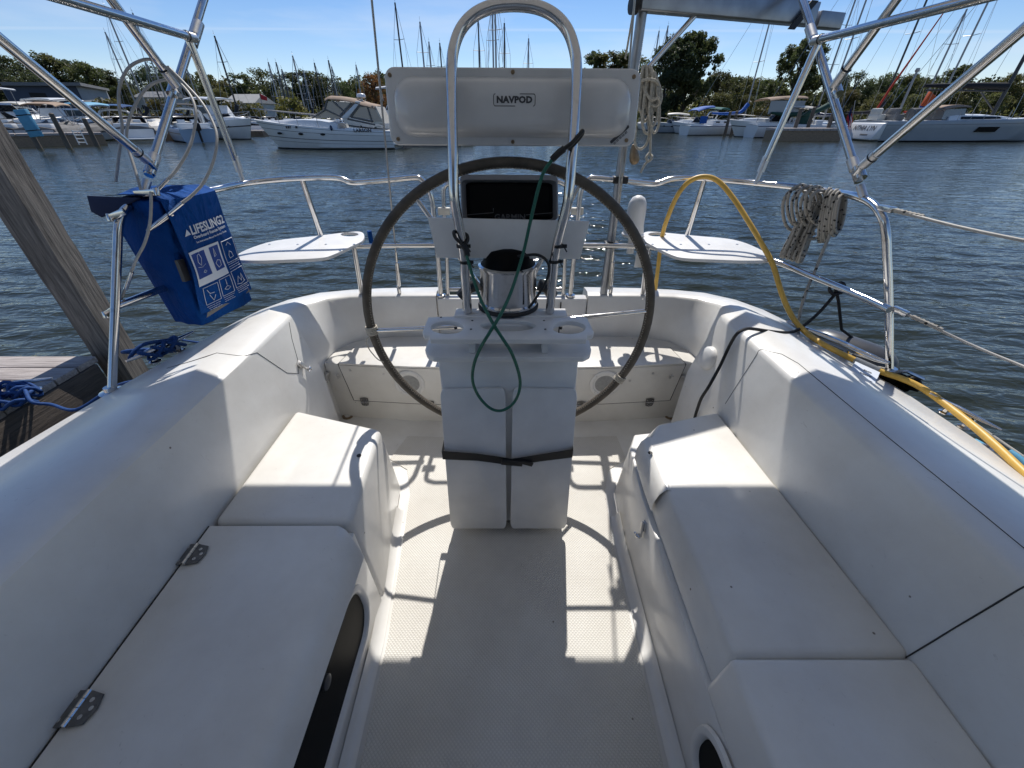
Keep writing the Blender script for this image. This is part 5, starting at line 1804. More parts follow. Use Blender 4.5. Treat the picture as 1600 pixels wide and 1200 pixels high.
mb.build('cord_loop', M['black'], GC, smooth=60)

# yellow shore power cord
YC = thing('shore_power_cord', at(1390, 588, z=0.63), 'thick yellow shore power cord arching over the rail and along the side deck', 'cord')
yp = [(1020, 520, 2.20), (1022, 470, 2.19), (1028, 420, 2.18), (1034, 372, 2.15), (1044, 338, 2.12), (1060, 303, 2.085), (1078, 283, 2.07), (1100, 276, 2.06), (1122, 283, 2.03), (1146, 310, 1.97), (1170, 347, 1.88), (1192, 384, 1.80), (1208, 415, 1.72), (1222, 460, 1.62), (1238, 495, 1.55), (1260, 520, 1.465)]
yz = [(1290, 540, 0.672), (1330, 560, 0.652), (1375, 580, 0.640), (1410, 592, 0.640), (1440, 606, 0.634), (1475, 630, 0.628), (1520, 665, 0.626), (1560, 700, 0.626), (1600, 738, 0.628), (1680, 810, 0.632), (1800, 930, 0.634)]
mb = MB(); mb.tube(spline([at(a_, b_, d=c_) for a_, b_, c_ in yp] + [at(a_, b_, z=c_) for a_, b_, c_ in yz], 6), 0.0108, 10); mb.build('cord', M['yellow'], YC, smooth=60)
# tag
ta, tb = at(1335, 562, z=0.651), at(1373, 579, z=0.6405)
mb = MB(); mb.tube([ta, tb], 0.0122, 12); mb.build('tag_sleeve', M['clear'], YC, smooth=60)
dv = (tb - ta); pr = at(1320, 591, z=0.672) - ta
fnT = quadmap(ta + pr, tb + pr * 0.95, tb + V(0, -0.008, 0.0), ta + V(0, -0.008, 0.0))
mb = MB()
mb.loft([[fnT(u, v, 0.0) for u in (0, 0.5, 1)] for v in (0, 0.5, 1)]); mb.loft([[fnT(u, v, -0.001) for u in (0, 0.5, 1)] for v in (0, 0.5, 1)])
TG = mb.build('warning_tag', M['white_print'], YC, smooth=0)
tw, th = dv.length, pr.length
for k, (s, sz) in enumerate((('DO', 0.020), ('NOT', 0.020), ('REMOVE', 0.016), ('THIS', 0.016))):
    lettering('lettering', s, sz * 0.8, lambda a, b, h, k=k: fnT(0.58 + a / tw, 0.72 - 0.2 * k + b / th, h), M['ink'], TG, bold=0.0009, sx=1.0, h=0.0012)

# flecked rope hank on the far rail
HK = thing('rope_hank', at(1265, 300, d=1.80), 'hank of grey rope with black flecks hung on the stern rail by the yellow cord', 'rope')
mb = MB()
r = 0.0062
def wrap(px, dd, sw, dr, k):
    """one hanging turn over the rail at px"""
    a = at(px, 297, d=dd)
    pts = [a + V(0.0, -0.03, -0.02), a + V(0, -0.012, 0.018), a + V(0, 0.012, 0.020), a + V(0, 0.03, -0.02), a + V(sw * 0.4, 0.035, -dr * 0.55), a + V(sw, 0.01, -dr), a + V(sw * 0.6, -0.032, -dr * 0.6)]
    return spline(pts, 5, closed=True)
def turn(cx_, cy_, rx, ry, d0, tilt, lean):
    pts = []
    for q in range(22):
        t = 2 * math.pi * q / 22
        x_ = rx * math.cos(t) * (1 + 0.10 * math.sin(2 * t + lean)); y_ = ry * math.sin(t)
        pts.append(at(cx_ + x_ + lean * y_ * 0.2, cy_ + y_, d=d0 + tilt * math.cos(t) * 0.03 + 0.02 * math.sin(t)))
    return pts
random.seed(15)
for k in range(7):
    mb.tube(turn(1243 + 6.2 * k, 324 - 0.5 * k + random.uniform(-3, 3), 21 - 0.8 * k, 33 - 1.2 * k, 1.845 - 0.018 * k, 1.0, -0.5), r, 7, closed=True)
for k in range(7):
    mb.tube(turn(1289 + 4.0 * k, 335 + random.uniform(-4, 4), 7.0, 42 - 2.0 * k, 1.74 - 0.012 * k, 1.0, -0.9), r, 7, closed=True)
random.seed(5)
for k in range(11):   # bundle hanging down to the left
    o = random.uniform(-6, 6)
    s0 = (1262 + 2.4 * k, 318 + random.uniform(-4, 4), 1.78 + random.uniform(-0.02, 0.02))
    s1 = (1244 + 2.6 * k, 352, 1.80 + random.uniform(-0.02, 0.02))
    s2 = (1222 + 3.0 * k, 392 + 0.9 * k + random.uniform(-3, 3), 1.83 + random.uniform(-0.015, 0.015))
    s3 = (1224 + 3.0 * k, 398 + 0.8 * k, 1.85)
    s4 = (1248 + 2.6 * k, 352, 1.835)
    mb.tube(run([s0, s1, s2, s3, s4], 5), r, 7)
mb.tube(run([(1246, 398, 1.82), (1255, 401, 1.81), (1257, 396, 1.81), (1250, 393, 1.82)], 5), r, 7)
mb.tube(run([(1258, 372, 1.80), (1275, 372, 1.79), (1288, 362, 1.78), (1293, 352, 1.77), (1283, 352, 1.78), (1270, 358, 1.79), (1272, 367, 1.79)], 5), r, 7)
mb.build('coil', M['fleck_rope'], HK, smooth=60)
mb = MB()
tail = [(1303, 300, 1.70), (1301, 340, 1.70), (1297, 365, 1.69), (1287, 390, 1.68), (1275, 420, 1.66), (1262, 450, 1.63), (1251, 485, 1.58), (1247, 515, 1.52), (1251, 535, 1.46), (1265, 552, 1.425), (1290, 570, 1.385), (1318, 590, 1.325), (1340, 596, 1.30), (1362, 596, 1.285), (1380, 592, 1.27)]
P = run(tail, 5)
P = [V(p.x, p.y, max(p.z, 0.615)) for p in P]
mb.tube(P, r, 7); mb.build('tail', M['fleck_rope'], HK, smooth=60)
# sheet along the deck edge
SH = thing('deck_line', at(1560, 690, z=0.61), 'flecked line with teal whipping lying along the deck edge beyond the yellow cord', 'rope')
mb = MB()
P = run([(1398, 600, 1.25), (1440, 615, 1.21), (1475, 640, 1.13), (1520, 672, 1.04), (1560, 700, 0.96), (1600, 728, 0.885), (1700, 800, 0.74)], 5)
mb.tube([p + V(0.02, 0.01, 0.01) for p in P], 0.0055, 7); mb.build('line', M['fleck_rope'], SH, smooth=60)
mb = MB(); mb.tube(run([(1522, 690, 0.99), (1534, 697, 0.965), (1548, 707, 0.935)], 4), 0.012, 8); mb.tube(run([(1575, 706, 0.93), (1590, 716, 0.905), (1605, 730, 0.875)], 4), 0.012, 8)
mb.build('whipping', M['lightblue'], SH, smooth=60)

# fender on a black line; the line's tail runs into the cockpit
FE = thing('fender', at(1318, 552, z=0.42), 'dark grey round fender hanging outboard on a black line', 'fender')
c = at(1316, 545, d=1.62)
c = at(1318, 552, d=1.60)
mb = MB(); mb.lathe([(0.012, 0.20), (0.028, 0.17), (0.055, 0.145), (0.078, 0.10), (0.084, 0.04), (0.084, -0.10), (0.075, -0.15), (0.05, -0.18), (0.02, -0.20), (0.005, -0.20)], c, 28, axis=(-0.62, 0.78, 0.05))
mb.build('fender_body', M['rubber_grey'], FE, smooth=60)
mb = MB()
kn = at(1308, 450, d=1.545)
mb.tube([kn + V(0, 0, -0.01), at(1310, 470, d=1.555), at(1315, 515, d=1.59), c + V(0.0, 0.0, 0.082)], 0.0058, 8)
for o in (-0.014, 0.012):
    mb.tube([kn + V(o, 0, 0) + V(0.2 * o, math.cos(t), math.sin(t)) * 0.021 for t in [2 * math.pi * q / 14 for q in range(14)]], 0.0062, 7, closed=True)
mb.tube(run([(1296, 452, 1.53), (1302, 460, 1.52), (1312, 458, 1.52), (1318, 448, 1.53), (1306, 442, 1.54)], 4), 0.006, 7)
mb.build('fender_line', M['black_rope'], FE, smooth=60)
BLN = thing('black_line', at(1130, 560, d=1.45), 'black line running from the lower rail over the coaming down into the cockpit', 'rope')
tail = [(1303, 462, 1.535), (1280, 488, 1.52), (1258, 508, 1.51), (1243, 519, 1.49)]
P = run(tail, 5)
deck = [at(1222, 519.5, z=0.700), at(1198, 517, z=0.718), at(1178, 514, z=0.727), at(1166, 514, z=0.730), at(1152, 521, z=0.722), at(1140, 540, d=1.40), at(1125, 572, d=1.37), at(1108, 603, d=1.335), at(1096, 622, d=1.35), at(1090, 638, d=1.365), at(1085, 655, d=1.38), at(1080, 680, d=1.39)]
mb = MB(); mb.tube(spline([at(*tail[0][:2], d=tail[0][2]), at(1280, 488, d=1.52), at(1256, 509, d=1.50), at(1240, 518, d=1.475)] + deck, 5), 0.0062, 8)
mb.build('line', M['black_rope'], BLN, smooth=60)
# hoist fall: beige rope hank made off on the pole
HD = 0.16
HR = thing('hoist_rope', at(1012, 160, d=1.95), 'hank of beige rope hanging on the hoist pole beside the instrument pod', 'rope')
mb = MB()
random.seed(9)
tp = None
for k in range(9):
    x = 1000 + 3.0 * k
    d0 = 2.05 - HD + 0.012 * (k % 3)
    yb = 175 + 10 * (k % 4) + random.uniform(-5, 5)
    mb.tube(spline([at(1008 + 1.6 * k - 3, 102 + (k % 3) * 3, d=d0), at(x + 1, 125, d=d0 - 0.01), at(x - 4 + random.uniform(-2, 2), yb - 22, d=d0 - 0.015), at(x + 1, yb, d=d0 - 0.01), at(x + 9, yb - 16, d=d0), at(x + 8, 140, d=d0), at(1016 + k * 0.8, 112, d=d0)], 5), 0.0054, 7)
mb.tube(run([(1002, 127, 1.870), (1012, 124, 1.860), (1024, 126, 1.865), (1029, 132, 1.890)], 5), 0.0054, 7)
mb.tube(run([(1002, 130, 1.890), (1016, 155, 1.870), (1028, 153, 1.860), (1031, 160, 1.870), (1024, 166, 1.880), (1014, 162, 1.880)], 5), 0.0054, 7)
mb.tube(run([(994, 200, 1.890), (992, 222, 1.890), (998, 233, 1.890), (1008, 228, 1.890), (1014, 210, 1.890), (1012, 180, 1.890)], 5), 0.0050, 7)
mb.tube(run([(1020, 180, 1.880), (1017, 210, 1.880), (1016, 240, 1.880)], 5), 0.0048, 7)
mb.build('coil', M['beige_rope'], HR, smooth=60)
mb = MB()
mb.tube(run([(1016, 238, 1.880), (1010, 246, 1.870), (1013, 252, 1.870), (1019, 246, 1.870), (1016, 241, 1.885)], 5), 0.0052, 7)
mb.tube(run([(1013, 250, 1.870), (1006, 260, 1.870), (1001, 270, 1.870)], 4), 0.0045, 7)
mb.build('knot', M['beige_rope'], HR, smooth=60)
# blue mooring line on the dock-side cleat
ML = thing('mooring_line', at(262, 556, z=0.62), 'blue mooring line made fast on the quarter cleat below the blue bag', 'rope')
mb = MB()
c = at(262, 556, z=0.606)
dv = V(0.33, 0.94, 0)
sv = V(-dv.y, dv.x, 0)
for k in range(5):
    cc = c + dv * (-0.05 + 0.024 * k) + V(0, 0, 0.034 + 0.003 * (k % 2))
    mb.tube([cc + (sv * math.cos(t) * 0.021 + V(0, 0, 1) * math.sin(t) * 0.021) + dv * (0.035 if k % 2 else -0.03) * math.sin(t) for t in [2 * math.pi * q / 14 for q in range(14)]], 0.0068, 8, closed=True)
mb.tube(spline([c + dv * 0.05 + V(0, 0, 0.05), c + dv * -0.05 + sv * 0.02 + V(0, 0, 0.07), c + dv * -0.1 + sv * 0.04 + V(0, 0, 0.03), c + sv * 0.10 + V(0, 0, 0.01), c + sv * 0.25 + V(0, 0.0, -0.03), V(-1.75, 2.2, 0.2), V(-2.4, 2.6, 0.05)], 5), 0.0072, 8)
mb.build('line', M['blue_rope'], ML, smooth=60)

# ------------------------------------------------------------------ the dock alongside
DX = -2.72
DZ = 0.10
DOCK = thing('dock', (DX - 0.9, 0.5, WZ), 'weathered plank dock beside the boat on the left', 'dock')
yy = 2.28
for k in range(26):
    w = 0.142
    mb = MB()
    y1, y0 = yy - 0.006, yy - w
    jx = random.uniform(-0.006, 0.006)
    zt = DZ + random.uniform(-0.002, 0.002)
    mb.hexa([(DX + jx, y0, DZ - 0.038), (DX + jx, y1, DZ - 0.038), (DX - 2.0, y1, DZ - 0.038), (DX - 2.0, y0, DZ - 0.038)],
            [(DX + jx, y0, zt), (DX + jx, y1, zt), (DX - 2.0, y1, zt), (DX - 2.0, y0, zt)])
    mb.build('plank', M['plank'], DOCK, bevel=0.004)
    yy -= w + 0.002
mb = MB(); mb.box((DX - 0.035, 0.38, DZ - 0.19), (0.09, 3.74, 0.30)); mb.build('side_beam', M['beam'], DOCK, bevel=0.008)
mb = MB(); mb.box((DX + 0.03, 0.3, DZ - 0.30), (0.05, 3.6, 0.14)); mb.build('rub_beam', M['beam'], DOCK, bevel=0.008)
mb = MB(); mb.box((DX - 1.0, 2.24, DZ - 0.17), (1.9, 0.08, 0.26)); mb.build('end_beam', M['beam'], DOCK, bevel=0.008)
# square piling at the dock corner
PC = at(118, 452, d=2.42)
PIL = thing('dock_piling', (PC.x, PC.y, WZ - 0.5), 'tall square weathered timber piling at the dock corner', 'piling')
mb = MB()
secs = []
hw = 0.078
ca, sa = math.cos(math.radians(7)), math.sin(math.radians(7))
random.seed(3)
for i in range(30):
    z = -0.9 + 3.1 * i / 29
    loop = []
    for ax_, ay_ in ((-1, -1), (0, -1), (1, -1), (1, 0), (1, 1), (0, 1), (-1, 1), (-1, 0)):
        x_, y_ = ax_ * hw + random.uniform(-0.0025, 0.0025), ay_ * hw + random.uniform(-0.0025, 0.0025)
        loop.append((PC.x + x_ * ca - y_ * sa, PC.y + x_ * sa + y_ * ca, z))
    secs.append(loop)
mb.loft(secs, close_sec=True, cap0=True, cap1=True)
mb.build('post', M['post'], PIL, smooth=25)
# dock cleat with blue line
BL = thing('dock_line', at(30, 610, z=DZ + 0.02), 'coiled blue dock line made fast on the dock at the left edge', 'rope')
mb = MB()
c = at(28, 612, z=DZ + 0.06)
for k in range(6):
    a0_ = random.uniform(0, 6)
    rr_ = random.uniform(0.045, 0.085)
    cc = c + V(random.uniform(-0.10, 0.03), random.uniform(-0.05, 0.05), -0.03 + 0.006 * k)
    mb.tube([cc + V(math.cos(t + a0_) * rr_ * 1.5, math.sin(t + a0_) * rr_ * 0.8, 0.03 * math.sin(2 * t + k)) for t in [2 * math.pi * q / 18 for q in range(18)]], 0.009, 8, closed=True)
mb.tube(spline([c + V(0.05, 0, 0.02), at(50, 628, z=DZ + 0.05), at(80, 632, z=DZ + 0.02), at(120, 640, z=0.16), V(-1.95, 1.62, 0.30), V(-1.45, 1.3, 0.55)], 6), 0.0085, 8)
mb.build('line', M['blue_rope'], BL, smooth=60)
DC = thing('dock_cleat', at(35, 612, z=DZ), 'galvanised cleat on the dock under the blue line', 'cleat')
cleat(at(35, 612, z=DZ + 0.004), (1, 0.3, 0), 1.3, DC, M['steel_dull'])
# ------------------------------------------------------------------ far shore: trees
def leaf_cloud(lobes, n, leaf, seed, squash=1.0):
    """quads scattered over the skins of many lobes -> (verts, faces)"""
    g = np.random.default_rng(seed)
    L = np.array(lobes)                      # cx cy cz r
    w = L[:, 3] ** 2
    idx = g.choice(len(L), n, p=w / w.sum())
    dirs = g.normal(size=(n, 3))
    dirs /= np.linalg.norm(dirs, axis=1)[:, None]
    rad = L[idx, 3] * (0.2 + 1.35 * g.random(n) ** 0.75)
    c = L[idx, :3] + dirs * rad[:, None] * np.array([1, 1, 0.82 * squash])
    nrm = dirs * 0.5 + g.normal(size=(n, 3)) * 0.7
    nrm /= np.linalg.norm(nrm, axis=1)[:, None]
    t = np.cross(nrm, g.normal(size=(n, 3)))
    t /= np.linalg.norm(t, axis=1)[:, None]
    b = np.cross(nrm, t)
    s = leaf * (0.55 + 0.9 * g.random(n))[:, None]
    v = np.stack([c - t * s, c + b * s * 0.55, c + t * s, c - b * s * 0.55], 1).reshape(-1, 3)
    f = np.arange(4 * n).reshape(-1, 4)
    return v, f

def mesh_np(name, v, f, mat):
    me = bpy.data.meshes.new(name)
    me.vertices.add(len(v)); me.vertices.foreach_set('co', v.astype(np.float32).ravel())
    me.loops.add(f.size); me.loops.foreach_set('vertex_index', f.astype(np.int32).ravel())
    me.polygons.add(len(f)); me.polygons.foreach_set('loop_start', np.arange(0, f.size, 4, dtype=np.int32))
    me.update(calc_edges=True)
    me.materials.append(mat)
    return me

def tree_proto(kind, seed, mat, nleaf=2600):
    """unit tree, 1 m tall, crown and trunk meshes"""
    g = random.Random(seed)
    lobes = []
    if kind == 'round':
        for k in range(95):
            a = g.uniform(0, 6.283); h = g.uniform(0.06, 0.96)
            env = (0.34 + 0.05 * math.sin(3 * a + seed)) * math.sqrt(max(0.06, 1 - ((h - 0.48) / 0.52) ** 2))
            rr_ = env * g.random() ** 0.4
            lobes.append((rr_ * math.cos(a), rr_ * math.sin(a), h, g.uniform(0.025, 0.085)))
    elif kind == 'tall':
        for k in range(90):
            a = g.uniform(0, 6.283); h = g.uniform(0.05, 0.97)
            env = (0.20 + 0.03 * math.sin(2 * a + seed)) * (1 - abs(h - 0.42) ** 1.6 * 1.4) + 0.02
            rr_ = env * g.random() ** 0.45
            lobes.append((rr_ * math.cos(a), rr_ * math.sin(a), h, g.uniform(0.02, 0.06)))
    elif kind == 'wind':       # leaning, ragged top
        for k in range(90):
            h = g.uniform(0.06, 0.97); a = g.uniform(0, 6.283)
            env = (0.29 + 0.05 * math.sin(3 * a + seed)) * math.sqrt(max(0.06, 1 - ((h - 0.46) / 0.53) ** 2))
            rr_ = env * g.random() ** 0.45
            lobes.append((rr_ * math.cos(a) + 0.22 * (h - 0.4), rr_ * math.sin(a), h, g.uniform(0.02, 0.075)))
    elif kind == 'open':       # broad limbs, gaps between the clumps
        limbs = [(g.uniform(0, 6.283), g.uniform(0.35, 0.95)) for q in range(16)]
        for k in range(110):
            a0, h0 = limbs[k % 16]
            a = a0 + g.gauss(0, 0.28); h = min(0.97, max(0.12, h0 + g.gauss(0, 0.07)))
            env = 0.40 * math.sqrt(max(0.05, 1 - ((h - 0.52) / 0.47) ** 2))
            rr_ = env * (0.15 + 0.9 * g.random() ** 0.6)
            lobes.append((rr_ * math.cos(a), rr_ * math.sin(a), h, g.uniform(0.018, 0.06)))
    else:                      # bush
        for k in range(22):
            a = g.uniform(0, 6.283); h = g.uniform(0.12, 0.85)
            rr_ = 0.55 * math.sqrt(max(0.05, 1 - (h - 0.2) ** 2 * 1.3)) * math.sqrt(g.random())
            lobes.append((rr_ * math.cos(a), rr_ * math.sin(a), h, g.uniform(0.10, 0.2)))
    leaf = 0.0165 if kind != 'bush' else 0.045
    v, f = leaf_cloud(lobes, nleaf, leaf, seed)
    crown = mesh_np('crown', v, f, mat)
    mb = MB()
    lean = 0.2 if kind == 'wind' else 0.0
    base = 0.022 if kind != 'bush' else 0.03
    mb.tube([V(lean * (h - 0.4) if h > 0.3 else -0.02 * lean, 0.01 * math.sin(9 * h), h) for h in (-0.03, 0.15, 0.35, 0.55, 0.8)], [base * 1.5, base, base * 0.8, base * 0.55, base * 0.15], 8)
    for lb in lobes[::5]:
        h0 = max(0.12, lb[2] - 0.18 - 0.3 * math.hypot(lb[0], lb[1]))
        p0 = V(lean * (h0 - 0.4) if h0 > 0.3 else 0, 0, h0)
        p2 = V(lb[0], lb[1], lb[2])
        mb.tube([p0, p0.lerp(p2, 0.5) + V(0, 0, 0.02), p2], [base * 0.45, base * 0.28, base * 0.08], 5)
    tmp = mb.build('trunk', M['bark'])
    trunk = tmp.data
    bpy.data.objects.remove(tmp)
    return crown, trunk

PROTO = {}
for i, (k, mt) in enumerate((('round', 'leaf_a'), ('round', 'leaf_b'), ('tall', 'leaf_a'), ('tall', 'leaf_b'), ('wind', 'leaf_p'), ('wind', 'leaf_a'), ('open', 'leaf_p'), ('open', 'leaf_a'), ('bush', 'leaf_c'), ('bush', 'leaf_b'), ('round', 'leaf_o'), ('round', 'leaf_p'))):
    PROTO[i] = tree_proto(k, 40 + i, M[mt], 6500 if k != 'bush' else 1800)

def tree(x, y, h, proto, label, width=1.0, group=None, name='tree', cat='tree', z0=0.4, dense=None):
    e = bpy.data.objects.new(name, None); COL.objects.link(e)
    e.location = (x, y, z0)
    e.rotation_euler = (0, 0, random.uniform(-0.5, 0.5) if proto in (4, 5) else random.uniform(0, 6.28))
    e.scale = (h * width, h * width, h)
    tag(e, label, cat, group)
    cr, tr = dense if dense else PROTO[proto]
    for nm, me in (('crown', cr), ('trunk', tr)):
        o = bpy.data.objects.new(nm, me); COL.objects.link(o); o.parent = e
    return e

ORD = ['first', 'second', 'third', 'fourth', 'fifth', 'sixth', 'seventh', 'eighth', 'ninth', 'tenth', 'eleventh', 'twelfth', 'thirteenth', 'fourteenth', 'fifteenth', 'sixteenth']
def tree_row(rows, zones, group):
    """rows of trees; each labelled by its place from the left within a stretch of shore named by a landmark"""
    cnt = {}
    for px, yt, dd, pr, w in sorted(rows):
        for lim, what, where in zones:
            if px < lim:
                break
        cnt[where] = cnt.get(where, 0) + 1
        tree_px(px, yt, dd, pr, '%s, %s from the left %s' % (what, ORD[cnt[where] - 1], where), w, group)

def tree_px(px, ytop, dist, proto, label, width=1.0, group=None, **kw):
    p = at(px, ytop, d=dist)
    # foot below the crown: vertical line in space keeps x
    return tree(p.x, dist, (p.z - 0.4) / 0.98, proto, label, width, group, **kw)

random.seed(21)
GL, GM, GR = 'trees behind the warehouse shore', 'trees behind the moored masts', 'trees along the shore to the right'
tree_row(((-75, 70, 88, 5, 1.3), (-30, 84, 84, 4, 1.3), (8, 92, 88, 0, 1.2), (48, 84, 92, 5, 1.35), (88, 94, 95, 4, 1.3), (118, 98, 93, 5, 1.2), (146, 108, 97, 4, 1.2), (168, 120, 99, 5, 1.2), (20, 108, 80, 11, 1.3), (-60, 100, 74, 11, 1.4)), [(999, 'dark windblown tree', 'in the row behind the blue-grey warehouse')], GL)
tree_row(((190, 124, 118, 0, 1.1), (226, 100, 112, 11, 1.05), (250, 118, 120, 1, 1.1), (282, 118, 122, 3, 1.3), (300, 128, 124, 0, 1.2), (318, 112, 116, 3, 1.2), (345, 128, 124, 1, 1.2), (372, 116, 122, 2, 1.5), (430, 126, 126, 0, 1.1), (452, 116, 118, 2, 1.6), (474, 112, 116, 2, 1.7), (500, 116, 118, 0, 1.0), (532, 126, 122, 0, 0.9), (560, 128, 126, 1, 0.9), (598, 126, 120, 1, 0.9), 
                          (205, 138, 106, 1, 1.2), (335, 140, 110, 1, 1.3), (445, 142, 108, 1, 1.2), (520, 146, 110, 1, 1.2)), [(300, 'dark broadleaf tree', 'behind the wire loops and bimini leg'), (400, 'dark broadleaf tree', 'behind the grey roofed house'), (500, 'dark broadleaf tree', 'behind the masts left of the cruiser top'), (999, 'dark broadleaf tree', 'behind the tan cruiser top')], GM)
tree_px(404, 105, 112, 0, 'big rounded dark tree behind the masts left of the cruiser', 1.15)
tree_px(580, 116, 112, 10, 'orange autumn tree behind the cruiser canopy', 0.95)
tree_row(((1005, 92, 96, 0, 0.9), (1128, 112, 86, 1, 0.9), (1150, 118, 92, 0, 1.1), (1178, 122, 104, 1, 1.2), (1205, 122, 100, 0, 1.1), (1320, 116, 98, 0, 1.0), (1344, 110, 100, 0, 0.95), (1372, 120, 98, 11, 1.0), (1398, 112, 96, 0, 1.05), (1424, 118, 96, 1, 1.0), (1447, 120, 98, 0, 1.0), (1556, 124, 92, 11, 1.1), (1590, 116, 84, 1, 1.1), (1640, 108, 84, 0, 1.2), (1330, 142, 82, 1, 1.4), (1380, 146, 80, 1, 1.4), (1440, 148, 80, 1, 1.4), (1500, 140, 80, 1, 1.4), (1560, 146, 78, 1, 1.4), (1170, 150, 90, 1, 1.3), (1130, 146, 82, 1, 1.3), (1215, 148, 84, 1, 1.3)), [(1140, 'green tree', 'around the tall spreading tree'), (1230, 'green tree', 'behind the blue covered sailboat'), (1420, 'green tree', 'behind the stern of the grey yacht'), (9999, 'green tree', 'behind the bow of the grey yacht')], GR)
for k, (px, yt) in enumerate(((930, 84), (953, 82), (972, 84), (987, 86))):
    tree_px(px, yt, 118, 2 + k % 2, 'slim poplar, %s from the left above the right end of the instrument pod' % ORD[k], 1.5, 'poplars beside the pod')
BIGC = tree_proto('open', 91, M['leaf_a'], 16000)
BIGD = tree_proto('round', 92, M['leaf_p'], 16000)
WNDC = tree_proto('wind', 93, M['leaf_a'], 9000)
tree_px(1052, 60, 76, 0, 'tall dense dark tree right of the rope hank on the hoist pole', 0.95, dense=BIGD)
tree_px(1088, 58, 78, 0, 'tall spreading tree overhanging the green canopied boat', 1.0, dense=BIGC)
tree_px(1262, 66, 66, 0, 'large ragged tree behind the right bimini joint', 0.95, dense=BIGC)
tree_px(1500, 104, 84, 0, 'windswept tree leaning right behind the big grey yacht', 1.5, dense=WNDC)
for px, yt, dd, lb in ((165, 152, 66, 'yellowish bush at the corner of the warehouse'), (243, 152, 72, 'round olive bush behind the bow of the moored boats'), (452, 150, 68, 'olive bush beyond the bow rail of the cruiser'), (360, 156, 76, 'bush beside the grey roofed house'), (392, 160, 76, 'low bush right of the grey roofed house'), (1190, 166, 78, 'yellow bush on the bank behind the blue sail cover')):
    p = at(px, yt, d=dd)
    tree(p.x, dd, p.z - 0.3, 8, lb, 1.15, name='bush', cat='bush')
# undergrowth along the bank, one mass
g = np.random.default_rng(77)
lob = []
for k in range(260):
    t = g.random()
    i = g.integers(1, len(shore) - 2)
    x0, y0 = shore[i]; x1, y1 = shore[i + 1]
    lob.append((x0 + (x1 - x0) * t, y0 + (y1 - y0) * t + g.uniform(6, 30), 0.6 + g.uniform(0, 1.2), g.uniform(0.9, 2.2)))
v, f = leaf_cloud(lob, 16000, 0.30, 5)
lob2 = []
for k in range(1500):
    x = g.uniform(-200, 200)
    y = 138 + g.uniform(0, 22) + abs(x) * 0.05
    hmax = 9.4 + 1.3 * math.sin(x * 0.11) + 1.0 * math.sin(x * 0.31 + 1) + 0.8 * math.sin(x * 0.83)
    lob2.append((x, y, g.uniform(0.5, hmax), g.uniform(0.8, 2.0)))
v2, f2 = leaf_cloud(lob2, 150000, 0.44, 6)
fw = bpy.data.objects.new('far_wood', mesh_np('far_wood', v2, f2, M['leaf_a'])); COL.objects.link(fw)
tag(fw, 'distant dark wood closing the gaps behind the shore trees', 'wood', kind='stuff')
ug = bpy.data.objects.new('undergrowth', mesh_np('undergrowth', v, f, M['leaf_b'])); COL.objects.link(ug)
tag(ug, 'low green undergrowth along the far bank', 'undergrowth', kind='stuff')

# ------------------------------------------------------------------ buildings on shore
def rect_part(mb, a, b, z0, z1, off, n):
    """upright rectangle from plan point a to b, pushed out by off along n"""
    o = n * off
    mb.add([(a.x + o.x, a.y + o.y, z0), (b.x + o.x, b.y + o.y, z0), (b.x + o.x, b.y + o.y, z1), (a.x + o.x, a.y + o.y, z1)], [(0, 1, 2, 3)])

M['wh_blue'] = simple('warehouse_blue', (0.050, 0.065, 0.10), 0.7, var=0.12, vscale=0.4)
M['wh_grey'] = simple('warehouse_grey', (0.30, 0.32, 0.33), 0.75, var=0.08, vscale=0.5)
M['roof_grey'] = simple('roof_grey', (0.17, 0.175, 0.18), 0.8, var=0.15, vscale=0.8)
M['roof_pale'] = simple('roof_pale', (0.30, 0.30, 0.29), 0.8, var=0.12, vscale=1.0)
M['siding'] = simple('siding', (0.50, 0.51, 0.50), 0.8)
a, b, c = at(30, 185, d=60), at(143, 185, d=66), at(186, 185, d=78)
zt_a, zt_b, zt_c = at(30, 133, d=60).z, at(143, 133, d=66).z, at(186, 140, d=78).z
WHS = thing('warehouse', (b.x, b.y, 0.4), 'low blue-grey warehouse with a pale end wall behind the left marina', 'building')
def wall(a, b, z0, za, zb, th, mat, name, par):
    n = V(b.y - a.y, -(b.x - a.x), 0).normalized()
    mb = MB()
    mb.hexa([V(a.x, a.y, z0), V(b.x, b.y, z0), V(b.x, b.y, z0) - n * th, V(a.x, a.y, z0) - n * th], [V(a.x, a.y, za), V(b.x, b.y, zb), V(b.x, b.y, zb) - n * th, V(a.x, a.y, za) - n * th])
    return mb.build(name, mat, par, smooth=0), n
zt = 6.0
zt_a, zt_b, zt_c = at(30, 134, d=60).z, at(143, 134, d=66).z, at(186, 142, d=78).z
w1, n1 = wall(a, b, 0.3, zt_a, zt_b, 0.3, M['wh_blue'], 'wall', WHS)
w2, n2 = wall(b, c, 0.3, zt_b - 0.02, zt_c, 0.3, M['wh_grey'], 'end_wall', WHS)
mb = MB()
d2 = c - b
mb.hexa([V(a.x, a.y, zt_a) + n1 * 0.5, V(b.x, b.y, zt_b) + n1 * 0.5 + n2 * 0.4, V(c.x, c.y, zt_c) + n2 * 0.4, V(a.x + d2.x, a.y + d2.y, zt_a)],
        [V(a.x, a.y, zt_a + 0.35) + n1 * 0.5, V(b.x, b.y, zt_b + 0.35) + n1 * 0.5 + n2 * 0.4, V(c.x, c.y, zt_c + 0.3) + n2 * 0.4, V(a.x + d2.x, a.y + d2.y, zt_a + 0.6)])
mb.build('roof', M['roof_grey'], WHS, smooth=0)
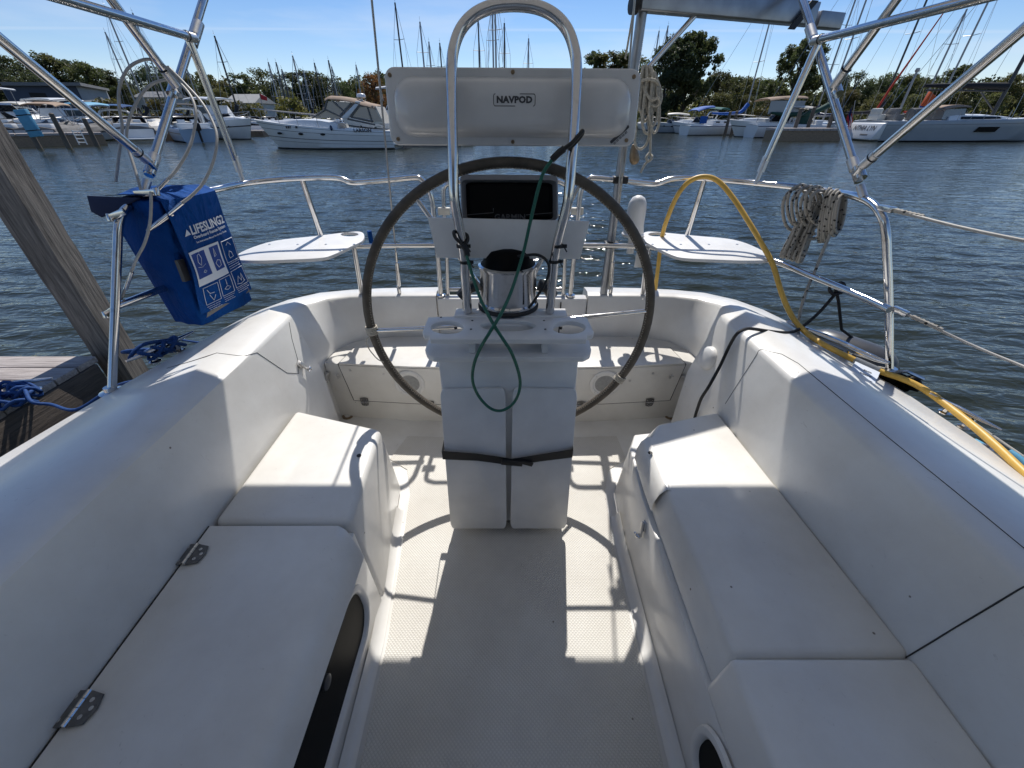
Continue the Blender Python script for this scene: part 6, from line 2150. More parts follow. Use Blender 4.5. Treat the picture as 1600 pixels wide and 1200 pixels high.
for t0, t1, h1, nm in ((0.30, 0.52, 0.86, 'door_opening'), (0.62, 0.70, 0.5, 'door_opening')):
    mb = MB(); A, B = a.lerp(b, t0), a.lerp(b, t1)
    rect_part(mb, A, B, 0.35, 0.4 + (zt_a - 0.4) * h1, 0.02, n1); mb.build(nm, M['black_canvas'], WHS, smooth=0)
def house(px0, px1, ytop, yeave, dd, lbl, roofm, wallm, depth=7, ridge=0.35):
    p0, p1 = at(px0, yeave, d=dd), at(px1, yeave, d=dd)
    zr = at((px0 + px1) / 2, ytop, d=dd + depth / 2).z
    ze = p0.z
    h = thing('house', (p0.x, dd, 0.4), lbl, 'house')
    mb = MB()
    mb.prism([(p0.x + 0.3, dd), (p1.x - 0.3, dd), (p1.x - 0.3, dd + depth), (p0.x + 0.3, dd + depth)], 0.3, ze); mb.build('wall', wallm, h, smooth=0)
    mb = MB()
    mb.add([(p0.x, dd - 0.4, ze), (p1.x, dd - 0.4, ze), (p1.x, dd + depth + 0.4, ze), (p0.x, dd + depth + 0.4, ze), (p0.x + 0.2, dd + depth / 2, zr), (p1.x - 0.2, dd + depth / 2, zr)], [(0, 1, 5, 4), (2, 3, 4, 5), (0, 4, 3), (1, 2, 5), (0, 3, 2, 1)])
    mb.build('roof', roofm, h, smooth=0)
    n = max(2, int((p1.x - p0.x) / 2.6))
    for k in range(n):
        xc = p0.x + (p1.x - p0.x) * (k + 0.5) / n
        mb = MB(); mb.box((xc, dd - 0.01, 0.4 + (ze - 0.4) * 0.62), (0.95, 0.06, 0.95)); f = mb.build('window', M['white'], h, smooth=0)
        mb = MB(); mb.box((xc, dd - 0.04, 0.4 + (ze - 0.4) * 0.62), (0.78, 0.02, 0.78)); mb.build('pane', M['glass'], f, smooth=0)
    return h
house(349, 400, 147, 161, 84, 'grey roofed house among bushes behind the left marina', M['roof_pale'], M['siding'])
house(205, 262, 143, 152, 100, 'long low roofed building under the trees behind the wire loops', M['roof_grey'], M['siding'])
house(1176, 1202, 155, 164, 104, 'small pale house under the trees above the yellow bush', M['roof_pale'], M['siding'])
house(512, 545, 158, 166, 90, 'low shed in the boatyard behind the cruiser windscreen', M['roof_pale'], M['siding'])

# ------------------------------------------------------------------ boats
def hull_secs(L, B, h0, h1, n=14, full=0.45, rake=0.35, flare=0.9, stern=0.92, dip=0.0):
    """sections from stern (x=-L/2) to stem; each keel -> chine -> gunwale on one side then mirrored"""
    secs = []
    for i in range(n + 1):
        t = i / n
        k = max(0.0, (t - full) / (1 - full))
        hb = B / 2 * (stern + (1 - stern) * min(1, t / full)) * (1 - k ** 2.3)
        hb = max(hb, 0.015)
        sh = h0 + (h1 - h0) * t ** 1.6 - dip * math.sin(math.pi * t)
        x = -L / 2 + L * t
        row = []
        for f, zz in ((0.0, -0.35 + 0.33 * k ** 3), (0.62, -0.20 + 0.22 * k ** 3), (flare - 0.10 * k, 0.10 + 0.12 * k), (0.97 - 0.03 * k, sh * 0.62), (1.0, sh * 0.88), (0.97, sh)):
            xs_ = x - rake * L * 0.30 * (k ** 1.5) * (1 - max(0, zz) / sh)
            row.append((xs_, -hb * f, zz))
        secs.append(row)
    return secs

def hull_parts(root, L, B, h0, h1, mat, deck=None, bottom=None, **kw):
    secs = hull_secs(L, B, h0, h1, **kw)
    mb = MB()
    full = [[p for p in s] + [(p[0], -p[1], p[2]) for p in reversed(s[1:])] for s in secs]
    mb.loft(full, cap0=True)
    mb.loft([[s[-1] for s in full], [s[-1] for s in full]])
    h = mb.build('hull', mat, root, smooth=35)
    mb = MB()
    mb.loft([[(s[-1][0], s[-1][1] * 0.985, s[-1][2] - 0.02), (s[-1][0], s[-1][1] * 0.6, s[-1][2] + 0.02), (s[-1][0], 0, s[-1][2] + 0.035), (s[-1][0], -s[-1][1] * 0.6, s[-1][2] + 0.02), (s[-1][0], -s[-1][1] * 0.985, s[-1][2] - 0.02)] for s in secs])
    mb.build('deck', deck or mat, root, smooth=40)
    if bottom:
        mb = MB()
        band = []
        for s in secs:
            band.append([(s[1][0], s[1][1] * 1.02, -0.25), (s[2][0], s[2][1] * 1.012, 0.06)])
        mb.loft(band); mb.loft([[(x, -y, z) for x, y, z in r] for r in band])
        mb.build('boot_stripe', bottom, root, smooth=40)
    return secs

def side_strip(secs, f0, f1, off, name, mat, root, i0=0, i1=None, both=True):
    """stripe along the topsides between two height fractions"""
    mb = MB()
    rows = []
    for s in secs[i0:i1]:
        a, b, c, d = Vector(s[2]), Vector(s[3]), Vector(s[4]), Vector(s[5])
        def pt(f):
            q = a.lerp(b, f / 0.6) if f < 0.6 else (b.lerp(c, (f - 0.6) / 0.28) if f < 0.88 else c.lerp(d, (f - 0.88) / 0.12))
            return (q.x, q.y - off, q.z)
        rows.append([pt(f0), pt(f1)])
    mb.loft(rows)
    if both:
        mb.loft([[(x, -y, z) for x, y, z in r] for r in rows])
    return mb.build(name, mat, root, smooth=60)

def canopy(root, x0, x1, w0, w1, z0, z1, mat, name='canopy', crown=0.12, th=0.04, nx=7, drop=0.0):
    mb = MB()
    rows = []
    for i in range(nx + 1):
        t = i / nx
        x = x0 + (x1 - x0) * t
        w = w0 + (w1 - w0) * t
        z = z0 + (z1 - z0) * t + 0.10 * math.sin(math.pi * t) - (drop if i in (0, nx) else 0)
        rows.append([(x, -w / 2, z - 0.06), (x, -w / 2 * 0.9, z + crown * 0.45), (x, -w / 4, z + crown), (x, w / 4, z + crown), (x, w / 2 * 0.9, z + crown * 0.45), (x, w / 2, z - 0.06)])
    mb.loft(rows)
    mb.loft([[(p[0], p[1], p[2] - th) for p in r] for r in rows])
    mb.loft([rows[0], [(p[0], p[1], p[2] - th) for p in rows[0]]]); mb.loft([rows[-1], [(p[0], p[1], p[2] - th) for p in rows[-1]]])
    return mb.build(name, mat, root, smooth=60)

def bowrail(root, secs, i0, h, mat=None):
    mb = MB()
    pts = [Vector(s[-1]) + V(0, 0.06, h) for s in secs[i0:]]
    ptsm = [V(p.x, -p.y, p.z) for p in pts]
    mb.tube(pts + list(reversed(ptsm[:-1])), 0.022, 5)
    for s in secs[i0::2]:
        b = Vector(s[-1])
        for sg in (1, -1):
            mb.tube([(b.x, sg * (b.y + 0.06), b.z), (b.x, sg * (b.y + 0.06), b.z + h)], 0.016, 4)
    return mb.build('bow_rail', mat or M['spar'], root, smooth=60)

def windshield(root, xf, xb, wf, wb, z0, h, rake, name='windscreen', mat=None):
    mb = MB()
    lo = [(xb, -wb / 2, z0), (xf - 0.3, -wf / 2, z0), (xf, -wf / 4, z0), (xf, wf / 4, z0), (xf - 0.3, wf / 2, z0), (xb, wb / 2, z0)]
    hi = [(x - (rake if k not in (0, 5) else rake * 0.35), y * 0.9, z + h * (1 if k not in (0, 5) else 0.95)) for k, (x, y, z) in enumerate(lo)]
    mb.loft([lo, hi]); 
    mb.loft([[(x * 1.0, y * 0.985, z) for x, y, z in lo], [(x, y * 0.985, z) for x, y, z in hi]])
    w = mb.build(name, mat or M['glass'], root, smooth=0)
    mb = MB(); mb.tube(hi, 0.03, 5)
    for a, b in zip(lo, hi): mb.tube([a, b], 0.022, 4)
    mb.build('windscreen_frame', M['spar'], w)
    return w

def motorboat(loc, rz, L, B, label, hull='white', canv=None, canv_mat='tan', cabin=True, arch=True, cover=None, hard=None, name='motorboat', outboard=False, h0=0.95, h1=1.35):
    r = thing(name, loc, label, 'motorboat', rz, local=True)
    secs = hull_parts(r, L, B, h0, h1, M[hull], M['white'], M['boot'])
    side_strip(secs, 0.60, 0.66, 0.01, 'stripe', M['stripe'], r)
    zd = h0 + 0.05
    if cabin:
        mb = MB()
        st = []
        for t, w, hh in ((-0.05, 0.72, 0.30), (0.05, 0.72, 0.40), (0.20, 0.62, 0.36), (0.33, 0.40, 0.22), (0.40, 0.15, 0.05)):
            x = L * t; zb = h0 + (h1 - h0) * (t + 0.5) ** 1.6
            st.append([(x, -B / 2 * w, zb - 0.02), (x, -B / 2 * w * 0.8, zb + hh * 0.8), (x, 0, zb + hh), (x, B / 2 * w * 0.8, zb + hh * 0.8), (x, B / 2 * w, zb - 0.02)])
        mb.loft(st, cap0=True, cap1=True); mb.build('cabin', M['white'], r, smooth=50)
        zc = h0 + (h1 - h0) * 0.3 + 0.28
    else:
        zc = h0 + 0.12
    windshield(r, L * 0.12, -L * 0.10, B * 0.66, B * 0.82, zc - 0.12, 0.55, 0.45)
    for sy in (0.16, -0.18):
        mb = MB(); mb.box((-L * 0.18, B * sy, zd + 0.22), (0.6, 0.5, 0.75)); mb.build('helm_seat', M['white'], r, bevel=0.06)
    mb = MB(); mb.box((-L * 0.40, 0, zd + 0.14), (0.6, B * 0.8, 0.4)); mb.build('stern_bench', M['white'], r, bevel=0.06)
    if arch:
        mb = MB()
        xa = -L * 0.16
        pts = [(xa + 0.5, -B * 0.47, zd - 0.05), (xa, -B * 0.45, zd + 0.8), (xa - 0.15, -B * 0.36, zd + 1.25), (xa - 0.2, 0, zd + 1.38), (xa - 0.15, B * 0.36, zd + 1.25), (xa, B * 0.45, zd + 0.8), (xa + 0.5, B * 0.47, zd - 0.05)]
        mb.tube(spline(pts, 4), 0.09, 8); mb.build('radar_arch', M['white'], r, smooth=60)
    if canv:
        x0, x1, zc_ = canv
        canopy(r, L * x0, L * x1, B * 0.86, B * 0.78, zd + zc_, zd + zc_ + 0.08, M[canv_mat])
        mb = MB()
        for xx in (x0 + 0.02, (x0 + x1) / 2, x1 - 0.02):
            for sg in (-1, 1):
                mb = MB(); mb.tube([(L * (x0 + x1) / 2, sg * B * 0.44, zd), (L * xx, sg * B * 0.41, zd + zc_)], 0.02, 5); mb.build('canopy_frame', M['spar'], r)
    if cover:
        mb = MB()
        rows = []
        for t in (-0.49, -0.35, -0.15, 0.05, 0.25, 0.42):
            k = max(0, (t + 0.05) / 0.55)
            w = B * 0.5 * (1 - k ** 2.2) * 1.03
            zb = h0 + (h1 - h0) * (t + 0.5) ** 1.6
            pk = zb + (0.55 if -0.3 < t < 0.1 else 0.25)
            rows.append([(L * t, -w, zb - 0.25), (L * t, -w * 0.95, zb + 0.05), (L * t, -w * 0.4, pk - 0.06), (L * t, 0, pk), (L * t, w * 0.4, pk - 0.06), (L * t, w * 0.95, zb + 0.05), (L * t, w, zb - 0.25)])
        mb.loft(rows, cap0=True, cap1=True); mb.build('boat_cover', M[cover], r, smooth=50)
    if hard:
        mb = MB()
        mb.hexa([(L * -0.22, -B * 0.38, zd + 0.3), (L * 0.10, -B * 0.36, zd + 0.3), (L * 0.10, B * 0.36, zd + 0.3), (L * -0.22, B * 0.38, zd + 0.3)], [(L * -0.20, -B * 0.34, zd + 1.5), (L * 0.02, -B * 0.32, zd + 1.5), (L * 0.02, B * 0.32, zd + 1.5), (L * -0.20, B * 0.34, zd + 1.5)])
        mb.build('cabin_house', M['white'], r, bevel=0.06)
        for sg in (-1, 1):
            mb = MB()
            mb.hexa([(L * -0.18, sg * B * 0.366, zd + 0.85), (L * 0.05, sg * B * 0.352, zd + 0.85), (L * 0.02, sg * B * 0.332, zd + 1.35), (L * -0.18, sg * B * 0.352, zd + 1.35)], [(L * -0.18, sg * B * 0.376, zd + 0.85), (L * 0.05, sg * B * 0.362, zd + 0.85), (L * 0.02, sg * B * 0.342, zd + 1.35), (L * -0.18, sg * B * 0.362, zd + 1.35)])
            mb.build('house_window', M['glass'], r, smooth=0)
        canopy(r, L * -0.30, L * 0.10, B * 0.86, B * 0.80, zd + hard, zd + hard, M['white'], 'hardtop', 0.06, 0.08)
        mb = MB()
        for xx in (-0.27, 0.06):
            for sg in (-1, 1):
                mb.tube([(L * xx, sg * B * 0.36, zd + 1.4), (L * xx, sg * B * 0.38, zd + hard)], 0.03, 5)
        mb.build('hardtop_post', M['spar'], r)
    if outboard:
        mb = MB(); mb.box((-L / 2 - 0.35, 0, h0 + 0.15), (0.5, 0.42, 0.55)); mb.box((-L / 2 - 0.35, 0, h0 - 0.5), (0.22, 0.16, 0.9)); mb.build('outboard', M['black_canvas'], r, bevel=0.08)
    else:
        mb = MB(); mb.box((-L / 2 - 0.35, 0, 0.28), (0.8, B * 0.84, 0.09)); mb.build('swim_platform', M['white'], r, bevel=0.03)
    mb = MB()
    for sx in (-0.02, 0.1, 0.22):
        s = min(secs, key=lambda q: abs(q[0][0] - L * sx))
        for sg in (-1, 1):
            q = Vector(s[3]).lerp(Vector(s[4]), 0.2)
            mb.ball((q.x, sg * (q.y - 0.005), q.z), 0.16, 5, (1, 0.12, 0.5))
    mb.build('porthole', M['glass'], r)
    bowrail(r, secs, 8, 0.5)
    return r, secs

# main cruiser across the water
cx = (at(398, 233, z=WZ).x + at(618, 233, z=WZ).x) / 2
Lc = at(618, 233, z=WZ).x - at(398, 233, z=WZ).x
CR = thing('motor_cruiser', (cx, 31.6, WZ), 'white motor cruiser with tan canvas top moored broadside left of the pod', 'motorboat', math.pi, local=True)
Bc = 2.9
secs = hull_parts(CR, Lc, Bc, 1.02, 1.62, M['white'], M['white'], M['boot'], rake=0.42, full=0.42)
side_strip(secs, 0.905, 0.92, 0.012, 'stripe', M['stripe'], CR)
side_strip(secs, 0.71, 0.725, 0.012, 'stripe', M['stripe'], CR)
side_strip(secs, 0.37, 0.40, 0.012, 'stripe', M['stripe'], CR)
side_strip(secs, 0.20, 0.212, 0.012, 'stripe', M['stripe'], CR)
mb = MB()
st = []
for t, w, hh in ((-0.12, 0.80, 0.30), (0.0, 0.80, 0.42), (0.12, 0.72, 0.36), (0.26, 0.52, 0.22), (0.36, 0.28, 0.08), (0.41, 0.1, 0.0)):
    x = Lc * t; zb = 1.02 + 0.6 * (t + 0.5) ** 1.6
    st.append([(x, -Bc / 2 * w, zb - 0.02), (x, -Bc / 2 * w * 0.8, zb + hh * 0.85), (x, 0, zb + hh), (x, Bc / 2 * w * 0.8, zb + hh * 0.85), (x, Bc / 2 * w, zb - 0.02)])
mb.loft(st, cap0=True, cap1=True); mb.build('cabin_top', M['white'], CR, smooth=50)
for px in (430, 467, 503):
    q = at(px, 206, d=30.15)
    xl = cx - q.x
    s = min(secs, key=lambda s_: abs(s_[4][0] - xl))
    for sg in (1, -1):
        yl = s[4][1] * 0.985
        mb = MB(); mb.ball((xl, sg * (yl - 0.0), 0.84 + 0.06 * (xl / 4)), 0.17, 6, (1, 0.35, 0.42)); mb.build('porthole', M['glass'], CR)
zs = 1.45
# windscreen and canvas enclosure
def cpt(px, py, y):
    q = at(px, py, d=31.6 - y)
    return q
def cq(px, py, yl):
    """pixel -> local point on the plane local y = yl (camera side is +y after the half turn)"""
    q = at(px, py, d=31.6 - yl)
    return V(cx - q.x, yl, q.z - WZ)
ws = [(490, 184), (508, 170), (531, 184), (523, 185)]
def quad_sheet(pix, yl, name, mat, root, th=0.03, mirror=True):
    mb = MB()
    P = [cq(a, b, yl if len(c_) == 0 else c_[0]) for a, b, *c_ in pix]
    mb.hexa(P, [p + V(0, -th, 0) for p in P])
    if mirror:
        m2 = MB()
        P2 = [V(p.x, -p.y, p.z) for p in P]
        m2.hexa(P2, [p + V(0, th, 0) for p in P2]); m2.build(name, mat, root, smooth=0)
    return mb.build(name, mat, root, smooth=0)
quad_sheet([(488, 184), (507, 172), (531, 182), (527, 185.5)], 1.02, 'windscreen', M['clear'], CR)
quad_sheet([(513, 158), (548, 160), (533, 180), (508, 171)], 1.04, 'clear_curtain', M['clear'], CR)
quad_sheet([(561, 167), (574, 166), (580, 187), (548, 183)], 1.05, 'clear_curtain', M['clear'], CR)
quad_sheet([(574, 166), (583, 165), (597, 190), (581, 190)], 1.05, 'clear_curtain', M['clear'], CR)
mb = MB()
for pix in ([(488, 184), (507, 172), (511, 157.5)], [(511, 157.5), (508, 171), (532, 182), (549, 161)], [(532, 180), (549, 161)], [(548, 183), (561, 166), (574, 166), (581, 189)], [(543, 186), (586, 195)], [(574, 166), (581, 189)], [(520, 158), (536, 173)], [(548, 183), (583, 190)]):
    for sg in (1, -1):
        P = [cq(a, b, 1.06) for a, b in pix]
        mb = MB(); mb.tube([V(p.x, sg * p.y, p.z) for p in P], 0.055, 5); mb.build('canvas_edge', M['grey_canvas'], CR, smooth=50)
mb = MB()   # white arch
for sg in (1, -1):
    P = [cq(532, 185, 1.2), cq(543, 185, 1.2), cq(562, 161, 1.1), cq(555, 161, 1.1)]
    P = [V(p.x, sg * p.y, p.z) for p in P]
    mb.hexa(P, [p + V(0, -0.12 * sg, 0) for p in P])
a_, b_ = cq(555, 161, 1.1), cq(562, 161, 1.1)
mb.hexa([a_, b_, V(b_.x, -1.1, b_.z), V(a_.x, -1.1, a_.z)], [p + V(0, 0, 0.1) for p in (a_, b_, V(b_.x, -1.1, b_.z), V(a_.x, -1.1, a_.z))])
mb.build('radar_arch', M['white'], CR, bevel=0.03)
mb = MB()   # tan top
rows = []
for px, py in ((507, 154), (512, 151), (530, 152), (552, 156), (566, 161), (584, 165), (587, 167)):
    p = cq(px, py, 1.05)
    rows.append([V(p.x, 1.12, p.z - 0.12), V(p.x, 1.0, p.z), V(p.x, 0.5, p.z + 0.07), V(p.x, -0.5, p.z + 0.07), V(p.x, -1.0, p.z), V(p.x, -1.12, p.z - 0.12)])
mb.loft(rows); mb.loft([[p - V(0, 0, 0.03) for p in r] for r in rows]); mb.build('canvas_top', M['tan'], CR, smooth=50)
mb = MB()
P = [cq(578, 167, 1.04), cq(587, 166, 1.04), cq(600, 193, 1.04), cq(584, 194, 1.04)]
mb.loft([[P[0], P[3]], [P[1], P[2]], [V(P[1].x, -1.04, P[1].z), V(P[2].x, -1.04, P[2].z)], [V(P[0].x, -1.04, P[0].z), V(P[3].x, -1.04, P[3].z)]])
mb.build('aft_curtain', M['cream'], CR, smooth=30)
mb = MB(); p = cq(566, 161, 0.2); mb.tube([p, p + V(0, 0, 0.25)], 0.08, 8); mb.build('radar_mast', M['white'], CR)
mb = MB(); mb.lathe([(0.2, 0), (0.27, 0.05), (0.27, 0.17), (0.2, 0.24), (0.001, 0.26)], p + V(0, 0, 0.25), 18); mb.build('radar_dome', M['white'], CR, smooth=50)
mb = MB(); mb.box((-Lc / 2 - 0.3, 0, 0.30), (0.9, Bc * 0.86, 0.12)); mb.build('swim_platform', M['white'], CR, bevel=0.04)
mb = MB()
for k in range(4):
    mb.box((-Lc / 2 + 0.5 + 0.12 * k, 0.9, 0.65 + 0.2 * k), (0.35, 0.6, 0.06))
mb.build('boarding_step', M['cream'], CR)
bowrail(CR, secs, 7, 0.62)
def cside(a, b, h):   # lettering plane on the topsides facing the camera (local +y)
    return V(-a, 1.475 + h, b)
q = cq(566, 204, 1.48)
lettering('lettering', 'LARSON', 0.26, lambda a, b, h: V(q.x - a, 1.452 + h, q.z + b), M['ink'], CR, bold=0.01, sx=1.15)
mb = MB()
q = cq(457, 198, 0.9)
for k, w in enumerate((0.16, 0.05, 0.10, 0.10, 0.10, 0.10, 0.05, 0.12)):
    if w > 0.05:
        p = V(q.x - (k - 4) * 0.14, 0.0, 1.25)
        s = min(secs, key=lambda s_: abs(s_[4][0] - p.x))
        mb.box((p.x, -s[4][1] + 0.012, 1.22), (w, 0.01, 0.13))
mb.build('registration_marks', M['ink'], CR)
mb = MB(); mb.ball((cq(516, 191, 1.4).x, 1.46, 1.18), 0.14, 6, (0.6, 0.6, 1.1)); mb.build('fender', M['navy'], CR)

# sailing boats -----------------------------------------------------
def spars(r, mast_h, mx, boom_l=0, boom_z=1.6, cover=None, deckz=1.0, mat='spar', spread=(0.45, 0.72), stays=(4, 4), rad=0.075, jib=None, B=2.8):
    mb = MB(); mb.tube([(mx, 0, deckz - 0.3), (mx, 0, deckz + mast_h)], [rad, rad * 0.8], 8)
    mst = mb.build('mast', M[mat], r, smooth=60)
    mb = MB()
    for s in spread:
        z = deckz + mast_h * s
        w = 0.9 * (1.1 - 0.4 * s)
        mb.tube([(mx - 0.05, -w, z + 0.05), (mx, 0, z), (mx - 0.05, w, z + 0.05)], 0.028, 5)
    mb.tube([(mx, 0, deckz + mast_h), (mx, 0, deckz + mast_h + 0.5)], 0.012, 4); mb.tube([(mx - 0.2, 0, deckz + mast_h + 0.2), (mx + 0.15, 0, deckz + mast_h + 0.25)], 0.012, 4)
    mb.build('spreader', M[mat], mst)
    mb = MB()
    top = V(mx, 0, deckz + mast_h)
    w = 0.012 + rad * 0.06
    mb.tube([top, (mx + stays[0], 0, deckz + 0.1)], w, 4); mb.tube([top, (mx - stays[1], 0, deckz + 0.1)], w, 4)
    for sg in (-1, 1):
        s0 = (mx - 0.05, sg * 0.9 * (1.1 - 0.4 * spread[-1]), deckz + mast_h * spread[-1])
        mb.tube([top, s0, (mx - 0.1, sg * B * 0.42, deckz)], w, 4)
    mb.build('rigging', M['wire'], mst)
    if jib:
        mb = MB(); a, b = V(mx + stays[0], 0, deckz + 0.4), top.lerp(V(mx + stays[0], 0, deckz), 0.10)
        mb.tube([a, a.lerp(b, 0.1), a.lerp(b, 0.5), b], [0.06, 0.12, 0.085, 0.04], 7); mb.build('furled_jib', M[jib], r, smooth=60)
    if boom_l:
        mb = MB(); mb.tube([(mx, 0, deckz + boom_z), (mx - boom_l, 0, deckz + boom_z + 0.05)], 0.06, 7); bo = mb.build('boom', M[mat], r, smooth=60)
        if cover:
            mb = MB()
            n = 9
            pts, rad_ = [], []
            for k in range(n + 1):
                t = k / n
                pts.append((mx + 0.06 - boom_l * t, 0, deckz + boom_z + 0.12 + 0.9 * max(0, 1 - t * 5) ** 1.5 + 0.03 * math.sin(7 * t)))
                rad_.append(0.20 - 0.10 * t + 0.05 * max(0, 1 - t * 5))
            mb.tube(pts, rad_, 8); mb.build('sail_cover', M[cover], bo, smooth=50)
    return mst

def sailboat(loc, rz, L, B, label, mast_h, hull='white', cover=None, boom=3.2, mat='spar', rad=0.075, h=1.0, mx=None, cabin=True, group=None, jib=None, deck_gear=True):
    r = thing('moored_sailboat', loc, label, 'sailboat', rz, group, local=True)
    secs = hull_parts(r, L, B, h * 0.92, h * 1.15, M[hull], M['white'], M['boot'], rake=0.25, full=0.5, flare=0.82, stern=0.72, dip=0.06)
    side_strip(secs, 0.86, 0.92, 0.012, 'stripe', M['navy'], r)
    mx = L * 0.08 if mx is None else mx
    if cabin:
        mb = MB(); st = []
        for t, w, hh in ((-0.16, 0.62, 0.42), (-0.1, 0.62, 0.46), (0.1, 0.55, 0.42), (0.22, 0.42, 0.32), (0.28, 0.25, 0.05)):
            x = L * t
            st.append([(x, -B / 2 * w, h - 0.05), (x, -B / 2 * w * 0.9, h + hh * 0.9), (x, 0, h + hh), (x, B / 2 * w * 0.9, h + hh * 0.9), (x, B / 2 * w, h - 0.05)])
        mb.loft(st, cap0=True, cap1=True); mb.build('cabin', M['white'], r, smooth=45)
        mb = MB()
        for sg in (-1, 1):
            for t in (-0.10, 0.02, 0.14):
                wv = 0.60 if t < 0.1 else 0.50
                mb.box((L * t, sg * B / 2 * wv * 0.975, h + 0.22), (L * 0.06, 0.03, 0.13))
        mb.build('cabin_window', M['glass'], r, bevel=0.01)
    spars(r, mast_h, mx, boom, 0.95, cover, h, mat, rad=rad, stays=(L * 0.48 - mx, L * 0.46 + mx), B=B, jib=jib)
    bowrail(r, secs, 9, 0.55)
    return r, secs

# ---- big grey yacht on the right
YL, YB = 15.5, 4.4
Y0 = at(1378, 222, z=WZ)
YX, YY = 31.3 + YL / 2, 39.6 + YB / 2
YA = thing('sailing_yacht', (YX, YY, WZ), 'large pale grey sailing yacht with black spars and its name on the transom', 'sailboat', 0.0, local=True)
ysecs = hull_parts(YA, YL, YB, 1.48, 1.75, M['grey_hull'], M['white'], M['boot'], rake=0.08, full=0.5, flare=0.90, stern=0.94)
side_strip(ysecs, 0.80, 0.815, 0.012, 'stripe', M['stripe'], YA)
mb = MB()   # raked transom panel
mb.hexa([(-YL / 2 + 0.02, -YB * 0.43, 0.12), (-YL / 2 + 0.02, YB * 0.43, 0.12), (-YL / 2 + 0.02, YB * 0.462, 1.36), (-YL / 2 + 0.02, -YB * 0.462, 1.36)],
        [(-YL / 2 - 0.55, -YB * 0.36, 0.10), (-YL / 2 - 0.55, YB * 0.36, 0.10), (-YL / 2 - 0.16, YB * 0.45, 1.34), (-YL / 2 - 0.16, -YB * 0.45, 1.34)])
mb.build('transom', M['white'], YA, bevel=0.12, seg=3)
def trn(a, b, h):
    z = 0.85 + b
    x = -YL / 2 - 0.16 - (1.34 - z) / 1.24 * 0.39
    return V(x - 0.012 - h, -a, z)
lettering('lettering', 'NTHIA LYN', 0.50, lambda a, b, h: trn(a + 0.05 + 0.15 * b, b + 0.10, h), M['ink'], YA, bold=0.010, sx=1.0, h=0.006)
mb = MB()
for k in range(7):
    mb.add([trn(0.0 + 0.13 * k, -0.42, 0.006), trn(0.10 + 0.13 * k, -0.42, 0.006), trn(0.10 + 0.13 * k, -0.32, 0.006), trn(0.13 * k, -0.32, 0.006)], [(0, 1, 2, 3)])
mb.build('home_port_marks', M['ink'], YA, smooth=0)
for (xa, xb) in ((5.2 - YL / 2 + 2.2, 5.2 - YL / 2 + 4.2), (0.9 - YL / 2 + 0.3, 0.9 - YL / 2 + 1.5)):
    mb = MB()
    y = -YB / 2 * 0.995 - 0.004
    if xa < -5:
        y = -YB / 2 * 0.952
    mb.hexa([(xa, y, 0.72), (xb - 0.25, y, 0.72), (xb, y, 1.08), (xa + 0.25, y, 1.08)], [(xa, y + 0.05, 0.72), (xb - 0.25, y + 0.05, 0.72), (xb, y + 0.05, 1.08), (xa + 0.25, y + 0.05, 1.08)])
    mb.build('hull_window', M['black_gloss'] if xa > -5 else M['stripe'], YA, smooth=0)
mb = MB(); st = []
for x, w, hh in ((-2.2, 0.62, 0.38), (-1.6, 0.62, 0.46), (1.5, 0.55, 0.42), (3.5, 0.42, 0.28), (4.6, 0.25, 0.05)):
    st.append([(x, -YB / 2 * w, 1.5), (x, -YB / 2 * w * 0.92, 1.5 + hh * 0.85), (x, 0, 1.55 + hh), (x, YB / 2 * w * 0.92, 1.5 + hh * 0.85), (x, YB / 2 * w, 1.5)])
mb.loft(st, cap0=True, cap1=True); mb.build('coachroof', M['white'], YA, smooth=45)
mb = MB()
for sg in (-1, 1):
    mb.hexa([(-1.2, sg * YB * 0.312, 1.62), (2.4, sg * YB * 0.268, 1.62), (2.2, sg * YB * 0.258, 1.80), (-1.2, sg * YB * 0.300, 1.80)], [(-1.2, sg * YB * 0.300, 1.62), (2.4, sg * YB * 0.25, 1.62), (2.2, sg * YB * 0.24, 1.80), (-1.2, sg * YB * 0.29, 1.80)])
mb.build('coachroof_window', M['glass'], YA, smooth=0)
canopy(YA, -2.9, -0.6, 2.6, 2.3, 2.35, 2.5, M['tan'], 'sprayhood', 0.1)
canopy(YA, -4.0, -3.0, 2.4, 2.6, 2.18, 2.3, M['tan'], 'sprayhood', 0.08)
mb = MB(); mb.hexa([(-2.7, -1.2, 1.6), (-0.7, -1.1, 1.6), (-0.7, 1.1, 1.6), (-2.7, 1.2, 1.6)], [(-2.7, -1.15, 2.3), (-0.9, -1.05, 2.35), (-0.9, 1.05, 2.35), (-2.7, 1.15, 2.3)]); mb.build('hood_windows', M['clear'], YA, smooth=0)
for yv in (-1.3, 1.3):
    mb = MB(); mb.lathe([(0.44, -0.05), (0.46, 0.0), (0.44, 0.05), (0.001, 0.06)], (-5.6, yv, 1.95), 20, axis=(1, 0, 0.15)); mb.build('covered_wheel', M['grey_canvas'], YA, smooth=50)
for x, yv in ((-6.9, 0.6), (-6.2, -0.5), (-4.8, -1.0)):
    mb = MB(); mb.box((x, yv, 1.72), (0.7, 1.3, 0.5)); mb.box((x - 0.2, yv, 2.1), (0.2, 1.3, 0.6)); mb.build('cockpit_cushion', M['cream'] if yv > 0 else M['grey_canvas'], YA, bevel=0.1)
spars(YA, 19.0, 2.6, 6.8, 2.0, None, 1.6, 'alu_dark', stays=(4.6, 9.6), rad=0.14, B=YB)
mb = MB(); mb.tube([(2.5, 0, 3.9), (0, 0, 3.95), (-4.4, 0, 3.95)], [0.26, 0.22, 0.12], 8); mb.build('furled_mainsail', M['black_canvas'], YA, smooth=50)
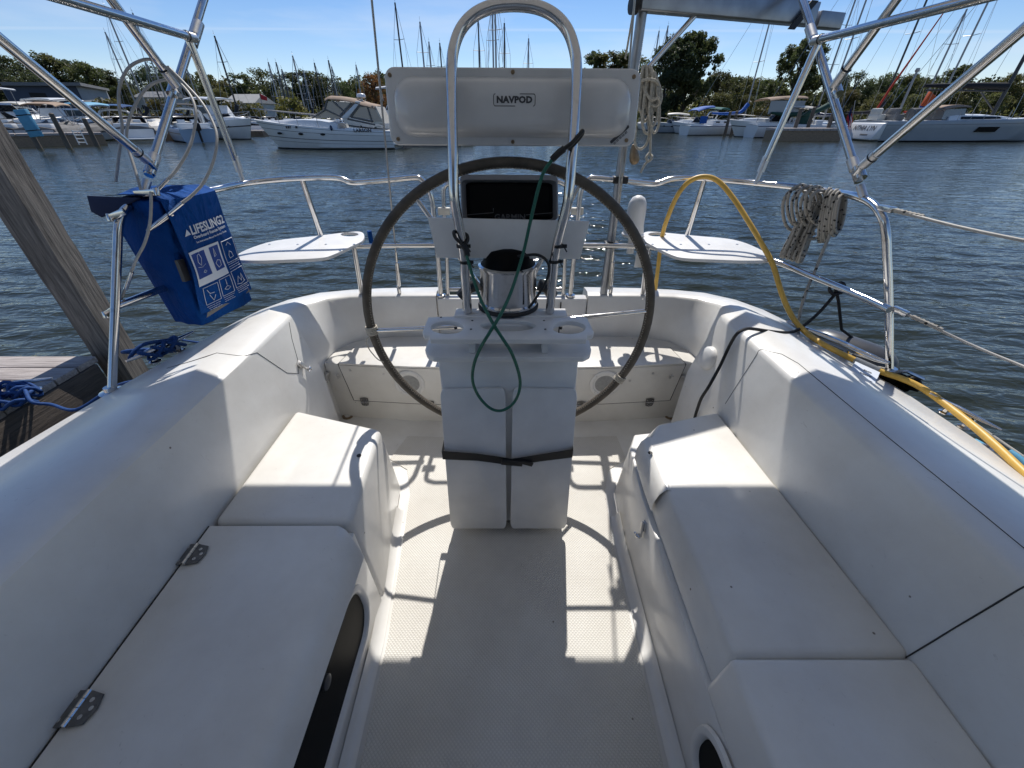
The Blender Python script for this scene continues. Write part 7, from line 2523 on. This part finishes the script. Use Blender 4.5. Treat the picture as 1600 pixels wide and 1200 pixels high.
mb = MB(); mb.tube([(2.5, 0, 2.2), (0.6, 0, 3.5)], 0.06, 6); mb.build('boom_vang', M['alu_dark'], YA)
mb = MB()
for k in range(14):
    x = -YL / 2 + 0.4 + k * 1.05
    s = min(ysecs, key=lambda q_: abs(q_[-1][0] - x)); b0 = Vector(s[-1])
    for sg in (-1, 1):
        mb.tube([(x, sg * (b0.y + 0.08), b0.z), (x, sg * (b0.y + 0.08), b0.z + 0.62)], 0.018, 4)
mb.build('stanchion', M['spar'], YA)
FG = thing('ensign', (YX - YL / 2 - 0.2, YY + 1.75, WZ + 1.1), 'red, white and blue striped flag drooping on the yacht transom', 'flag', local=True)
FG.scale = (1.7, 1.7, 1.7)
mb = MB(); mb.tube([(0, 0, -0.2), (-0.35, 0, 1.1)], 0.02, 6); mb.build('flag_staff', M['spar'], FG)
for k in range(6):
    mb = MB()
    rows = []
    for j in range(6):
        t = j / 5
        rows.append([V(-0.32 - 0.05 + 0.5 * t * 0.6 + 0.04 * math.sin(9 * t), 0.12 * math.sin(7 * t + k * 0.3), 0.95 - 0.95 * t - 0.11 * k * (1 - 0.1 * t)), V(-0.32 - 0.05 + 0.5 * t * 0.6 + 0.04 * math.sin(9 * t), 0.12 * math.sin(7 * t + k * 0.3 + 0.2), 0.95 - 0.95 * t - 0.11 * (k + 1) * (1 - 0.1 * t))])
    mb.loft(rows[2:]); mb.build('flag_stripe', M['flag_red'] if k % 2 == 0 else M['flag_white'], FG, smooth=60)
    mb = MB(); mb.loft(rows[:3]); mb.build('flag_canton', M['flag_blue'] if k < 4 else M['flag_red'], FG, smooth=60)

# ---- boats and docks on the right
def wloc(px, py):
    p = at(px, py, z=WZ)
    return (p.x, p.y, WZ)
def float_dock(px0, px1, py, depth, h, label, posts=(), mat='far_wood', dy=0.0):
    a, b = at(px0, py, z=WZ), at(px1, py + dy, z=WZ)
    dv = (b - a).normalized(); nv = V(-dv.y, dv.x, 0)
    r = thing('floating_dock', ((a.x + b.x) / 2, (a.y + b.y) / 2, WZ), label, 'dock')
    mb = MB(); mb.hexa([a - V(0, 0, 0.1), b - V(0, 0, 0.1), b + nv * depth - V(0, 0, 0.1), a + nv * depth - V(0, 0, 0.1)], [a + V(0, 0, h * 0.80), b + V(0, 0, h * 0.80), b + nv * depth + V(0, 0, h * 0.80), a + nv * depth + V(0, 0, h * 0.80)]); mb.build('float', M[mat], r, smooth=0)
    n = max(4, min(40, int((b - a).length / 0.6)))
    for k in range(n):
        p0, p1 = a.lerp(b, (k + 0.03) / n) - nv * 0.06, a.lerp(b, (k + 0.97) / n) - nv * 0.06
        mb = MB(); mb.hexa([p0 + V(0, 0, h * 0.82), p1 + V(0, 0, h * 0.82), p1 + nv * (depth + 0.12) + V(0, 0, h * 0.82), p0 + nv * (depth + 0.12) + V(0, 0, h * 0.82)], [p0 + V(0, 0, h), p1 + V(0, 0, h), p1 + nv * (depth + 0.12) + V(0, 0, h), p0 + nv * (depth + 0.12) + V(0, 0, h)])
        mb.build('plank', M['plank'], r, smooth=0)
    return r
def piling(px, pyb, ytop, label, rad=0.16, mat='far_post', lean=0.0, group=None, name='mooring_piling'):
    p = at(px, pyb, z=WZ)
    q = at(px, ytop, d=p.y)
    r = thing(name, (p.x, p.y, WZ), label, 'piling', group=group)
    mb = MB(); mb.tube([(p.x, p.y, WZ - 0.4), (p.x + lean * 0.5, p.y, (WZ + q.z) / 2), (p.x + lean, p.y, q.z)], [rad, rad * 0.96, rad * 0.9], 10); mb.build('post', M[mat], r, smooth=50)
    mb = MB(); mb.lathe([(rad * 0.93, 0), (rad * 0.6, 0.05), (0.001, 0.07)], (p.x + lean, p.y, q.z), 10); mb.build('post_cap', M[mat], r)
    return r
float_dock(1018, 1078, 203.5, 2.0, 0.75, 'grey floating dock in front of the covered runabout right of the hoist rope')
float_dock(1128, 1172, 210, 2.2, 0.85, 'brown timber dock at the bow of the white motorboat')
float_dock(1214, 1312, 220.5, 2.4, 0.95, 'long brown timber dock under the green canvas sailboat')
for px, yb, yt, lb in ((1033, 203, 180, 'first'), (1040, 203.5, 182, 'second'), (1059, 202, 181, 'third'), (1066, 202.5, 181, 'fourth')):
    piling(px, yb, yt, 'thin grey %s post from the left at the covered runabout dock' % lb, 0.12)
for px, yb, yt, lb in ((1073, 206, 181, 'left'), (1080, 206, 182, 'right')):
    piling(px, yb, yt, '%s dark post of the pair at the stern of the blue covered sailboat' % lb, 0.14)
for px, yb, yt, lb in ((1132, 212, 175, 'left'), (1142, 212, 174, 'right')):
    piling(px, yb, yt, 'tall brown piling, %s of the pair before the blue covered sailboat' % lb, 0.17)
for px, yb, yt, lb in ((1236, 219, 170, 'first grey piling at the timber dock under the green canvas'), (1256, 217, 168, 'second grey piling at the timber dock under the green canvas'), (1287, 219, 169, 'third grey piling at the timber dock, beside the bimini leg'), (1300, 212, 176, 'short grey piling behind the bimini leg')):
    piling(px, yb, yt, lb, 0.17)
p = at(1048, 200, d=64)
motorboat((p.x, 64, WZ), 2.9, 7.0, 2.4, 'grey runabout with cream cover at the floating dock by the hoist rope', 'grey_hull', canv=(-0.28, 0.1, 1.0), canv_mat='cream', cover=None, arch=False, cabin=False)
p = at(1092, 203, d=60)
motorboat((p.x, 60, WZ), 2.3, 8.0, 2.8, 'white cruiser with dark green canvas enclosure right of the tall tree', 'white', canv=(-0.35, 0.12, 1.55), canv_mat='teal', cover=None, arch=True)
mb = MB()
r_ = bpy.data.objects['motorboat.001'] if 'motorboat.001' in bpy.data.objects else None
p = at(1128, 206, d=56)
sb, ss = sailboat((p.x - 0.3, 56.5, WZ), 0.25, 9.2, 2.9, 'white sailboat with blue sail cover and tilted blue dodger', 13.0, 'white', 'sailblue', 4.6, rad=0.085, h=1.05, mx=3.2)
canopy(sb, -3.9, -1.8, 2.0, 1.9, 2.35, 2.75, M['sailblue'], 'dodger', 0.1)
mb = MB(); mb.box((-3.0, -1.0, 1.5), (0.9, 0.08, 0.7)); mb.build('cockpit_cloth', M['sailblue'], sb, bevel=0.02)
p = at(1193, 212, d=49)
motorboat((p.x + 1.2, 49.5, WZ), 2.75, 9.0, 3.0, 'white motorboat showing its bow beside the brown dock on the right', 'white', canv=(-0.3, 0.06, 1.35), canv_mat='cream', arch=False, h0=1.1, h1=1.55)
p = at(1262, 205, d=47)
gb, gs = sailboat((p.x, 49.5, WZ), 0.12, 9.6, 3.1, 'white sailboat with dark green sail cover and tan bimini at the timber dock', 15.0, 'white', None, 0, rad=0.085, h=1.2, mx=3.0)
canopy(gb, -4.4, -0.4, 2.6, 2.4, 3.15, 3.35, M['tan'], 'bimini_top', 0.15)
mb = MB(); mb.loft([[(x, -1.28, 2.0), (x, -1.22, 3.1)] for x in (-4.3, -3.3, -2.0, -0.6)]); mb.build('side_curtain', M['clear'], gb, smooth=0)
mb = MB(); mb.tube([(3.0, 0, 2.75), (1.5, -0.6, 2.3), (-0.4, -1.35, 2.0), (-2.5, -1.45, 1.95), (-4.0, -1.4, 2.1)], [0.3, 0.22, 0.2, 0.2, 0.1], 8); mb.build('sail_cover', M['darkgreen'], gb, smooth=50)
mb = MB(); mb.box((-0.2, -1.25, 1.6), (1.1, 0.1, 0.9)); mb.build('weather_cloth', M['darkgreen'], gb, bevel=0.03)
p = at(1352, 200, d=52)
sailboat((p.x + 1.5, 53, WZ), 0.1, 10.5, 3.2, 'sailboat with a dark mast behind the yacht transom', 17.0, 'white', 'black_canvas', 4.0, 'alu_dark', 0.10, 1.1, mx=0.1)
p = at(1410, 195, d=50)
rs, _ = sailboat((p.x + 1.0, 50.5, WZ), 0.1, 9.6, 3.0, 'sailboat with an orange-red furled sail behind the grey yacht', 16.0, 'white', 'red', 3.6, 'spar', 0.09, 1.1, mx=2.4)
mb = MB(); mb.tube([(-4.6, 0, 1.6), (-3.8, 0, 4.2), (-1.6, 0, 10.0)], [0.10, 0.11, 0.05], 7); mb.build('furled_sail', M['red'], rs, smooth=50)
mb = MB(); mb.tube([(-1.7, 0, 1.4), (-1.7, 0, 5.6)], [0.12, 0.1], 8); mb.lathe([(0.16, 0), (0.2, 0.1), (0.16, 0.3), (0.001, 0.32)], (-1.7, 0, 5.5), 12); mb.build('mizzen_pole', M['spar'], rs, smooth=50)

# ---- boats and docks on the left
float_dock(-30, 168, 232, 1.6, 0.80, 'long floating dock with grey fascia at the far left', dy=-6.0)
float_dock(236, 276, 219, 2.2, 0.75, 'short brown wooden dock end between the white stern and the blue boat')
float_dock(330, 412, 213, 2.5, 0.55, 'low dark dock along the boat slips left of the cruiser', mat='far_post')
def slanted(px0, py0, px1, py1, dd, w, th, mat, label, name, cat):
    a, b = at(px0, py0, d=dd), at(px1, py1, d=dd)
    r = thing(name, (b.x, b.y, b.z), label, cat)
    ax = (a - b).normalized(); sd = V(0, 1, 0).cross(ax).normalized()
    mb = MB(); mb.hexa([b - sd * w / 2, b + sd * w / 2, b + sd * w / 2 + V(0, th, 0), b - sd * w / 2 + V(0, th, 0)], [a - sd * w / 2, a + sd * w / 2, a + sd * w / 2 + V(0, th, 0), a - sd * w / 2 + V(0, th, 0)])
    mb.build('board', M[mat], r, bevel=0.03)
    mb = MB()
    for t in (0.22, 0.78):
        c = a.lerp(b, t); mb.hexa([c - sd * w * 0.51 + V(0, -0.01, 0), c + sd * w * 0.51 + V(0, -0.01, 0), c + sd * w * 0.51 + V(0, th + 0.01, 0), c - sd * w * 0.51 + V(0, th + 0.01, 0)], [q + ax * 0.05 for q in (c - sd * w * 0.51 + V(0, -0.01, 0), c + sd * w * 0.51 + V(0, -0.01, 0), c + sd * w * 0.51 + V(0, th + 0.01, 0), c - sd * w * 0.51 + V(0, th + 0.01, 0))])
    mb.build('strap', M['black_canvas'], r)
    return r
slanted(28, 171, 55, 214, 29.0, 0.72, 0.25, 'lightblue', 'light blue padded fender board strapped to a piling at far left', 'fender_board', 'fender')
for px, yb, yt, lb in ((62, 232, 205, 'stub of a piling under the light blue fender board'), (108, 231, 178, 'grey piling before the grey covered boat at far left'), (152, 228, 186, 'grey piling behind the bimini tube at far left'), (228, 214, 178, 'brown piling left of the short wooden dock'), (234, 214, 180, 'brown piling touching the short wooden dock'), (272, 214, 192, 'brown piling at the blue boat stern'), (321, 214, 184, 'dark piling in front of the flared white bow'), (346, 212, 186, 'dark piling at the bow slip left of the cruiser')):
    piling(px, yb, yt, lb, 0.15)
LADD = thing('dock_ladder', at(118, 226, d=29.0), 'small white boarding ladder on the far left dock', 'ladder')
mb = MB()
for o in (0, 0.5):
    q = at(112, 203, d=29.2) + V(o, 0, 0); e = at(124, 226, d=29.2) + V(o, 0, 0)
    mb.tube([q, e], 0.03, 6)
mb.build('ladder_rail', M['white'], LADD)
for t in (0.1, 0.35, 0.6, 0.85):
    q = at(112, 203, d=29.2).lerp(at(124, 226, d=29.2), t); mb = MB(); mb.tube([q, q + V(0.5, 0, 0)], 0.028, 6); mb.build('rung', M['white'], LADD)
def mboat(px, py, dd, rz, *a, **k):
    p = at(px, py, d=dd)
    return motorboat((p.x, dd, WZ), rz, *a, **k)
mboat(16, 198, 46, 1.5, 11.0, 3.6, 'large white flybridge boat with a hardtop at the left edge', 'white', hard=2.6, arch=False, h0=1.3, h1=1.9)
mboat(96, 206, 38.5, 1.9, 7.0, 2.5, 'grey covered runabout with black and tan bimini at the far left dock', 'grey_hull', canv=(-0.2, 0.16, 1.5), canv_mat='tan', cover='grey_canvas', arch=False, cabin=False)
mboat(50, 206, 39.0, 1.8, 7.4, 2.5, 'covered grey boat behind the light blue fender board', 'grey_hull', cover='black_canvas', arch=False, cabin=False)
mboat(152, 204, 43, 1.7, 7.5, 2.6, 'runabout under a light blue bimini at the left marina', 'white', canv=(-0.22, 0.2, 1.6), canv_mat='lightblue', arch=False, cabin=False, cover='grey_canvas')
mboat(118, 196, 50, 1.6, 10.0, 3.3, 'white cabin cruiser in the second row under the bimini tube', 'white', hard=2.2, arch=False)
mboat(64, 196, 52, 1.7, 10.0, 3.3, 'white cruiser with tall arch in the second row at far left', 'white', canv=(-0.3, 0.05, 1.6), canv_mat='cream', h0=1.2, h1=1.7)
mboat(212, 212, 41.5, 2.25, 8.0, 2.8, 'white sport boat showing its stern left of the short dock', 'white', arch=False, cabin=True, cover='grey_canvas')
mboat(200, 200, 50, 1.9, 9.0, 3.0, 'white and navy cruiser behind the white sport boat stern', 'white', canv=(-0.3, 0.1, 1.6), canv_mat='navy', arch=True)
mboat(248, 202, 50, 1.7, 9.0, 3.0, 'white cruiser behind the short dock under the bimini leg', 'white', cover='cream', arch=False)
mboat(295, 212, 42, 2.35, 8.2, 2.8, 'pale blue and navy sport boat with wakeboard arch', 'skyhull', canv=(-0.22, 0.06, 1.5), canv_mat='black_canvas', arch=True, outboard=True)
mboat(352, 208, 46.5, -0.5, 9.6, 3.1, 'white cruiser with hardtop pointing its bow at the cruiser', 'white', hard=2.0, arch=True, h0=1.15, h1=1.7)
mboat(395, 203, 58, 2.0, 8.5, 2.9, 'white boat under a black cover left of the cruiser bow', 'white', cover='black_canvas', arch=False)
mboat(632, 226, 37, 2.9, 10.5, 3.4, 'white flybridge cruiser mostly hidden behind the instrument pod', 'white', hard=2.2, canv=(-0.45, -0.2, 2.0), canv_mat='navy', h0=1.3, h1=1.9)
for px, dd, lb in ((424, 66, 'small white hulled boat on the hard behind the bow rail'), (465, 66, 'white boat on the hard under the bush'), (490, 70, 'beige covered boat on a stand behind the windscreen')):
    mboat(px, 196, dd, random.uniform(0.8, 2.4), 7.0, 2.4, lb, 'white' if dd < 69 else 'cream', cover='cream' if dd > 69 else None, arch=False, cabin=dd < 69)

MC = {}
def mast_label(px):
    for lim, where in ((250, 'above the wire loops left of the bimini leg'), (400, 'between the bimini leg and the cruiser'), (470, 'above the bow of the tan topped cruiser'), (600, 'above the tan top of the cruiser'), (700, 'just above the left half of the instrument pod'), (900, 'inside the guard arch'), (1100, 'beside the tall tree right of the hoist pole'), (9999, 'behind the grey yacht')):
        if px < lim:
            break
    MC[where] = MC.get(where, 0) + 1
    return '%s bare mast %s' % (ORD[MC[where] - 1], where)
# ---- rows of masts: small sailboats in the slips behind
GMS = 'sailboats in the far slips'
for px, yt, dd in ((163, 9, 70), (207, 20, 68), (164, 50, 74), (335, 56, 62), (419, 97, 74), (431, 97, 80), (440, 108, 78), (457, 87, 72), (474, 110, 84), (491, 98, 76), (513, 94, 74), (518, 104, 86), (556, 101, 92), (617, 4, 62), (656, 34, 64), (670, 65, 74), (687, 67, 72), (747, 30, 66), (769, 5, 56), (773, -20, 52), (788, 36, 66), (826, 60, 74), (1030, 48, 84), (1044, 40, 78), (272, 112, 84), (292, 108, 90), (225, 92, 88), (1511, 14, 58), (1347, -30, 66)):
    p = at(px, yt, d=dd)
    mh = p.z - (WZ + 1.0)
    big = dd < 80
    L_ = max(6.5, min(11, mh * 0.7))
    r, _ = sailboat((p.x, dd, WZ), random.choice((1.35, 1.75, -1.4, 1.2)), L_, L_ * 0.3, mast_label(px), mh, 'white', random.choice(('sailblue', 'black_canvas', 'navy', 'tan')), 3.0, 'spar' if random.random() < 0.75 else 'alu_dark', 0.075 + 0.0006 * dd, 1.0, mx=0.0, cabin=True, group=GMS)
    if px == 769:
        r['label'] = 'tall sailboat mast inside the left half of the guard arch'; del r['group']
    elif px == 773:
        r['label'] = 'tallest thick sailboat mast inside the guard arch'; del r['group']
    elif px == 826:
        r['label'] = 'short mast with a round masthead inside the right half of the guard arch'; del r['group']
    elif px == 617:
        r['label'] = 'tall mast with a slanting stay just left of the instrument pod'; del r['group']
    elif px == 335:
        r['label'] = 'tall mast right of the dock-side bimini strut'; del r['group']
    elif px == 1511:
        r['label'] = 'tall grey mast with orange cloth at its foot behind the grey yacht'; del r['group']
    elif px == 1347:
        r['label'] = 'mast leaning in view right of the hoist arm end'; del r['group']
# orange cloth at the foot of one of them
p = at(1452, 158, d=57)
OC = thing('orange_cloth', (p.x, 57, p.z - 0.6), 'bright orange cloth bundled at a mast foot behind the grey yacht', 'cloth')
mb = MB()
P = [at(1455, 143, d=57), at(1470, 157, d=57), at(1464, 165, d=57), at(1441, 166, d=57)]
mb.hexa(P, [q + V(0.1, 0.5, 0.05) for q in P]); mb.build('cloth', M['orange'], OC, bevel=0.06)
# utility pole wires far left
FLG = thing('flag_pole', at(407, 190, d=82), 'thin pole with a small flag left of the far masts', 'flag pole')
a = at(405, 146, d=82); mb = MB(); mb.tube([V(a.x, a.y, 0.3), a], 0.06, 6); mb.build('pole', M['spar'], FLG)
mb = MB(); mb.hexa([a, a + V(1.1, 0, -0.5), a + V(1.0, 0, -1.0), a + V(0, 0, -0.8)], [q + V(0, 0.03, 0) for q in (a, a + V(1.1, 0, -0.5), a + V(1.0, 0, -1.0), a + V(0, 0, -0.8))]); mb.build('flag', M['flag_red'], FLG)
